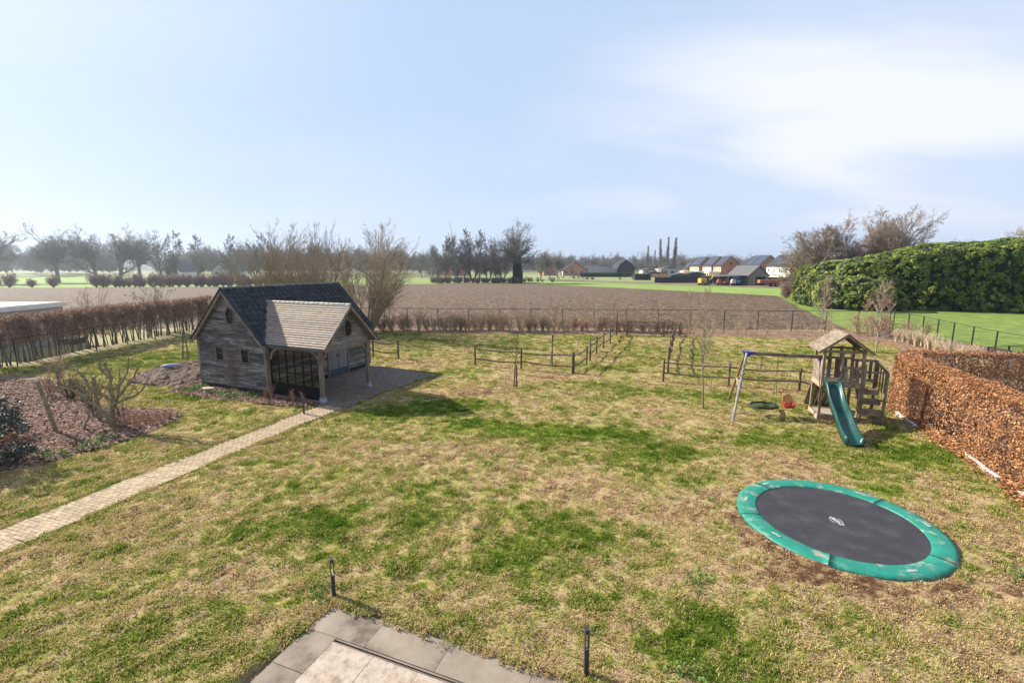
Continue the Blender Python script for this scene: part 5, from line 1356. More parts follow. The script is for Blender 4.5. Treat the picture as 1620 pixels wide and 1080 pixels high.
for key, (x, y), s, rz, lab, st, sh in yt:
    add_tree(key, 'young_tree', lab, 'young tree', (x, y, 0), rz, s)
    if st: stake(st[0], st[1], sh, 'wooden stake beside the ' + lab.split(' with ')[0].split(' tied ')[0] + ' ' + {.1: 'at the left fence', 2.38: 'behind the left fence', 9.2: 'left of the gate', 13.2: 'behind the gate', -11.3: 'by the willow'}[x])
# two leaning poles left of the garden house
stake(-21.3, 29.6, 2.6, 'left of two leaning poles behind the soil heap', .25, .1, .04); stake(-20.7, 29.3, 2.6, 'right of two leaning poles behind the soil heap', -.2, .1, .04)
# stakes in the shrub bed
stake(-16.52, 16.18, 1.9, 'leaning mossy stake at the front of the shrub bed', -.50, .1, .065); stake(-15.95, 17.35, 1.80, 'upright mossy stake behind the pruned tree', -.12, .1, .07)
for o_ in [q for q in C.objects if q.name.startswith('tree_stake')][-2:]: o_.data.materials[0] = m_bark_moss

# pruned multi-stem tree in the bed: hand-laid main limbs with knobbly spurs
pr = thing('pruned_tree', 'hard-pruned spreading tree with knobbly mossy limbs in the shrub bed', 'tree', (-15.0, 16.75, 0), 0)
limbs = [[(0,0,0),(-.12,.05,.45),(-.5,.1,.75),(-.95,.2,1.0),(-1.35,.2,1.35),(-1.75,.15,1.5),(-2.05,.2,1.6)],
         [(-.95,.2,1.0),(-.9,.3,1.5),(-1.1,.3,1.9),(-1.3,.35,2.15)], [(-1.9,.2,1.55),(-1.95,.2,2.0),(-1.9,.2,2.35)],
         [(0,0,0),(.05,0,.5),(.12,.05,.95),(.05,.1,1.35),(.1,.15,1.8),(-.05,.2,2.3),(0,.2,2.6)],
         [(.12,.05,.95),(-.25,.1,1.25),(-.75,.1,1.35),(-1.05,0,1.6),(-1.2,0,2.0)],
         [(.05,-.05,0),(.2,-.15,.45),(.35,-.2,.9),(.6,-.25,1.25),(.7,-.3,1.7),(.75,-.2,2.3)],
         [(.35,-.2,.9),(.75,-.25,1.15),(1.25,-.3,1.3),(1.6,-.3,1.55),(1.85,-.3,1.95)], [(.6,-.25,1.25),(.95,-.15,1.7),(1.2,-.1,2.1),(1.45,-.1,2.45)],
         [(.1,.15,1.8),(-.3,.3,2.05),(-.6,.4,2.3)], [(.05,.1,1.35),(.4,.25,1.7),(.55,.35,2.1),(.7,.3,2.5)]]
for li, P in enumerate(limbs):
    r0 = .095 if P[0][2] == 0 else .055
    Q = np.array(along(P, 12)); Q += R.normal(0, .018, Q.shape)*np.r_[0, np.ones(11)][:, None]
    Rr = np.linspace(r0, .024, 12)*(1 + R.normal(0, .09, 12))
    mb = MB(); mb.tube(Q, Rr, 8); br_ = mb.build('limb', m_bark_moss, pr, smooth=True)
    idx = R.integers(3, 12, 9); S0 = Q[idx]; D0 = np.c_[R.normal(0, .6, (9, 2)), R.uniform(.3, 1, 9)]
    lv = grow(R, S0, D0, R.uniform(.25, .6, 9), np.full(9, .016), [dict(k=5, wig=.22, up=.4, tip=.5), dict(n=3, t=(.3, 1), ang=(30, 60), len=.55, wig=.2, k=4, rr=.75, rmin=.006)])
    mb = MB(); [mb.tubes(a, b, 4) for a, b in lv]; mb.build('spur', m_bark_moss, br_)
sm_ = thing('pruned_tree', 'small crooked pruned stem between the stake and the big pruned tree', 'tree', (-15.62, 16.3, 0), .3)
mb = MB(); Q = along([(0,0,0),(.05,0,.3),(.22,0,.6),(.18,.05,1.0),(.1,.1,1.5),(.15,.1,1.9)], 12); mb.tube(Q, np.linspace(.05, .014, 12), 7); mb.build('trunk', m_bark_moss, sm_, smooth=True)
lv = grow(R, Q[[4,5,6,7,8,9,10,11]], R.normal(0, .7, (8, 3)) + [0, 0, .6], R.uniform(.3, .8, 8), np.full(8, .014), [dict(k=5, wig=.2, up=.4), dict(n=3, t=(.3,1), ang=(30,60), len=.5, k=4, rr=.7, rmin=.005)])
mb = MB(); [mb.tubes(a, b, 4) for a, b in lv]; mb.build('branches', m_bark_moss, sm_)

# bare shrubs: one generator, several meshes
def shrubproto(key, seed, nst, h, spread, mt, sub=4, r=.010, leaf=None, nl=0, ls=.03, up=.5, ln=.45, rmin=.004, wig=.09, tlo=.3):
    rng = np.random.default_rng(seed); a = rng.uniform(0, 2*PI, nst); d = rng.uniform(0, 1, nst)*.12*spread
    lean = rng.uniform(.1, 1, nst)*spread
    lv = grow(rng, np.c_[d*np.cos(a), d*np.sin(a), np.zeros(nst)], np.c_[np.cos(a)*lean, np.sin(a)*lean, np.ones(nst)], h*rng.uniform(.6, 1.15, nst), np.full(nst, r),
              [dict(k=6, wig=wig, up=up, tip=.4), dict(n=sub, t=(tlo, .95), ang=(20, 50), len=ln, up=.3, wig=.12, k=4, rr=.6, rmin=rmin)] + ([dict(n=3, t=(.3, 1), ang=(20, 50), len=.5, wig=.12, k=3, rr=.7, rmin=rmin*.8)] if sub > 3 else []))
    mb = MB(); [mb.tubes(p, q, 3 if i else 4) for i, (p, q) in enumerate(lv)]
    parts = [('stems', mb.mesh('stems', mt))]
    if leaf:
        Pt = np.concatenate([p.reshape(-1, 3) for p, q in lv[1:]]); Pt = Pt[rng.integers(0, len(Pt), nl)] + rng.normal(0, .03, (nl, 3))
        parts.append(('leaves', leaves(Pt, ls, rng).mesh('leaves', leaf)))
    PROT[key] = parts
def leaves(P, s, rng, nrm=None, asp=.55, jit=.8, mb=None):
    n = len(P); mb = mb or MB()
    N_ = rng.normal(0, 1, (n, 3)) if nrm is None else nrm + rng.normal(0, jit, (n, 3))
    N_ /= np.linalg.norm(N_, axis=1, keepdims=True) + 1e-9
    A_ = np.cross(N_, rng.normal(0, 1, (n, 3))); A_ /= np.linalg.norm(A_, axis=1, keepdims=True) + 1e-9
    B_ = np.cross(N_, A_); sz = s*rng.uniform(.6, 1.3, n)[:, None]
    V = np.stack([P - A_*sz, P - B_*sz*asp + A_*sz*.15, P + A_*sz, P + B_*sz*asp + A_*sz*.15], 1).reshape(-1, 3)
    i = np.arange(n)*4; mb.raw(V, np.stack([i, i+1, i+2, i+3], 1)); return mb
shrubproto('bush_tan', 11, 15, 1.25, .45, m_bark_tan, sub=4); shrubproto('bush_tan2', 12, 12, 1.1, .6, m_bark_tan, sub=5); shrubproto('bush_ol', 13, 20, 1.35, .5, m_bark_ol, sub=5, leaf=m_hedgebrown, nl=260, ls=.035)
shrubproto('bush_red', 14, 14, .95, .6, m_bark_red, sub=5, leaf=m_beech2, nl=240, ls=.04); shrubproto('bush_dark', 15, 26, 1.0, .9, m_twigdark, sub=4, r=.016, up=.2)
shrubproto('bush_dark2', 16, 16, .9, 1.0, m_twigdark, sub=4, r=.013, up=.2); shrubproto('straw', 17, 22, .9, .35, m_dry, sub=1, r=.017, up=.1, wig=.05); shrubproto('bush_vase', 18, 9, 1.05, .55, m_bark_tan, sub=3, r=.012)
shrubproto('red_shoot', 19, 5, .8, .3, m_bark_tan, sub=3, leaf=m_red, nl=70, ls=.03); shrubproto('weed', 20, 14, .10, 2.2, m_weed, sub=2, r=.003, leaf=m_weed, nl=170, ls=.022, up=0)
shrubproto('creeper', 21, 16, 1.2, .3, m_bark_tan, sub=6, r=.006)
def shrub(key, x, y, label, s=1.0, group=None, name='shrub', cat='shrub', sz=None, z=.03):
    return add_tree(key, name, label, cat, (x, y, z), random.uniform(0, 6.28), s, group, sz)
# row along the back wire fence
rr_ = random.Random(11)
KD = {'bush_ol': 'olive twiggy shrub with a few dry leaves', 'bush_tan2': 'spreading pale tan twiggy shrub', 'bush_tan': 'upright pale tan twiggy shrub', 'bush_red': 'reddish brown leafy twig shrub', 'bush_vase': 'small vase-shaped tan shrub'}
L1 = along([(-12.2, 42.9), (-2, 42.6), (3.6, 42.2), (9, 42.3), (14.5, 41.6)], 92)
for i, (x, y) in enumerate(L1):
    k = rr_.choice(['bush_ol', 'bush_ol', 'bush_tan2', 'bush_red']) if i < 56 else rr_.choice(['bush_red', 'bush_tan2', 'bush_tan', 'bush_red'])
    shrub(k, x + rr_.gauss(0, .2), y + rr_.gauss(0, .4), KD[k] + (' in the left back border' if i < 56 else ' by the far gate'), rr_.uniform(.95, 1.4), KD[k] + (' of the left back border' if i < 56 else ' by the gate'))
L2 = along([(15.2, 41.3), (22, 40.2), (29.6, 39.2)], 17)
for i, (x, y) in enumerate(L2):
    kk = rr_.choice(['bush_vase', 'bush_tan']); shrub(kk, x + rr_.gauss(0, .12), y + rr_.gauss(0, .25), KD[kk] + ' spaced singly along the right back border', rr_.uniform(.85, 1.2), KD[kk] + ' of the right back border')
for i in range(15):
    t = i/14; x, y = 29.8 + 4.0*rr_.random(), 37.2 + 4.2*rr_.random()
    kk = rr_.choice(['bush_red', 'bush_tan2']); shrub(kk, x, y, KD[kk] + ' crowded in the right back corner', rr_.uniform(1.2, 1.7), KD[kk] + ' of the right back corner')
L3 = along([(32.0, 38.0), (31.0, 34.4), (29.8, 31.4), (28.2, 28.0), (25.9, 24.2)], 75)
for i, (x, y) in enumerate(L3):
    shrub('straw', x + rr_.gauss(-.4, .45), y + rr_.gauss(0, .3), 'clump of upright straw-coloured stems in front of the right mesh fence', rr_.uniform(.9, 1.4), 'dry stem clumps along the right fence', name='dry_grass_clump', cat='dry plant')
# shrubs of the left bed
for k, x, y, s, lab in (('bush_dark', -19.9, 20.4, 1.1, 'dark bare shrub at the far left of the bed'), ('bush_dark', -18.0, 19.3, 1.15, 'dark round bare shrub behind the leaning stake'), ('bush_dark2', -16.6, 17.9, .8, 'low bare shrub between the two stakes'),
                        ('bush_dark2', -15.6, 17.9, .8, 'low bare shrub behind the pruned tree'), ('bush_red', -16.6, 14.6, .75, 'reddish bare shrub in front of the leaning stake'), ('bush_dark2', -15.7, 14.3, .9, 'bare open shrub at the front of the bed'),
                        ('bush_dark2', -14.6, 14.9, .55, 'small bare twig clump near the bed edge'), ('bush_red', -21.2, 20.8, .9, 'thin reddish shrub at the left rim of the bed'), ('bush_tan', -24.2, 24.4, 1.3, 'tall pale bare shrub near the left hedge'), ('bush_tan2', -23.0, 22.5, 1.3, 'thin tan shrub behind the bed on the left')):
    shrub(k, x, y, lab, s)
for i in range(22):
    shrub('bush_red', rr_.uniform(-14.9, -13.3), rr_.uniform(16.0, 17.7), 'low reddish dead perennial at the tip of the shrub bed', rr_.uniform(.25, .4), 'dead perennials at the bed tip', name='perennial', cat='plant')
# evergreen at the left edge
ev = thing('evergreen_shrub', 'dark glossy evergreen shrub at the left edge of the picture', 'shrub', (-16.5, 13.4, 0))
rng = np.random.default_rng(31)
lv = grow(rng, np.zeros((22, 3)), np.c_[rng.normal(0, .6, (22, 2)), np.ones(22)], rng.uniform(1.3, 2.3, 22), np.full(22, .02), [dict(k=6, wig=.12, up=.3), dict(n=6, t=(.3, 1), ang=(25, 60), len=.4, k=4, rr=.6, rmin=.006), dict(n=4, t=(.3, 1), ang=(25, 60), len=.5, k=3, rr=.6, rmin=.005)])
mb = MB(); [mb.tubes(p, q, 4) for p, q in lv]; mb.build('stems', m_twigdark, ev)
Pt = np.concatenate([p.reshape(-1, 3) for p, q in lv[1:]]); Pt = Pt[rng.integers(0, len(Pt), 9000)] + rng.normal(0, .06, (9000, 3))
leaves(Pt, .045, rng).build('leaves', m_evergreen, ev)
for i, (x, y, s) in enumerate(((-15.3, 13.6, .8), (-15.9, 12.3, 1.0), (-17.4, 15.3, .9))):
    t = ev.copy(); C.objects.link(t); t.location = (x, y, 0); t.scale = (s*.5, s*.5, s*.35); t.rotation_euler[2] = i*2.0
    t['label'] = ('low dark evergreen seedling clump at the front bed corner', 'low evergreen clump below the large dark evergreen', 'low evergreen clump behind the large dark evergreen')[i]
    for ch in list(ev.children):
        c2 = ch.copy(); C.objects.link(c2); c2.parent = t
for i, (x, y) in enumerate(((-14.5, 14.15), (-13.95, 15.05))):
    shrub('weed', x, y, ('green leafy weed clump at the front corner of the bed', 'green leafy weed clump at the bed edge by the pruned tree')[i], 2.2, name='weed', cat='weed')
for (x, y, s, lab) in ((3.55, 8.05, 1.2, 'fresh green weed rosette on the lawn between terrace and trampoline'), (2.55, 6.0, 1.2, 'green weed patch right of the nearer bollard'), (-3.5, 7.75, 1.1, 'small weed at the terrace corner below the bollard'), (9.95, 8.2, 1.1, 'dark green weed patch beside the right rim of the trampoline'), (-1.1, 6.0 + .55, .35, 'tiny weed in the terrace joint')):
    shrub('weed', x, y, lab, s, name='weed', cat='weed', sz=s*1.1)
# along the garden house
for i, (a, b, s) in enumerate(((4.9, -.35, .9), (5.15, -.55, .7), (5.45, -.5, 1.15), (6.6, -.45, 1.0), (6.85, -.5, .95), (7.3, -.4, 1.0))):
    x, y = shw(a, b); shrub('red_shoot', x, y, 'stem with red leaves in front of the glazed porch screen', s*.72, 'red leafed shoots by the porch', name='red_leafed_plant', cat='plant')
for i in range(16):
    x, y = shw(rr_.uniform(-.5, 4.6), rr_.uniform(-1.0, -.2)); shrub('weed', x, y, 'low green weed in the border along the gable wall', rr_.uniform(.9, 1.8), 'weeds along the gable wall', name='weed', cat='weed')
for i in range(9):
    x, y = shw(rr_.uniform(-.3, 7.6), rr_.uniform(-1.1, -.3)); shrub('bush_dark2', x, y, 'low dead twig clump in the border along the gable wall', rr_.uniform(.3, .5), 'dead twigs along the gable wall', name='dead_plant', cat='plant')
# climber trained on the gable wall between the windows
cl = thing('wall_climber', 'bare climber on a narrow trellis between the two gable windows', 'climbing plant', (*shw(2.38, -.09), .28), SH[2])
rng = np.random.default_rng(8)
A_ = []
for k in range(9):
    x0_ = -.30 + k*.075
    A_.append([(x0_*.4, 0, 0), (x0_*.8, -.01, .5), (x0_, -.02, 1.0), (x0_*1.1, -.02, 1.5), (x0_*.9, -.01, 1.95)])
A_ = np.array(A_, float); A_[:, 1:] += rng.normal(0, .055, A_[:, 1:].shape)*[1, .3, 1]
mb = MB(); mb.tubes(A_, np.full((9, 5), .006), 4)
for k in range(15):
    z_ = .3 + k*.11; 
    for s in (-1, 1): mb.tubes(np.array([[(-.2*s, -.01, z_-.11), (.2*s, -.01, z_+.11)]]), np.full((1, 2), .006), 3)
mb.build('stems', m_bark_red, cl)
Pt = np.c_[rng.normal(0, .17, 500), rng.uniform(-.06, .0, 500), rng.uniform(.35, 1.95, 500)]; leaves(Pt, .022, rng).build('dry_leaves', m_hedgebrown, cl)
# flat stone by the wall, blue sack on the heap
mb = MB(); mb.prism([(-.3, -.12), (.1, -.22), (.32, .0), (.2, .16), (-.25, .1)], 'z', 0, .06); x, y = shw(1.05, -.45); o_ = mb.build('flat_stone', m_orangeplastic if False else mat('sandy_stone', [(0.5,0.40,0.25),(0.6,0.5,0.34)], scale=8, rough=.9), loc=(x, y, .05), rz=-.3); tag(o_, 'flat pale yellow stone lying by the gable wall', 'stone')
mb = MB(); n = 8; mb.tube([(-.45, 0, 0), (-.3, 0, .03), (0, .02, .05), (.3, 0, .04), (.45, 0, 0)], [.03, .09, .10, .085, .03], 8); o_ = mb.build('empty_sack', m_bluehose, loc=(-19.15, 25.6, .42), rz=.3, smooth=True); tag(o_, 'grey blue empty sack lying on the dug soil heap', 'sack')
# dug soil heap
gx, gy = np.meshgrid(np.arange(-22.5, -14.5, .09), np.arange(21.5, 30.5, .09))
ins = inpoly(gx, gy, heap); d = polydist(gx, gy, heap)
hz_ = np.where(ins, np.minimum(d, .9)/.9*.30, -.12) + np.where(ins, .38*(fbm(gx*1.7, gy*1.7, 71, 4, .65)-.42), 0) + .10*(fbm(gx*5, gy*5, 72, 3, .7)-.5)
c0, s0 = math.cos(SH[2]), math.sin(SH[2]); la = (gx-SH[0])*c0 + (gy-SH[1])*s0; hz_ = np.where(la > -.05, -.3, hz_)
i = np.arange(gx.size).reshape(gx.shape); mb = MB(); mb.raw(np.stack([gx, gy, hz_], -1).reshape(-1, 3), np.stack([i[:-1,:-1], i[:-1,1:], i[1:,1:], i[1:,:-1]], -1).reshape(-1, 4))
mb.build('soil_heap', m_clod, smooth=False, kind='structure')
# ------------------------------------------------------------------ clipped hedges of the garden
def leaf_hedge(label, line, h, w, dens, mt, ls, top_dens=1.0, core=True, bare_low=0.0, seed=1, name='beech_hedge'):
    """clipped hedge along a line: many small leaves in a shell some 25 cm deep, twigs inside"""
    rng = np.random.default_rng(seed); P = np.array(line, float); o = P[0]
    seg = np.hypot(*np.diff(P, axis=0).T); Ltot = seg.sum(); t = thing(name, label, 'hedge', (o[0], o[1], 0))
    def at(s): 
        c = np.r_[0, np.cumsum(seg)]; x = np.interp(s, c, P[:, 0]); y = np.interp(s, c, P[:, 1]); i = np.clip(np.searchsorted(c, s) - 1, 0, len(seg)-1)
        d = np.diff(P, axis=0)[i] / seg[i][:, None]; return x - o[0], y - o[1], d
    pts = []; nrm = []
    for face, area in (('a', Ltot*h), ('b', Ltot*h*.35), ('t', Ltot*w*top_dens), ('e0', w*h), ('e1', w*h)):
        n = int(area*dens); s = rng.uniform(0, Ltot, n); z = rng.uniform(bare_low, h, n)
        if bare_low: z = h - (h - bare_low)*rng.beta(1.2, 1.6, n)
        dep = np.abs(rng.normal(0, .10, n))
        if face == 'e0': s = dep.copy()*1.0; off = rng.uniform(-w/2, w/2, n)
        elif face == 'e1': s = Ltot - dep; off = rng.uniform(-w/2, w/2, n)
        elif face == 't': off = rng.uniform(-w/2, w/2, n); z = h - dep
        else: off = (w/2 - dep)*(1 if face == 'b' else -1)
        x, y, d = at(s); nx, ny = d[:, 1], -d[:, 0]      # to the right of the direction
        bul = .14*(fbm(s*1.1 + 7*(face == 'b'), z*1.3, seed, 3) - .5)
        # side a lies to the left of the line direction
        px, py = x + nx*(off + np.sign(off)*bul), y + ny*(off + np.sign(off)*bul)
        if face == 't': z = z + bul*.8
        pts.append(np.c_[px, py, z]); k = np.sign(off)[:, None]
        nn = np.c_[nx, ny, np.zeros(n)]*k
        if face == 't': nn = np.tile([0, 0, 1.], (n, 1))
        if face in ('e0', 'e1'): nn = np.c_[d*(1 if face == 'e1' else -1), np.zeros(n)]
        nrm.append(nn + [0, 0, .35])
    pts = np.concatenate(pts); nrm = np.concatenate(nrm); nrm /= np.linalg.norm(nrm, axis=1, keepdims=True)
    # thin patches
    k = fbm(pts[:, 0]*1.9 + pts[:, 1], pts[:, 2]*1.9, seed+4, 3) + rng.uniform(-.12, .12, len(pts)) > .31
    leaves(pts[k], ls, rng, nrm[k], jit=.55, asp=.6).build('leaves', mt, t)
    ns_ = int(Ltot*2.6); s = rng.uniform(0.1, Ltot-.1, ns_); x, y, d = at(s)
    lv = grow(rng, np.c_[x + rng.normal(0, .06, ns_), y + rng.normal(0, .06, ns_), np.zeros(ns_)], np.c_[rng.normal(0, .10, (ns_, 2)), np.ones(ns_)], np.full(ns_, h*.95), np.full(ns_, .028),
              [dict(k=6, wig=.06, tip=.3), dict(n=16, t=(.12, 1), ang=(30, 75), len=.20, k=4, rr=.45, wig=.15, up=.4, rmin=.006)])
    mb = MB(); mb.tubes(*lv[0], 5); mb.build('stems', m_twigdark, t, kind='stuff'); mb = MB(); mb.tubes(*lv[1], 3); mb.build('twigs', m_bark_red, t, kind='stuff')
    return t
leaf_hedge('long clipped copper-brown beech hedge running beside the play tower to the right edge', [(16.35, 18.95), (15.85, 17.4), (15.05, 14.6), (14.3, 12.6), (13.3, 10.3), (12.6, 8.6)], 2.32, .95, 1250, m_beech, .034, seed=3)
leaf_hedge('second, darker beech hedge behind the long one, on the pasture side', [(31.5, 19.4), (26.5, 21.0), (21.8, 21.9), (19.3, 22.2), (17.0, 19.6)], 1.95, .9, 620, m_beech2, .045, seed=9)
# pale edging boards at the foot of the beech hedge
for i, (a, b) in enumerate((((15.75, 18.4), (15.1, 16.7)), ((14.45, 14.05), (13.72, 12.35)), ((13.45, 11.55), (12.95, 10.3)), ((12.9, 10.1), (12.5, 9.0)))):
    mb = MB(); mb.bar((0, 0, 0), (b[0]-a[0], b[1]-a[1], 0.0), .10, .14); o_ = mb.build('edging_board', m_concrete, loc=(a[0], a[1], .05))
    tag(o_, 'pale concrete edging ' + ('beside the foot of the play tower steps', 'at the middle of the beech hedge foot', 'right of the trampoline at the beech hedge foot', 'nearest the viewer at the beech hedge foot')[i], 'edging')

# bare hedge on the left: separate stems show against the light
lh = thing('bare_hedge', 'tall see-through hedge of bare stems with brownish top along the left', 'hedge', (-30.5, 27, 0))
rng = np.random.default_rng(14)
HL = along([(-30.9, 20.0), (-30.4, 27.1), (-30.2, 36.0), (-29.6, 45.6)], 150) - [-30.5, 27]
n = len(HL); HL = HL + rng.normal(0, .12, HL.shape)
lv = grow(rng, np.c_[HL, np.zeros(n)], np.c_[rng.normal(0, .05, (n, 2)), np.ones(n)], rng.uniform(2.5, 2.85, n), rng.uniform(.03, .055, n),
          [dict(k=7, wig=.05, tip=.3), dict(n=19, t=(.25, 1), ang=(25, 65), len=.36, k=5, rr=.45, wig=.14, up=.9, rmin=.010, shape=lambda q: 1.15-.6*q), dict(n=5, t=(.25, 1), ang=(25, 55), len=.5, k=4, rr=.6, wig=.15, up=.4, rmin=.006)])
for i in range(n):
    mb = MB(); mb.tubes(lv[0][0][i:i+1], lv[0][1][i:i+1], 6); mb.build('stem', m_bark, lh)
mb = MB(); mb.tubes(*lv[1], 3); mb.tubes(*lv[2], 3); mb.build('twigs', m_bark_far, lh, kind='stuff')
Pt = lv[2][0].reshape(-1, 3); Pt = Pt[rng.integers(0, len(Pt), 120000)]; Pt = Pt[(Pt[:, 2] > 1.0) & (rng.random(len(Pt)) < np.clip((Pt[:, 2]-.7)/1.9, .12, 1)) & (Pt[:, 2] < 3.05)] 
leaves(Pt + rng.normal(0, .06, Pt.shape), .048, rng).build('dry_leaves', m_hedgebrown, lh)
# box seen through the hedge, flat roofed outbuilding beyond it
bx = thing('stone_filled_box', 'dark low wire box of stones seen through the bare hedge', 'box', (-33.6, 35.3, 0), .1)
mb = MB(); mb.box((0, 0, .28), (.9, 1.0, .5)); mb.build('stones', m_clod, bx); mb = MB(); mb.box((0, 0, .55), (1.0, 1.1, .04)); mb.build('lid', m_concrete, bx)
for s in (-1, 1):
    mb = MB(); mb.box((.46, s*.6, .3), (.03, .03, .62)); mb.build('corner_bar', m_wiremetal, bx)
ob = thing('outbuilding', 'pale flat-roofed outbuilding behind the left hedge at the edge of the picture', 'outbuilding', (-34.6, 30.6, 0), rad(4))
mb = MB(); mb.box((-6, 2.9, 1.45), (12, 5.6, 2.9)); mb.build('wall', m_greywall, ob)
mb = MB(); mb.box((-6, 2.9, 3.03), (12.4, 6.0, .30)); mb.build('fascia', m_whitewall, ob); mb = MB(); mb.box((-6, 2.9, 3.2), (12.2, 5.8, .05)); mb.build('roof', m_concrete, ob)
mb = MB(); mb.box((-2, .09, 1.1), (1.2, .05, 2.1)); mb.build('door', m_roofdark, ob)
shrub('bush_ol', -33.0, 42.0, 'large loose bush beyond the bare hedge left of the ploughed field', 3.0); shrub('bush_tan2', -38.0, 42.0, 'wide thin bush beyond the outbuilding at the field edge', 3.4)

# ------------------------------------------------------------------ big laurel hedge on the right
def foliage_wall(name, label, foot, hts, depth, mt, ls, dens, seed, lump=1.1, core_in=.7, cat='hedge', round_end=True):
    rng = np.random.default_rng(seed); F_ = np.array(foot, float); o = F_[0]; n0 = len(F_)
    c = np.r_[0, np.cumsum(np.hypot(*np.diff(F_, axis=0).T))]; Lt = c[-1]
    t = thing(name, label, cat, (o[0], o[1], 0))
    def S(u, v, off=0.0):
        """u metres along, v 0..1 up the front and over the top"""
        x = np.interp(u, c, F_[:, 0]) - o[0]; y = np.interp(u, c, F_[:, 1]) - o[1]; H_ = np.interp(u, c, hts)
        i = np.clip(np.searchsorted(c, u)-1, 0, n0-2); d = np.diff(F_, axis=0)[i]; d = d/np.hypot(d[..., 0], d[..., 1])[..., None]
        nx, ny = d[..., 1], -d[..., 0]                        # outward (right of direction)
        a = np.clip(v, 0, 1)*PI*.62 - .05
        prof_out = np.where(v < .6, .35*np.sin(v/.6*PI*.7), .35*np.sin(PI*.7) - (v-.6)/.4*depth*.8)
        zz = np.where(v < .6, v/.6*.86, .86 + .14*np.sin((v-.6)/.4*PI/2))*H_
        lm = (fbm(u/lump/1.6, zz/lump/1.3, seed, 3, .6)-.5)*1.5 + (fbm(u/4.5, zz/3.5, seed+9, 2)-.5)*1.6
        ef = np.minimum(1, np.minimum(u, Lt-u)/3.5) if round_end else 1
        k = prof_out + lm*1.0 + off - (1-ef)*1.5
        ez = 1 - .35*(1-np.asarray(ef))**2
        return np.stack([x + nx*k, y + ny*k, zz*ez + lm*.35 + off*.3], -1), np.stack([nx, ny, np.where(v < .6, .25, 1.2)], -1)
    nu, nv = int(Lt/.5), 30
    U, Vv = np.meshgrid(np.linspace(0, Lt, nu), np.linspace(0, 1, nv)); Pc, _ = S(U, Vv, -core_in)
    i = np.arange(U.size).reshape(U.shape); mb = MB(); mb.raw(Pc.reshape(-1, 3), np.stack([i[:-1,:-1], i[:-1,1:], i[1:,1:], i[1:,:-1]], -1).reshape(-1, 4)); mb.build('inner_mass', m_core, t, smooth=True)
    # leaves sit in domed clumps with shaded gaps between them
    area = Lt*np.mean(hts)*1.5; nc_ = int(area*3.2); uc = rng.uniform(0, Lt, nc_); vc = rng.uniform(0, 1, nc_); rc = rng.uniform(.22, .50, nc_); oc = rng.uniform(-.45, .12, nc_)
    per = int(dens/3.2); u = np.repeat(uc, per); v = np.repeat(vc, per); n = len(u); r_c = np.repeat(rc, per); Hm = np.mean(hts)
    q = rng.normal(0, 1, (n, 3)); q /= np.linalg.norm(q, axis=1, keepdims=True); q[:, 2] = np.abs(q[:, 2])
    P, N_ = S(np.clip(u + q[:, 0]*r_c, 0, Lt), np.clip(v + q[:, 1]*r_c/Hm*.62, 0, 1), np.repeat(oc, per) + q[:, 2]*r_c*.75 - .15); N_ = N_/np.linalg.norm(N_, axis=1, keepdims=True)
    N_ = N_*(.35 + q[:, 2:3]) + np.c_[q[:, 0]*.5, q[:, 0]*0, q[:, 1]*.7]
    leaves(P, ls, rng, N_ + [0, 0, .3], jit=.35, asp=.42).build('leaves', mt, t)
    return t
foliage_wall('laurel_hedge', 'huge evergreen laurel hedge with lumpy clipped face along the right of the pasture', [(95, 40), (80, 53), (66, 60), (56, 63.5), (49, 66.5), (46.5, 73), (49, 80)][::-1], [6.5, 6.8, 7.2, 9.0, 9.6, 9.9, 10.2], 5, m_laurel, .17, 85, 5)
foliage_wall('laurel_bush', 'rounded lighter green laurel bush at the left end of the great hedge', [(44.0, 68), (46, 75), (52, 86), (56.5, 92)][::-1], [6.0, 6.3, 5.6, 4.2], 4, m_laurel2, .17, 80, 17, lump=1.4)
foliage_wall('laurel_bush', 'low yellow green laurel bush in front of the great hedge', [(52.8, 61.5), (47.5, 63.5), (44.2, 66.5), (43.8, 70)][::-1], [4.0, 4.6, 4.4, 3.0], 3, m_laurel2, .16, 90, 23, lump=1.2)

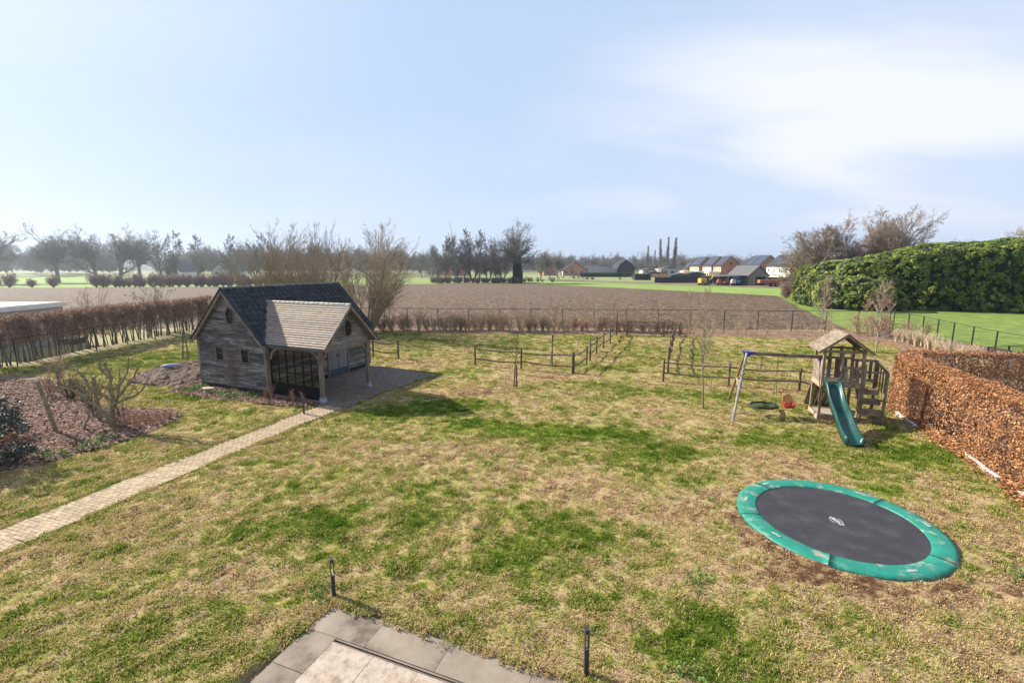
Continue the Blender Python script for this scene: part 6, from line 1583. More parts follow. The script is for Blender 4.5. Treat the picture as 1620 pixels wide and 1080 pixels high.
# ------------------------------------------------------------------ trees: built once per kind, copied
def bare_tree(key, seed, h, th, r, mt_, spread=1.0, dens=1.0, w0=.06, tr=.92, up=.5, ang=(28, 62), mtw=None, sides=(8, 5, 4, 3, 3), twig=.022, trunkup=.0, stems=1, sub2=8, nb=22):
    rng = np.random.default_rng(seed)
    if stems == 1: st, dr = [(0, 0, 0)], [(rng.normal(0, .04), rng.normal(0, .04), 1)]
    else:
        a = rng.uniform(0, 2*PI, stems); st = np.c_[.25*np.cos(a), .25*np.sin(a), np.zeros(stems)]; dr = np.c_[np.cos(a)*spread*.4, np.sin(a)*spread*.4, np.ones(stems)]
    L0 = [h*tr]*len(st) if stems == 1 else h*rng.uniform(.7, 1, stems)
    shp = (lambda q: 1.15*np.sqrt(np.clip(1.15-q, .05, 1))) if tr > .8 else (lambda q: .72 + .30*q)
    lv = grow(rng, st, dr, L0, [r]*len(st),
        [dict(k=9, wig=w0, tip=.12 if tr > .8 else .4), dict(n=nb, t=(th, .98), ang=ang, len=.46*spread/(tr if stems == 1 else .92), up=up, wig=.13, k=7, rr=.6, tip=.22, shape=shp, lv=(.88, 1.05) if tr < .8 else (.75, 1.2), tb=.72 if tr < .8 else 1.0),
         dict(n=int(11*dens), t=(.12, 1), ang=(25, 62), len=.50, up=up*.6, wig=.16, k=5, rr=.6, tip=.35, rmin=twig*1.4),
         dict(n=sub2, t=(.2, 1), ang=(25, 60), len=.55, up=.2, wig=.18, k=4, rr=.6, tip=.5, rmin=twig),
         dict(n=5, t=(.15, 1), ang=(25, 60), len=.6, wig=.15, k=3, rr=.7, rmin=twig*.65)])
    proto(key, lv, sides, mt_, mtw or mt_)
bare_tree('oak', 51, 20, .48, .62, m_bark_far, 1.0, 1.1, tr=.58, up=.5, ang=(15, 85), nb=30, twig=.024, sub2=6)
bare_tree('oak2', 52, 22, .24, .65, m_bark_far, 1.0, 1.0, tr=.58, up=.45, ang=(12, 80), nb=26, twig=.028, sub2=6)
bare_tree('oak3', 53, 20, .18, .55, m_bark_far, 1.1, 1.1, tr=.56, up=.7, ang=(12, 75), nb=26, twig=.028, sub2=6)
bare_tree('alder', 54, 18, .15, .30, m_bark_far, .62, .9, up=.9, ang=(30, 60), nb=20, twig=.030)
bare_tree('alder2', 55, 17, .12, .26, m_bark_far, .75, .9, up=.8, ang=(25, 60), nb=16, stems=3, twig=.030, sub2=5)
bare_tree('poplar', 56, 27, .06, .45, m_bark_far, .30, .8, w0=.008, up=1.9, ang=(18, 40), nb=110, twig=.04, sub2=3)
bare_tree('fan', 57, 13, .15, .42, m_bark_red, 1.15, .95, tr=.42, up=.8, ang=(12, 70), nb=40, twig=.018)
bare_tree('round', 58, 12, .25, .33, m_bark_ol, 1.1, .9, tr=.5, up=.5, ang=(15, 80), nb=34, twig=.02)
bare_tree('birchbig', 59, 13, .3, .25, m_bark_red, .9, .95, tr=.6, up=.1, ang=(12, 65), nb=38, twig=.016, sub2=9)
rng = np.random.default_rng(61); nst = 32; a = rng.uniform(0, 2*PI, nst); le = np.sqrt(rng.uniform(0, 1, nst))*.85
lv = grow(rng, np.c_[.3*le*np.cos(a), .3*le*np.sin(a), np.zeros(nst)], np.c_[np.cos(a)*le, np.sin(a)*le, np.ones(nst)], 8.3*(1.02 - .30*le)*rng.uniform(.9, 1.1, nst), rng.uniform(.045, .075, nst),
    [dict(k=8, wig=.06, up=.35, tip=.15), dict(n=12, t=(.2, .97), tb=.8, ang=(18, 52), len=.36, up=.5, wig=.10, k=6, rr=.5, tip=.25, rmin=.012, shape=lambda q: 1.2-.75*q),
     dict(n=7, t=(.15, 1), ang=(18, 48), len=.42, up=.3, wig=.12, k=4, rr=.6, rmin=.009), dict(n=3, t=(.2, 1), ang=(18, 48), len=.5, wig=.12, k=3, rr=.7, rmin=.0075)])
mb1 = MB(); mb1.tubes(*lv[0], 6); mb2 = MB(); [mb2.tubes(p, q, 3) for p, q in lv[1:]]
PROT['willow'] = [('stems', mb1.mesh('stems', m_bark_ol)), ('twigs', mb2.mesh('twigs', m_bark_ol))]
shrubproto('undergrowth', 64, 26, 2.6, 1.1, m_bark_far, sub=10, r=.04, leaf=m_hedgebrown, nl=500, ls=.09, rmin=.022, tlo=.06, ln=.55)
shrubproto('redbush', 62, 34, 3.2, .75, m_bark_red, sub=10, r=.05, leaf=m_redleaf, nl=2600, ls=.12, rmin=.02, tlo=.06, ln=.5)
shrubproto('redbush2', 63, 30, 2.9, .95, m_bark_red, sub=10, r=.05, leaf=m_redleaf, nl=1500, ls=.11, rmin=.02, tlo=.06, ln=.5)
def tree(key, x, y, s, label, name='bare_tree', rz=None, group=None, sz=None):
    return add_tree(key, name, label, 'tree', (x, y, -.2), random.uniform(0, 6.28) if rz is None else rz, s, group, sz)
# two many-stemmed willows behind the garden house
tree('willow', -22.2, 43.5, 1.15, 'wide many-stemmed willow behind the ridge of the garden house', 'willow_tree', sz=1.18)
tree('willow', -18.0, 42.5, .85, 'narrower many-stemmed willow right behind the wide one', 'willow_tree', sz=1.18)
tree('willow', -13.0, 41.2, 1.3, 'tall many-stemmed willow rising to the right of the garden house', 'willow_tree', rz=1.2, sz=1.16)
# ivy oak and the clump beside it
ok_ = tree('oak', 2.0, 170, 1.2, 'solitary round-crowned oak with ivy-clad trunk at the edge of the field', 'oak_tree', rz=.6, sz=1.04)
rng = np.random.default_rng(4)
n = 9000; z = rng.uniform(0, 9.5, n); a = rng.uniform(0, 2*PI, n); rr0 = (1.6 - .07*z)*(1 + .3*(fbm(a*2, z*.8, 3, 3)-.5)*2)*rng.uniform(.75, 1.05, n)
leaves(np.c_[rr0*np.cos(a), rr0*np.sin(a), z], .19, rng).build('ivy', m_ivy, ok_)
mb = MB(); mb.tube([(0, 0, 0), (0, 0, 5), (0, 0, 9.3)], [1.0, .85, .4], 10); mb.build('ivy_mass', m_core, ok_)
for i, (key, x, y, s, sz) in enumerate((('alder2', -27, 174, .75, .8), ('alder', -24, 171, .8, .85), ('alder2', -20.5, 176, .95, 1.0), ('alder', -17.5, 172, 1.0, .98), ('alder2', -14.5, 175, 1.05, .95), ('alder', -12, 170, .95, .95), ('alder2', -9, 174, .9, .85), ('alder', -6, 172, .75, .72), ('alder2', -3.4, 175, .6, .6))):
    tree(key, x, y, s*1.1, ('leftmost, smallest bare tree of the clump left of the ivy-clad oak', 'second bare tree from the left in the clump beside the field', 'bare tree below the leaning dead top in the field-edge clump', 'slim bare tree right of the leaning dead top', 'bushy tallest bare tree in the middle of the field-edge clump', 'straight bare tree right of the middle of the field-edge clump', 'multi-stemmed bare tree in the right half of the field-edge clump', 'short bare tree near the right end of the field-edge clump', 'smallest bare tree right beside the ivy-clad oak')[i], sz=sz*1.05)
mb = MB(); mb.tube([(0, 0, 0), (-.6, 0, 9), (-1.6, 0, 17), (-2.4, 0, 22)], [.22, .17, .1, .04], 6); o_ = mb.build('dead_pole_tree', m_bark_far, loc=(-20, 172, -.2)); tag(o_, 'thin leaning tree top rising above the clump left of the oak', 'tree')
for i, (key, x, y, s) in enumerate((('alder2', 12, 200, .75), ('oak3', 17, 210, .62), ('oak2', 23, 240, .6), ('alder', 30, 245, .6))):
    tree(key, x, y, s, ('thin bare tree just right of the ivy-clad oak', 'rounded bare tree right of the oak, in front of the far houses', 'bare tree beside the orange brick farmhouse', 'small bare tree behind the orange farmhouse')[i])
for i in range(44):
    x = -29 + 31*rr_.random(); shrub('undergrowth', x, 167 + rr_.random()*4, 'undergrowth bush below the clump left of the oak', rr_.uniform(.5, .85), 'undergrowth below the field-edge clump', z=-.2)
for i in range(12):
    shrub('undergrowth', rr_.uniform(3, 17), rr_.uniform(176, 186), 'low dark bush at the foot of the oak on the field edge', rr_.uniform(.3, .55), 'low bushes beside the oak', z=-.2)
# left skyline
LT = [('oak2', -178, 160, 1.3, 'large bare oak cut off by the left edge of the picture', 1.0), ('oak2', -166, 172, 1.1, 'open-crowned bare oak second from the left edge', .92), ('oak3', -157, 178, 1.25, 'wide bare oak third from the left edge', .93), ('oak3', -143, 172, 1.25, 'wide bare oak with branches leaning right beside the gap', .93), ('oak2', -150, 190, 1.15, 'bare oak behind the wide pair on the left', .9),
      ('alder2', -137, 190, .62, 'small bare tree at the left of the far gap', .62), ('alder2', -125, 170, .85, 'spreading bare tree left of the tall pair beyond the field', .92), ('alder', -119, 168, 1.1, 'tall bare tree right of the far gap', .98), ('alder', -115, 172, 1.05, 'tall slender bare tree beside the one right of the gap', .92),
      ('alder', -106, 178, .95, 'bare tree in the hazy row beyond the willows, left part', .95), ('alder2', -99, 180, .95, 'bushy bare tree in the hazy row beyond the field', .93), ('alder', -92, 176, .95, 'slim bare tree in the hazy row beyond the field', .95), ('alder', -84, 180, .95, 'straight bare tree of the hazy row left of the wide willow', .95), ('alder2', -76, 178, .95, 'bare tree of the hazy row behind the wide willow', .92), ('alder', -44, 230, .7, 'faint bare tree right of the tall willow far behind', .6), ('alder2', -37, 215, .6, 'small bare tree before the far orange houses', .55)]
for key, x, y, s, lab, sz in LT: tree(key, x, y, s, lab, sz=sz)
for i in range(46):
    x = -118 + i*1.3 + rr_.gauss(0, .4); y = 131 + (x+118)*.14 + 3
    shrub(rr_.choice(['redbush', 'redbush2']), x, y, 'reddish hedge shrub in the row beyond the ploughed field', rr_.uniform(.75, 1.15), 'reddish shrubs beyond the ploughed field', z=-.2)
for i, x in enumerate((-160, -153, -146, -142.5, -136, -130)):
    shrub('redbush', x, 133, 'separate round reddish shrub on the green strip at the far left', (1.0, .95, .85, 1.1, .7, .95)[i], 'separate shrubs at the far left', z=-.2)
# bare trees above the laurel hedge
for key, x, y, s, sz, lab in (('round', 58.5, 92, 1.2, 1.15, 'crooked bare tree with olive bark above the left end of the laurel hedge'), ('birchbig', 65.5, 92, 1.2, 1.18, 'reddish fine-twigged tree above the laurel hedge between its neighbours'), ('birchbig', 70.5, 95, 1.2, 1.18, 'second reddish birch close beside the fan-shaped tree'),
                              ('fan', 75, 93, 1.4, 1.36, 'tall fan-shaped bare tree, highest above the laurel hedge'), ('round', 81, 90, .8, .95, 'low bare tree right of the fan-shaped one'), ('round', 60, 97, .8, .8, 'small bare tree leaning left at the end of the laurel hedge'),
                              ('round', 91, 84, 1.2, 1.1, 'rounded olive-twigged tree above the hedge at the right edge'), ('round', 86, 88, .8, .85, 'low olive tree left of the rounded one at the right edge')):
    tree(key, x, y, s, lab, sz=sz)
# poplars
for i, (x, y, s, sz) in enumerate(((104.5, 366, .8, .82), (110, 366, .55, .70), (115.0, 366, .95, 1.03), (120.0, 366, .85, 1.08), (124.2, 362, 1.1, 1.06))):
    tree('poplar', x, y, s, ('leftmost, shorter of the five columnar poplars', 'thin and lowest of the five columnar poplars', 'tall slender poplar in the middle of the five', 'tallest and very narrow poplar, fourth from the left', 'broadest poplar, rightmost of the five')[i], 'poplar_tree', sz=sz)
# far wood: a mass of the same trees
def wood(name, label, pts, keys, smin, smax):
    vs = []
    for k in keys:
        mb_o = []
        for nm, me in PROT[k]: pass
        # branches only: one mesh per kind keeps the mass light
        vs.append(bpy.data.objects.new('wood_tree', PROT[k][-1][1]))
    pts = np.array(pts); n = len(pts)
    scatter(name, np.c_[pts, np.full(n, -.3)], R.uniform(0, 6.28, n), R.uniform(smin, smax, n), vs, zs=R.uniform(.85, 1.1, n), label=label, cat='wood')
W1 = np.c_[R.uniform(-130, 560, 900), R.uniform(430, 620, 900)]
wood('far_wood', 'long hazy line of bare woodland along the whole horizon', W1, ['oak2', 'oak3', 'alder', 'round'], .6, .9)
W2 = np.c_[R.uniform(-420, -60, 380), R.uniform(260, 420, 380)]
W2 = W2[~((W2[:, 0]/W2[:, 1] > -.84) & (W2[:, 0]/W2[:, 1] < -.70))]
wood('left_wood', 'blue hazy wood behind the oaks on the left', W2, ['oak2', 'oak3', 'alder'], .65, .95)
W3 = np.c_[R.uniform(-60, 360, 90), R.uniform(270, 420, 90)]
W3 = W3[(np.abs(W3[:,0]/W3[:,1]-.48) > .13)]
for i, (x, y) in enumerate(W3[:46]):
    kk = rr_.choice(['round', 'alder2', 'oak3']); d_ = {'round': 'small olive twigged tree', 'alder2': 'small narrow multi-stemmed tree', 'oak3': 'small broad grey tree'}[kk]
    sd_ = 'left of the poplars' if x/y < .27 else 'right of the poplars'
    tree(kk, x, y, rr_.uniform(.3, .5), d_ + ' among the far farms ' + sd_, group=d_.replace('small ', '') + 's ' + sd_)
hm = MB()
def hill(name, x0, x1, y0, y1, h, mt, seed):
    X_, Y_ = np.meshgrid(np.linspace(x0, x1, 60), np.linspace(y0, y1, 12)); u = (X_-x0)/(x1-x0); v = (Y_-y0)/(y1-y0)
    Z_ = h*np.sin(v*PI*.5)*(.7+.6*fbm(X_/90, Y_/300, seed, 3))*np.clip(np.minimum(u, 1-u)*8, 0, 1) - .3
    i = np.arange(X_.size).reshape(X_.shape); mb = MB(); mb.raw(np.stack([X_, Y_, Z_], -1).reshape(-1, 3), np.stack([i[:-1,:-1], i[:-1,1:], i[1:,1:], i[1:,:-1]], -1).reshape(-1, 4)); mb.build(name, mt, smooth=True, kind='structure')
m_hill = mat('wooded_rise', [(0.05,0.05,0.045),(0.085,0.08,0.065)], scale=.08, coord='Pos', rough=.95)
hill('hills', -880, 880, 560, 1050, 15, m_hill, 4)

# ------------------------------------------------------------------ far buildings
def house(label, x, y, w, d, eave, ridge, m_gable, m_fac, m_roof, wins=(), gwins=(), panels=(), cat='house', name='house', chimney=False, rz=0, part_roof=.35):
    """gable faces -y, long facade faces -x; local origin at the front left corner"""
    t = thing(name, label, cat, (x, y, -.3), rz)
    mb = MB(); mb.prism([(0, 0), (w, 0), (w, eave), (w/2, ridge-.15), (0, eave)], 'y', 0, .3); mb.build('gable_wall', m_gable, t)
    mb = MB(); mb.prism([(0, 0), (w, 0), (w, eave), (w/2, ridge-.15), (0, eave)], 'y', d-.3, d); mb.build('gable_wall', m_gable, t)
    mb = MB(); mb.box((.15, d/2, eave/2), (.3, d-.6, eave)); mb.build('facade', m_fac, t)
    mb = MB(); mb.box((w-.15, d/2, eave/2), (.3, d-.6, eave)); mb.build('facade', m_fac, t)
    ov = part_roof; sl_ = (ridge-eave)/(w/2)
    for s in (-1, 1):
        x1 = w/2 + s*(w/2+ov); z1 = eave - ov*sl_
        V = [(w/2, -ov, ridge), (x1, -ov, z1), (x1, d+ov, z1), (w/2, d+ov, ridge)]; V += [(a, b, c+.18) for a, b, c in V]
        mb = MB(); mb.raw(V, BOXF if s > 0 else BOXF[:, ::-1]); mb.build('roof', m_roof, t)
    for (yy_, zz, ww, hh) in wins:
        mb = MB(); mb.box((-.03, yy_, zz), (.08, ww, hh)); f = mb.build('window', m_windowglass, t)
        mb = MB(); mb.box((-.05, yy_, zz-hh/2-.05), (.12, ww+.2, .1)); mb.build('sill', m_whitewall, f)
    for (xx_, zz, ww, hh) in gwins:
        mb = MB(); mb.box((xx_, -.03, zz), (ww, .08, hh)); f = mb.build('window', m_windowglass, t)
        mb = MB(); mb.box((xx_, -.06, zz), (.08, .06, hh)); mb.build('glazing_bar', m_greywall, f)
    for (y0, y1, u0, u1) in panels:                       # u 0 eave .. 1 ridge, on the left slope
        k = MB()
        def q(yv, u): return (u*w/2, yv, eave + (ridge-eave)*u + .30)
        V = [q(y0, u0), q(y1, u0), q(y1, u1), q(y0, u1)]; V = V + [(a, b, c+.05) for a, b, c in V]; k.raw(V, BOXF[:, ::-1]); k.build('solar_panel', m_panel, t)
    if chimney:
        mb = MB(); mb.box((w*.5, d*.7, ridge+.5), (.7, .9, 1.4)); mb.build('chimney', m_gable, t)
    return t
pw = lambda d, n, z=4.0: [(d*(i+.7)/(n+.4), z, .8, 1.5) for i in range(n)]
house('brown brick house with cream side and solar panels, nearest of the three stepped houses', 110.7, 250, 10.2, 9.5, 6.0, 11.0, m_redbrick, m_yellowwall, m_roofdark, pw(9.5, 4, 4.4), [(5, 7.4, 1.3, 1.5), (8.2, 3.0, 1.2, 1.6), (4.9, 3.2, 1.6, 1.6)], [(.8, 4.0, .12, .93), (4.8, 8.2, .12, .93)])
house('white fronted brick house with solar panels, middle of the three stepped houses', 110.6, 262, 9.4, 12, 6.0, 11.2, m_redbrick, m_whitewall, m_roofdark, pw(12, 3, 4.4), [], [(1.2, 5.0, .12, .93), (6, 10, .12, .93)])
house('cream yellow house with solar panels, farthest left of the three stepped houses', 109.2, 276, 9.6, 14, 6.0, 11.2, m_redbrick, m_yellowwall, m_roofdark, pw(14, 4, 4.4), [], [(2.0, 6.0, .12, .93), (7, 12, .12, .93)])
for i, (x, y, w_, m_, lab) in enumerate(((104.5, 250, 5.6, m_yellowwall, 'low cream yellow extension left of the nearest stepped house'), (103.8, 264, 5.8, m_whitewall, 'low white extension before the middle stepped house'), (101.8, 280, 6, m_yellowwall, 'low cream extension before the farthest stepped house'))):
    t = thing('house_extension', lab, 'extension', (x, y, -.3)); mb = MB(); mb.box((w_/2, 3, 1.5), (w_, 6, 3.0)); mb.build('wall', m_, t); mb = MB(); mb.box((w_/2, 3, 3.1), (w_+.3, 6.3, .2)); mb.build('roof', m_whitewall, t)
    for k in range(2): mb = MB(); mb.box((-.03, 1.6 + 2.6*k, 1.4), (.08, 1.5, 1.9)); mb.build('window', m_windowglass, t)
house('large brick house with long solar roof left of the cream house', 117.7, 225, 10.4, 16, 6.3, 11.0, m_redbrick, m_yellowwall, m_roofdark, pw(17, 4, 4.2), [(9.2, 6.2, 1.2, 1.8)], [(1.0, 7.6, .06, .9), (8.2, 14.5, .06, .93)], chimney=False)
house('cream walled house with dark solar roof at the end of the laurel hedge', 112.0, 190, 10.5, 18, 6.1, 10.6, m_redbrick, m_whitewall, m_roofdark, pw(19, 4, 4.3), [(5.3, 7.0, 1.1, 1.6)], [(1.2, 9.0, .45, .95), (3.2, 13, .1, .42), (10, 17, .45, .95)])
house('small orange brick house with one solar panel left of the stepped houses', 108.5, 292, 7.5, 9, 4.2, 8.2, m_orangewall, m_orangewall, m_roofdark, pw(9, 2, 2.6), [], [(2, 6, .2, .9)])
# barn with open bay and lean-to
bn = house('grey farm barn with open doorway and long lean-to roof over parked machines', 75.4, 150, 6.4, 14.5, 3.2, 6.2, m_barnbrick, m_barnbrick, m_rooflight, cat='barn', name='barn')
mb = MB(); mb.box((3.9, -.02, 1.45), (3.0, .12, 2.7)); mb.build('doorway', m_dark, bn)  # dark panel on the wall stands in for the unlit opening
mb = MB(); mb.prism([(-9.5, 2.75), (-.3, 3.05), (-.3, 3.18), (-9.5, 2.88)], 'y', 0.2, 14); mb.build('lean_to_roof', m_rooflight, bn)
for x_ in (-9.3, -6.2, -3.2): mb = MB(); mb.box((x_, .4, 1.4), (.22, .22, 2.75)); mb.build('lean_to_post', m_rooflight, bn)
mb = MB(); mb.box((-4.9, 13.8, 1.4), (9.2, .15, 2.75)); mb.build('lean_to_back', m_barnbrick, bn)

def wheel(par, x, y, z, r, w, mt=m_tyre, ax='x'):
    mb = MB(); a = (w/2 if ax == 'x' else 0, 0 if ax == 'x' else w/2, 0)
    mb.tube([(x-a[0], y-a[1], z), (x+a[0], y+a[1], z)], r, 14); wl = mb.build('wheel', mt, par)
    mb = MB(); mb.tube([(x-a[0]*1.08, y-a[1]*1.08, z), (x+a[0]*1.08, y+a[1]*1.08, z)], r*.5, 10); mb.build('rim', m_concrete, wl)
# blue tractor under the lean-to
tk = thing('tractor', 'blue tractor with cab parked under the edge of the barn lean-to', 'tractor', (71.4, 149.2, -.25), 0)
mb = MB(); mb.box((0, -.9, 1.15), (.8, 1.9, .7)); mb.build('bonnet', m_bluepaint, tk, smooth=False)
mb = MB(); mb.prism([(.2, 1.1), (1.7, 1.1), (1.55, 2.55), (.35, 2.55)], 'x', -.7, .7); mb.build('cab', m_windowglass, tk)
mb = MB(); mb.box((0, .95, 2.62), (1.5, 1.5, .14)); mb.build('cab_roof', m_bluepaint, tk)
for s in (-1, 1): wheel(tk, s*.95, 1.0, .8, .8, .42); wheel(tk, s*.8, -1.3, .5, .5, .32)
for s in (-1, 1): mb = MB(); mb.box((s*.95, 1.0, 1.66), (.45, 1.3, .08)); mb.build('mudguard', m_bluepaint, tk)
def tractor2(x, y, c, label):
    t = thing('farm_machine', label, 'farm machine', (x, y, -.25))
    mb = MB(); mb.box((0, 0, 1.0), (1.3, 1.6, .6)); mb.build('hopper', c, t); mb = MB(); mb.prism([(-.7, 1.3), (.7, 1.3), (.4, 2.0), (-.4, 2.0)], 'y', -.5, .5); mb.build('hood', c, t)
    mb = MB(); mb.bar((-.9, -1, .7), (.9, 1, .7), .15, .15); mb.bar((-.9, -1.2, .4), (.9, -1.2, .4), .1, .1); mb.build('frame', m_tyre, t); 
    for s in (-1, 1): wheel(t, s*.75, 0, .45, .45, .25)
tractor2(66.2, 150.2, m_orange, 'orange farm implement at the left of the barn lean-to'); tractor2(68.6, 150.6, m_dimred, 'red farm implement beside the blue tractor'); tractor2(67.3, 152, m_orange, 'second orange implement deeper under the lean-to')
tractor2(69.9, 148.6, m_concrete, 'pale grey small machine in front of the lean-to')
ym = thing('yellow_excavator', 'yellow digger with raised arm standing left of the barn', 'digger', (62.0, 150.5, -.25), .2)
mb = MB(); mb.box((-1.2, 0, 1.5), (2.0, 1.8, 1.5)); mb.build('body', m_yellow, ym); mb = MB(); mb.box((.3, 0, 1.6), (1.0, 1.5, 1.6)); mb.build('cab', m_windowglass, ym)
mb = MB(); mb.bar((.8, 0, 1.4), (2.2, 0, 2.2), .3, .35); mb.bar((2.2, 0, 2.2), (2.9, 0, 3.4), .25, .3); mb.build('arm', m_yellow, ym); mb = MB(); mb.prism([(2.6, .5), (3.2, .5), (3.1, 1.2), (2.7, 1.2)], 'y', -.4, .4); mb.build('bucket', m_tyre, ym)
for x_ in (-1.5, .6):
    for s in (-1, 1): wheel(ym, x_, s*.9, .55, .55, .35, ax='y')
tl_ = thing('farm_trailer', 'long orange tipping trailer parked right of the barn doorway', 'trailer', (77.6, 141.5, -.25), rad(-6))
mb = MB(); mb.box((0, 0, 1.55), (6.4, 2.2, .95)); mb.build('load_bed', m_orange, tl_)
for k in range(6): mb = MB(); mb.box((-2.9 + k*1.16, -1.13, 1.55), (.12, .08, .95)); mb.build('rib', m_orange, tl_)
mb = MB(); mb.box((0, 0, 1.0), (6.2, .9, .18)); mb.bar((-3.1, 0, 1.0), (-4.6, 0, .6), .2, .16); mb.build('chassis', m_tyre, tl_)
for x_ in (.6, 1.75):
    for s in (-1, 1): wheel(tl_, x_, s*1.0, .52, .52, .4, ax='y')
for i, (x, y, w_, h_, m_, lab) in enumerate(((83.5, 141, 2.6, 1.35, m_concrete, 'stack of pale wrapped pallets right of the orange trailer'), (86.3, 141.5, 2.2, 1.3, m_meadow2, 'stack of greenish crates beside the pale pallets'), (86.0, 150, 6.5, 2.4, m_redbrick, 'low brown shed behind the crates right of the barn'), (57.0, 205, 7.0, 2.6, m_roofdark, 'dark flat container left of the stepped houses'))):
    t = thing('crate_stack' if i < 2 else 'low_shed', lab, 'crates' if i < 2 else 'shed', (x, y, -.25))
    if i < 2:
        for k in range(3):
            for j in range(2): mb = MB(); mb.box((-w_/2 + w_*(k+.5)/3, 0, h_*(j+.5)/2), (w_/3-.08, 1.1, h_/2-.06)); mb.build('crate', m_, t)
    else:
        mb = MB(); mb.box((0, 1.5, h_/2), (w_, 3, h_)); mb.build('wall', m_, t); mb = MB(); mb.box((0, 1.5, h_+.08), (w_+.4, 3.4, .16)); mb.build('roof', m_rooflight, t)
        mb = MB(); mb.box((w_*.2, -.02, h_*.42), (w_*.25, .06, h_*.7)); mb.build('door', m_dark, t)
for i, (x, y, l_) in enumerate(((64, 172, 16),)):
    t = thing('farm_wall', 'dark concrete yard wall running left from the barn', 'wall', (x-11, y, -.25)); 
    for k in range(10): mb = MB(); mb.box((k*1.7, 0, 1.0), (1.64, .2, 2.0)); mb.build('wall_panel', m_roofdark, t)
# middle distance farms (left of the poplars)
house('orange brick farmhouse with dark roof right of the oak', 20, 298, 9, 8, 4.2, 9.2, m_orangewall, m_orangewall, m_roofdark, pw(8, 2, 2.5), [(2.5, 2.6, 1, 1.4), (6.4, 2.6, 1, 1.4)], rz=.3)
house('dark roofed low house with white front beside the orange farmhouse', 31.5, 292, 15, 7, 3.2, 8.2, m_orangewall, m_whitewall, m_roofdark, [], [(2, 2.2, 1.4, 1.2), (5.5, 2.2, 1.4, 1.2), (12, 2.2, 1.4, 1.2)], rz=.1)
house('long low hall with flat grey roof behind the far hedge', 47, 320, 26, 14, 4.6, 6.4, m_greywall, m_greywall, m_rooflight, cat='hall', name='farm_hall')
bh = thing('round_roofed_barn', 'dark barn with a rounded gambrel roof between the far trees', 'barn', (66, 300, -.3), .1)
pr_ = [(0, 0), (13, 0), (12.2, 4.4), (10.3, 7.4), (6.5, 9.8), (2.7, 7.4), (.8, 4.4)]
mb = MB(); mb.prism([(p*.96+.26, q*.97) for p, q in pr_], 'y', 0, .3); mb.build('gable_wall', m_dark, bh)
mb = MB(); P_ = pr_[1:] + pr_[:1]
for a, b in zip(pr_[2:], pr_[3:]): mb.prism([(a[0], a[1]), (b[0], b[1]), (b[0], b[1]+.25), (a[0], a[1]+.25)], 'y', -.4, 12)
mb.build('roof', m_roofdark, bh)
mb = MB(); mb.box((6.5, -.05, 7.2), (1.3, .1, 1.2)); mb.build('window', m_windowglass, bh); mb = MB(); mb.box((6.5, -.05, 1.7), (3.2, .1, 3.2)); mb.build('door', m_roofdark, bh)
hd = thing('dark_hedge', 'long low dark evergreen hedge in front of the far barn', 'hedge', (38, 262, -.3))
rng = np.random.default_rng(2); n = 5200; P_ = np.c_[rng.uniform(0, 30, n), rng.normal(0, .6, n), rng.uniform(0, 2.3, n)]; P_[:, 1] -= .2*P_[:, 0]*.1
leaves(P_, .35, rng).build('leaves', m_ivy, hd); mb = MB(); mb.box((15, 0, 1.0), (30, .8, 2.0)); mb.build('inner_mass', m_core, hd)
wf = thing('board_fence', 'new light brown board fence in front of the poplars', 'fence', (68, 252, -.3))
for k in range(24): mb = MB(); mb.box((k*.95, 0, .95), (.9, .06, 1.9)); mb.build('panel', m_tanwood, wf)
for k in range(0, 25, 4): mb = MB(); mb.box((k*.95-.47, -.06, 1.0), (.12, .12, 2.05)); mb.build('post', m_playwood, wf)
def hallx(x, y, w_, d_, h_, mw, mr, lab, kind='farm_hall'):
    t = thing(kind, lab, 'hall', (x, y, -.3)); mb = MB(); mb.box((w_/2, d_/2, h_/2), (w_, d_, h_)); mb.build('wall', mw, t)
    mb = MB(); mb.prism([(-.2, h_), (w_+.2, h_), (w_/2, h_+1.1)], 'y', -.2, d_+.2); mb.build('roof', mr, t)
    for k in range(2): mb = MB(); mb.box((w_*(.3+.4*k), -.03, 1.4), (w_*.18, .08, 2.4)); mb.build('door', m_roofdark, t)
hallx(104, 330, 12, 14, 4.2, m_greywall, m_rooflight, 'pale industrial hall right of the poplars'); hallx(86, 310, 9, 9, 3.4, m_greywall, m_rooflight, 'pale grey hall left of the poplars'); hallx(75, 262, 9, 5, 2.1, m_orangewall, m_roofdark, 'low orange shed behind the board fence', 'low_shed'); hallx(72.5, 215, 9, 5, 1.9, m_roofdark, m_rooflight, 'dark row of silage shelters left of the stepped houses', 'low_shed'); hallx(84, 226, 9, 4, 2.3, m_roofdark, m_roofdark, 'long dark shelter between the poplars and the barn', 'low_shed')
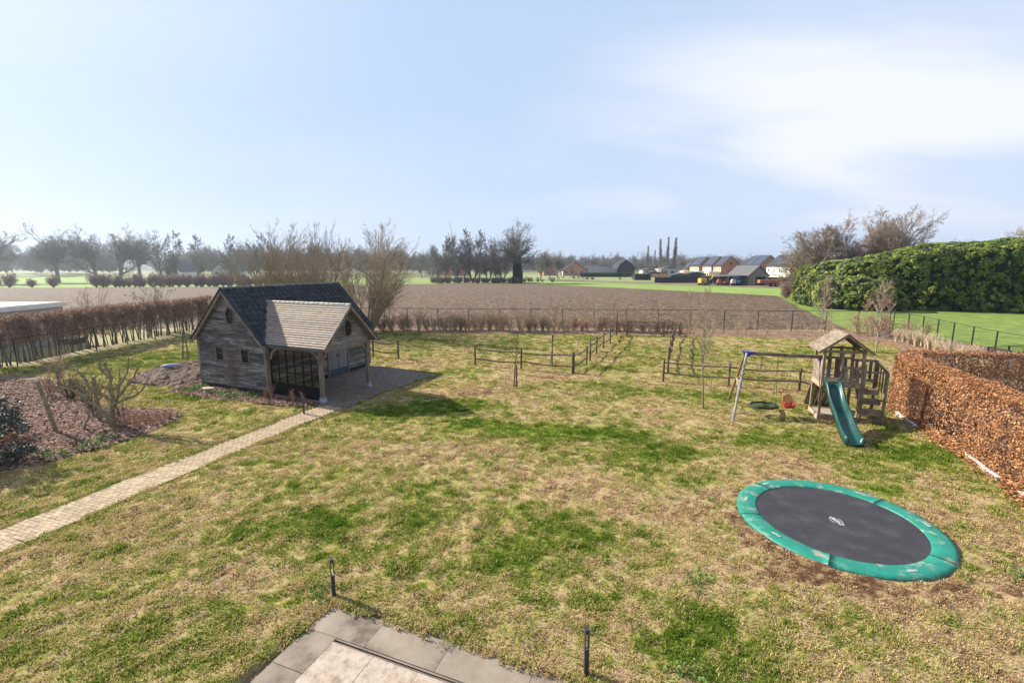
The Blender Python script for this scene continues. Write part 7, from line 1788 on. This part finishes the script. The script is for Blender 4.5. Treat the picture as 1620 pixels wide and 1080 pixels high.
# houses in the gap on the left and beyond the willow
house('hazy white farmhouse with grey roof in the gap between the left trees', -166, 220, 15, 9, 3.6, 9.0, m_whitewall, m_whitewall, m_rooflight, [], [(3, 2.4, 1.2, 1.4), (8, 2.4, 1.2, 1.4)], rz=-.3)
house('hazy farmhouse right of the white one in the left gap', -148, 232, 12, 8, 3.6, 8.2, m_greywall, m_greywall, m_rooflight, [], [(3, 2.4, 1.2, 1.4)], rz=-.2)
for i, (x, y) in enumerate(((-52, 298), (-44, 292), (-36, 300))):
    house(('faint house with brick gable left of the pair beyond the tall willow', 'faint orange gabled house beyond the tall willow', 'faint pale gabled house nearest the tree clump')[i], x, y, 8, 8, 4.2, 8.6, (m_whitewall, m_orangewall, m_orangewall)[i], m_redbrick, m_roofdark, pw(8, 2, 2.5), [(4, 5.4, 1, 1.2)])
# small bushes and posts across the far meadow
for i in range(30):
    shrub('undergrowth', rr_.uniform(5, 85), rr_.uniform(205, 250), 'tiny bush dotted over the pale far meadow', rr_.uniform(.18, .5), 'tiny bushes on the far meadow', z=-.25)
shrub('redbush2', 84, 310-48, 'brown bushy shrub left of the board fence', 1.3, z=-.3); shrub('redbush', 51.5, 88, 'reddish brown bramble mass at the foot of the laurel bush', .75, z=-.1); shrub('redbush2', 50.2, 81, 'bramble clump on the field corner by the laurel bush', .55, z=-.1)
for i in range(3): shrub('bush_red', 46.8 + i*1.3, 61.5 - i*.4, 'bare twiggy seedling at the foot of the great laurel hedge', 1.7, 'twiggy seedlings at the laurel foot', z=-.05)

# ------------------------------------------------------------------ the air
hz = MB(); hz.box((0, 520, 16), (1830, 1190, 35.2)); hzo = hz.build('haze', None, kind='stuff')
hm_ = bpy.data.materials.new('haze_air'); hm_.use_nodes = True; N = hm_.node_tree.nodes; N.clear()
vo = N.new('ShaderNodeOutputMaterial'); pv = N.new('ShaderNodeVolumePrincipled')
pv.inputs['Color'].default_value = (0.74, 0.85, 1.0, 1); pv.inputs['Density'].default_value = 0.00036; pv.inputs['Anisotropy'].default_value = 0.68
hm_.node_tree.links.new(pv.outputs[0], vo.inputs['Volume']); hzo.data.materials.clear(); hzo.data.materials.append(hm_)
hzo.display_type = 'WIRE'
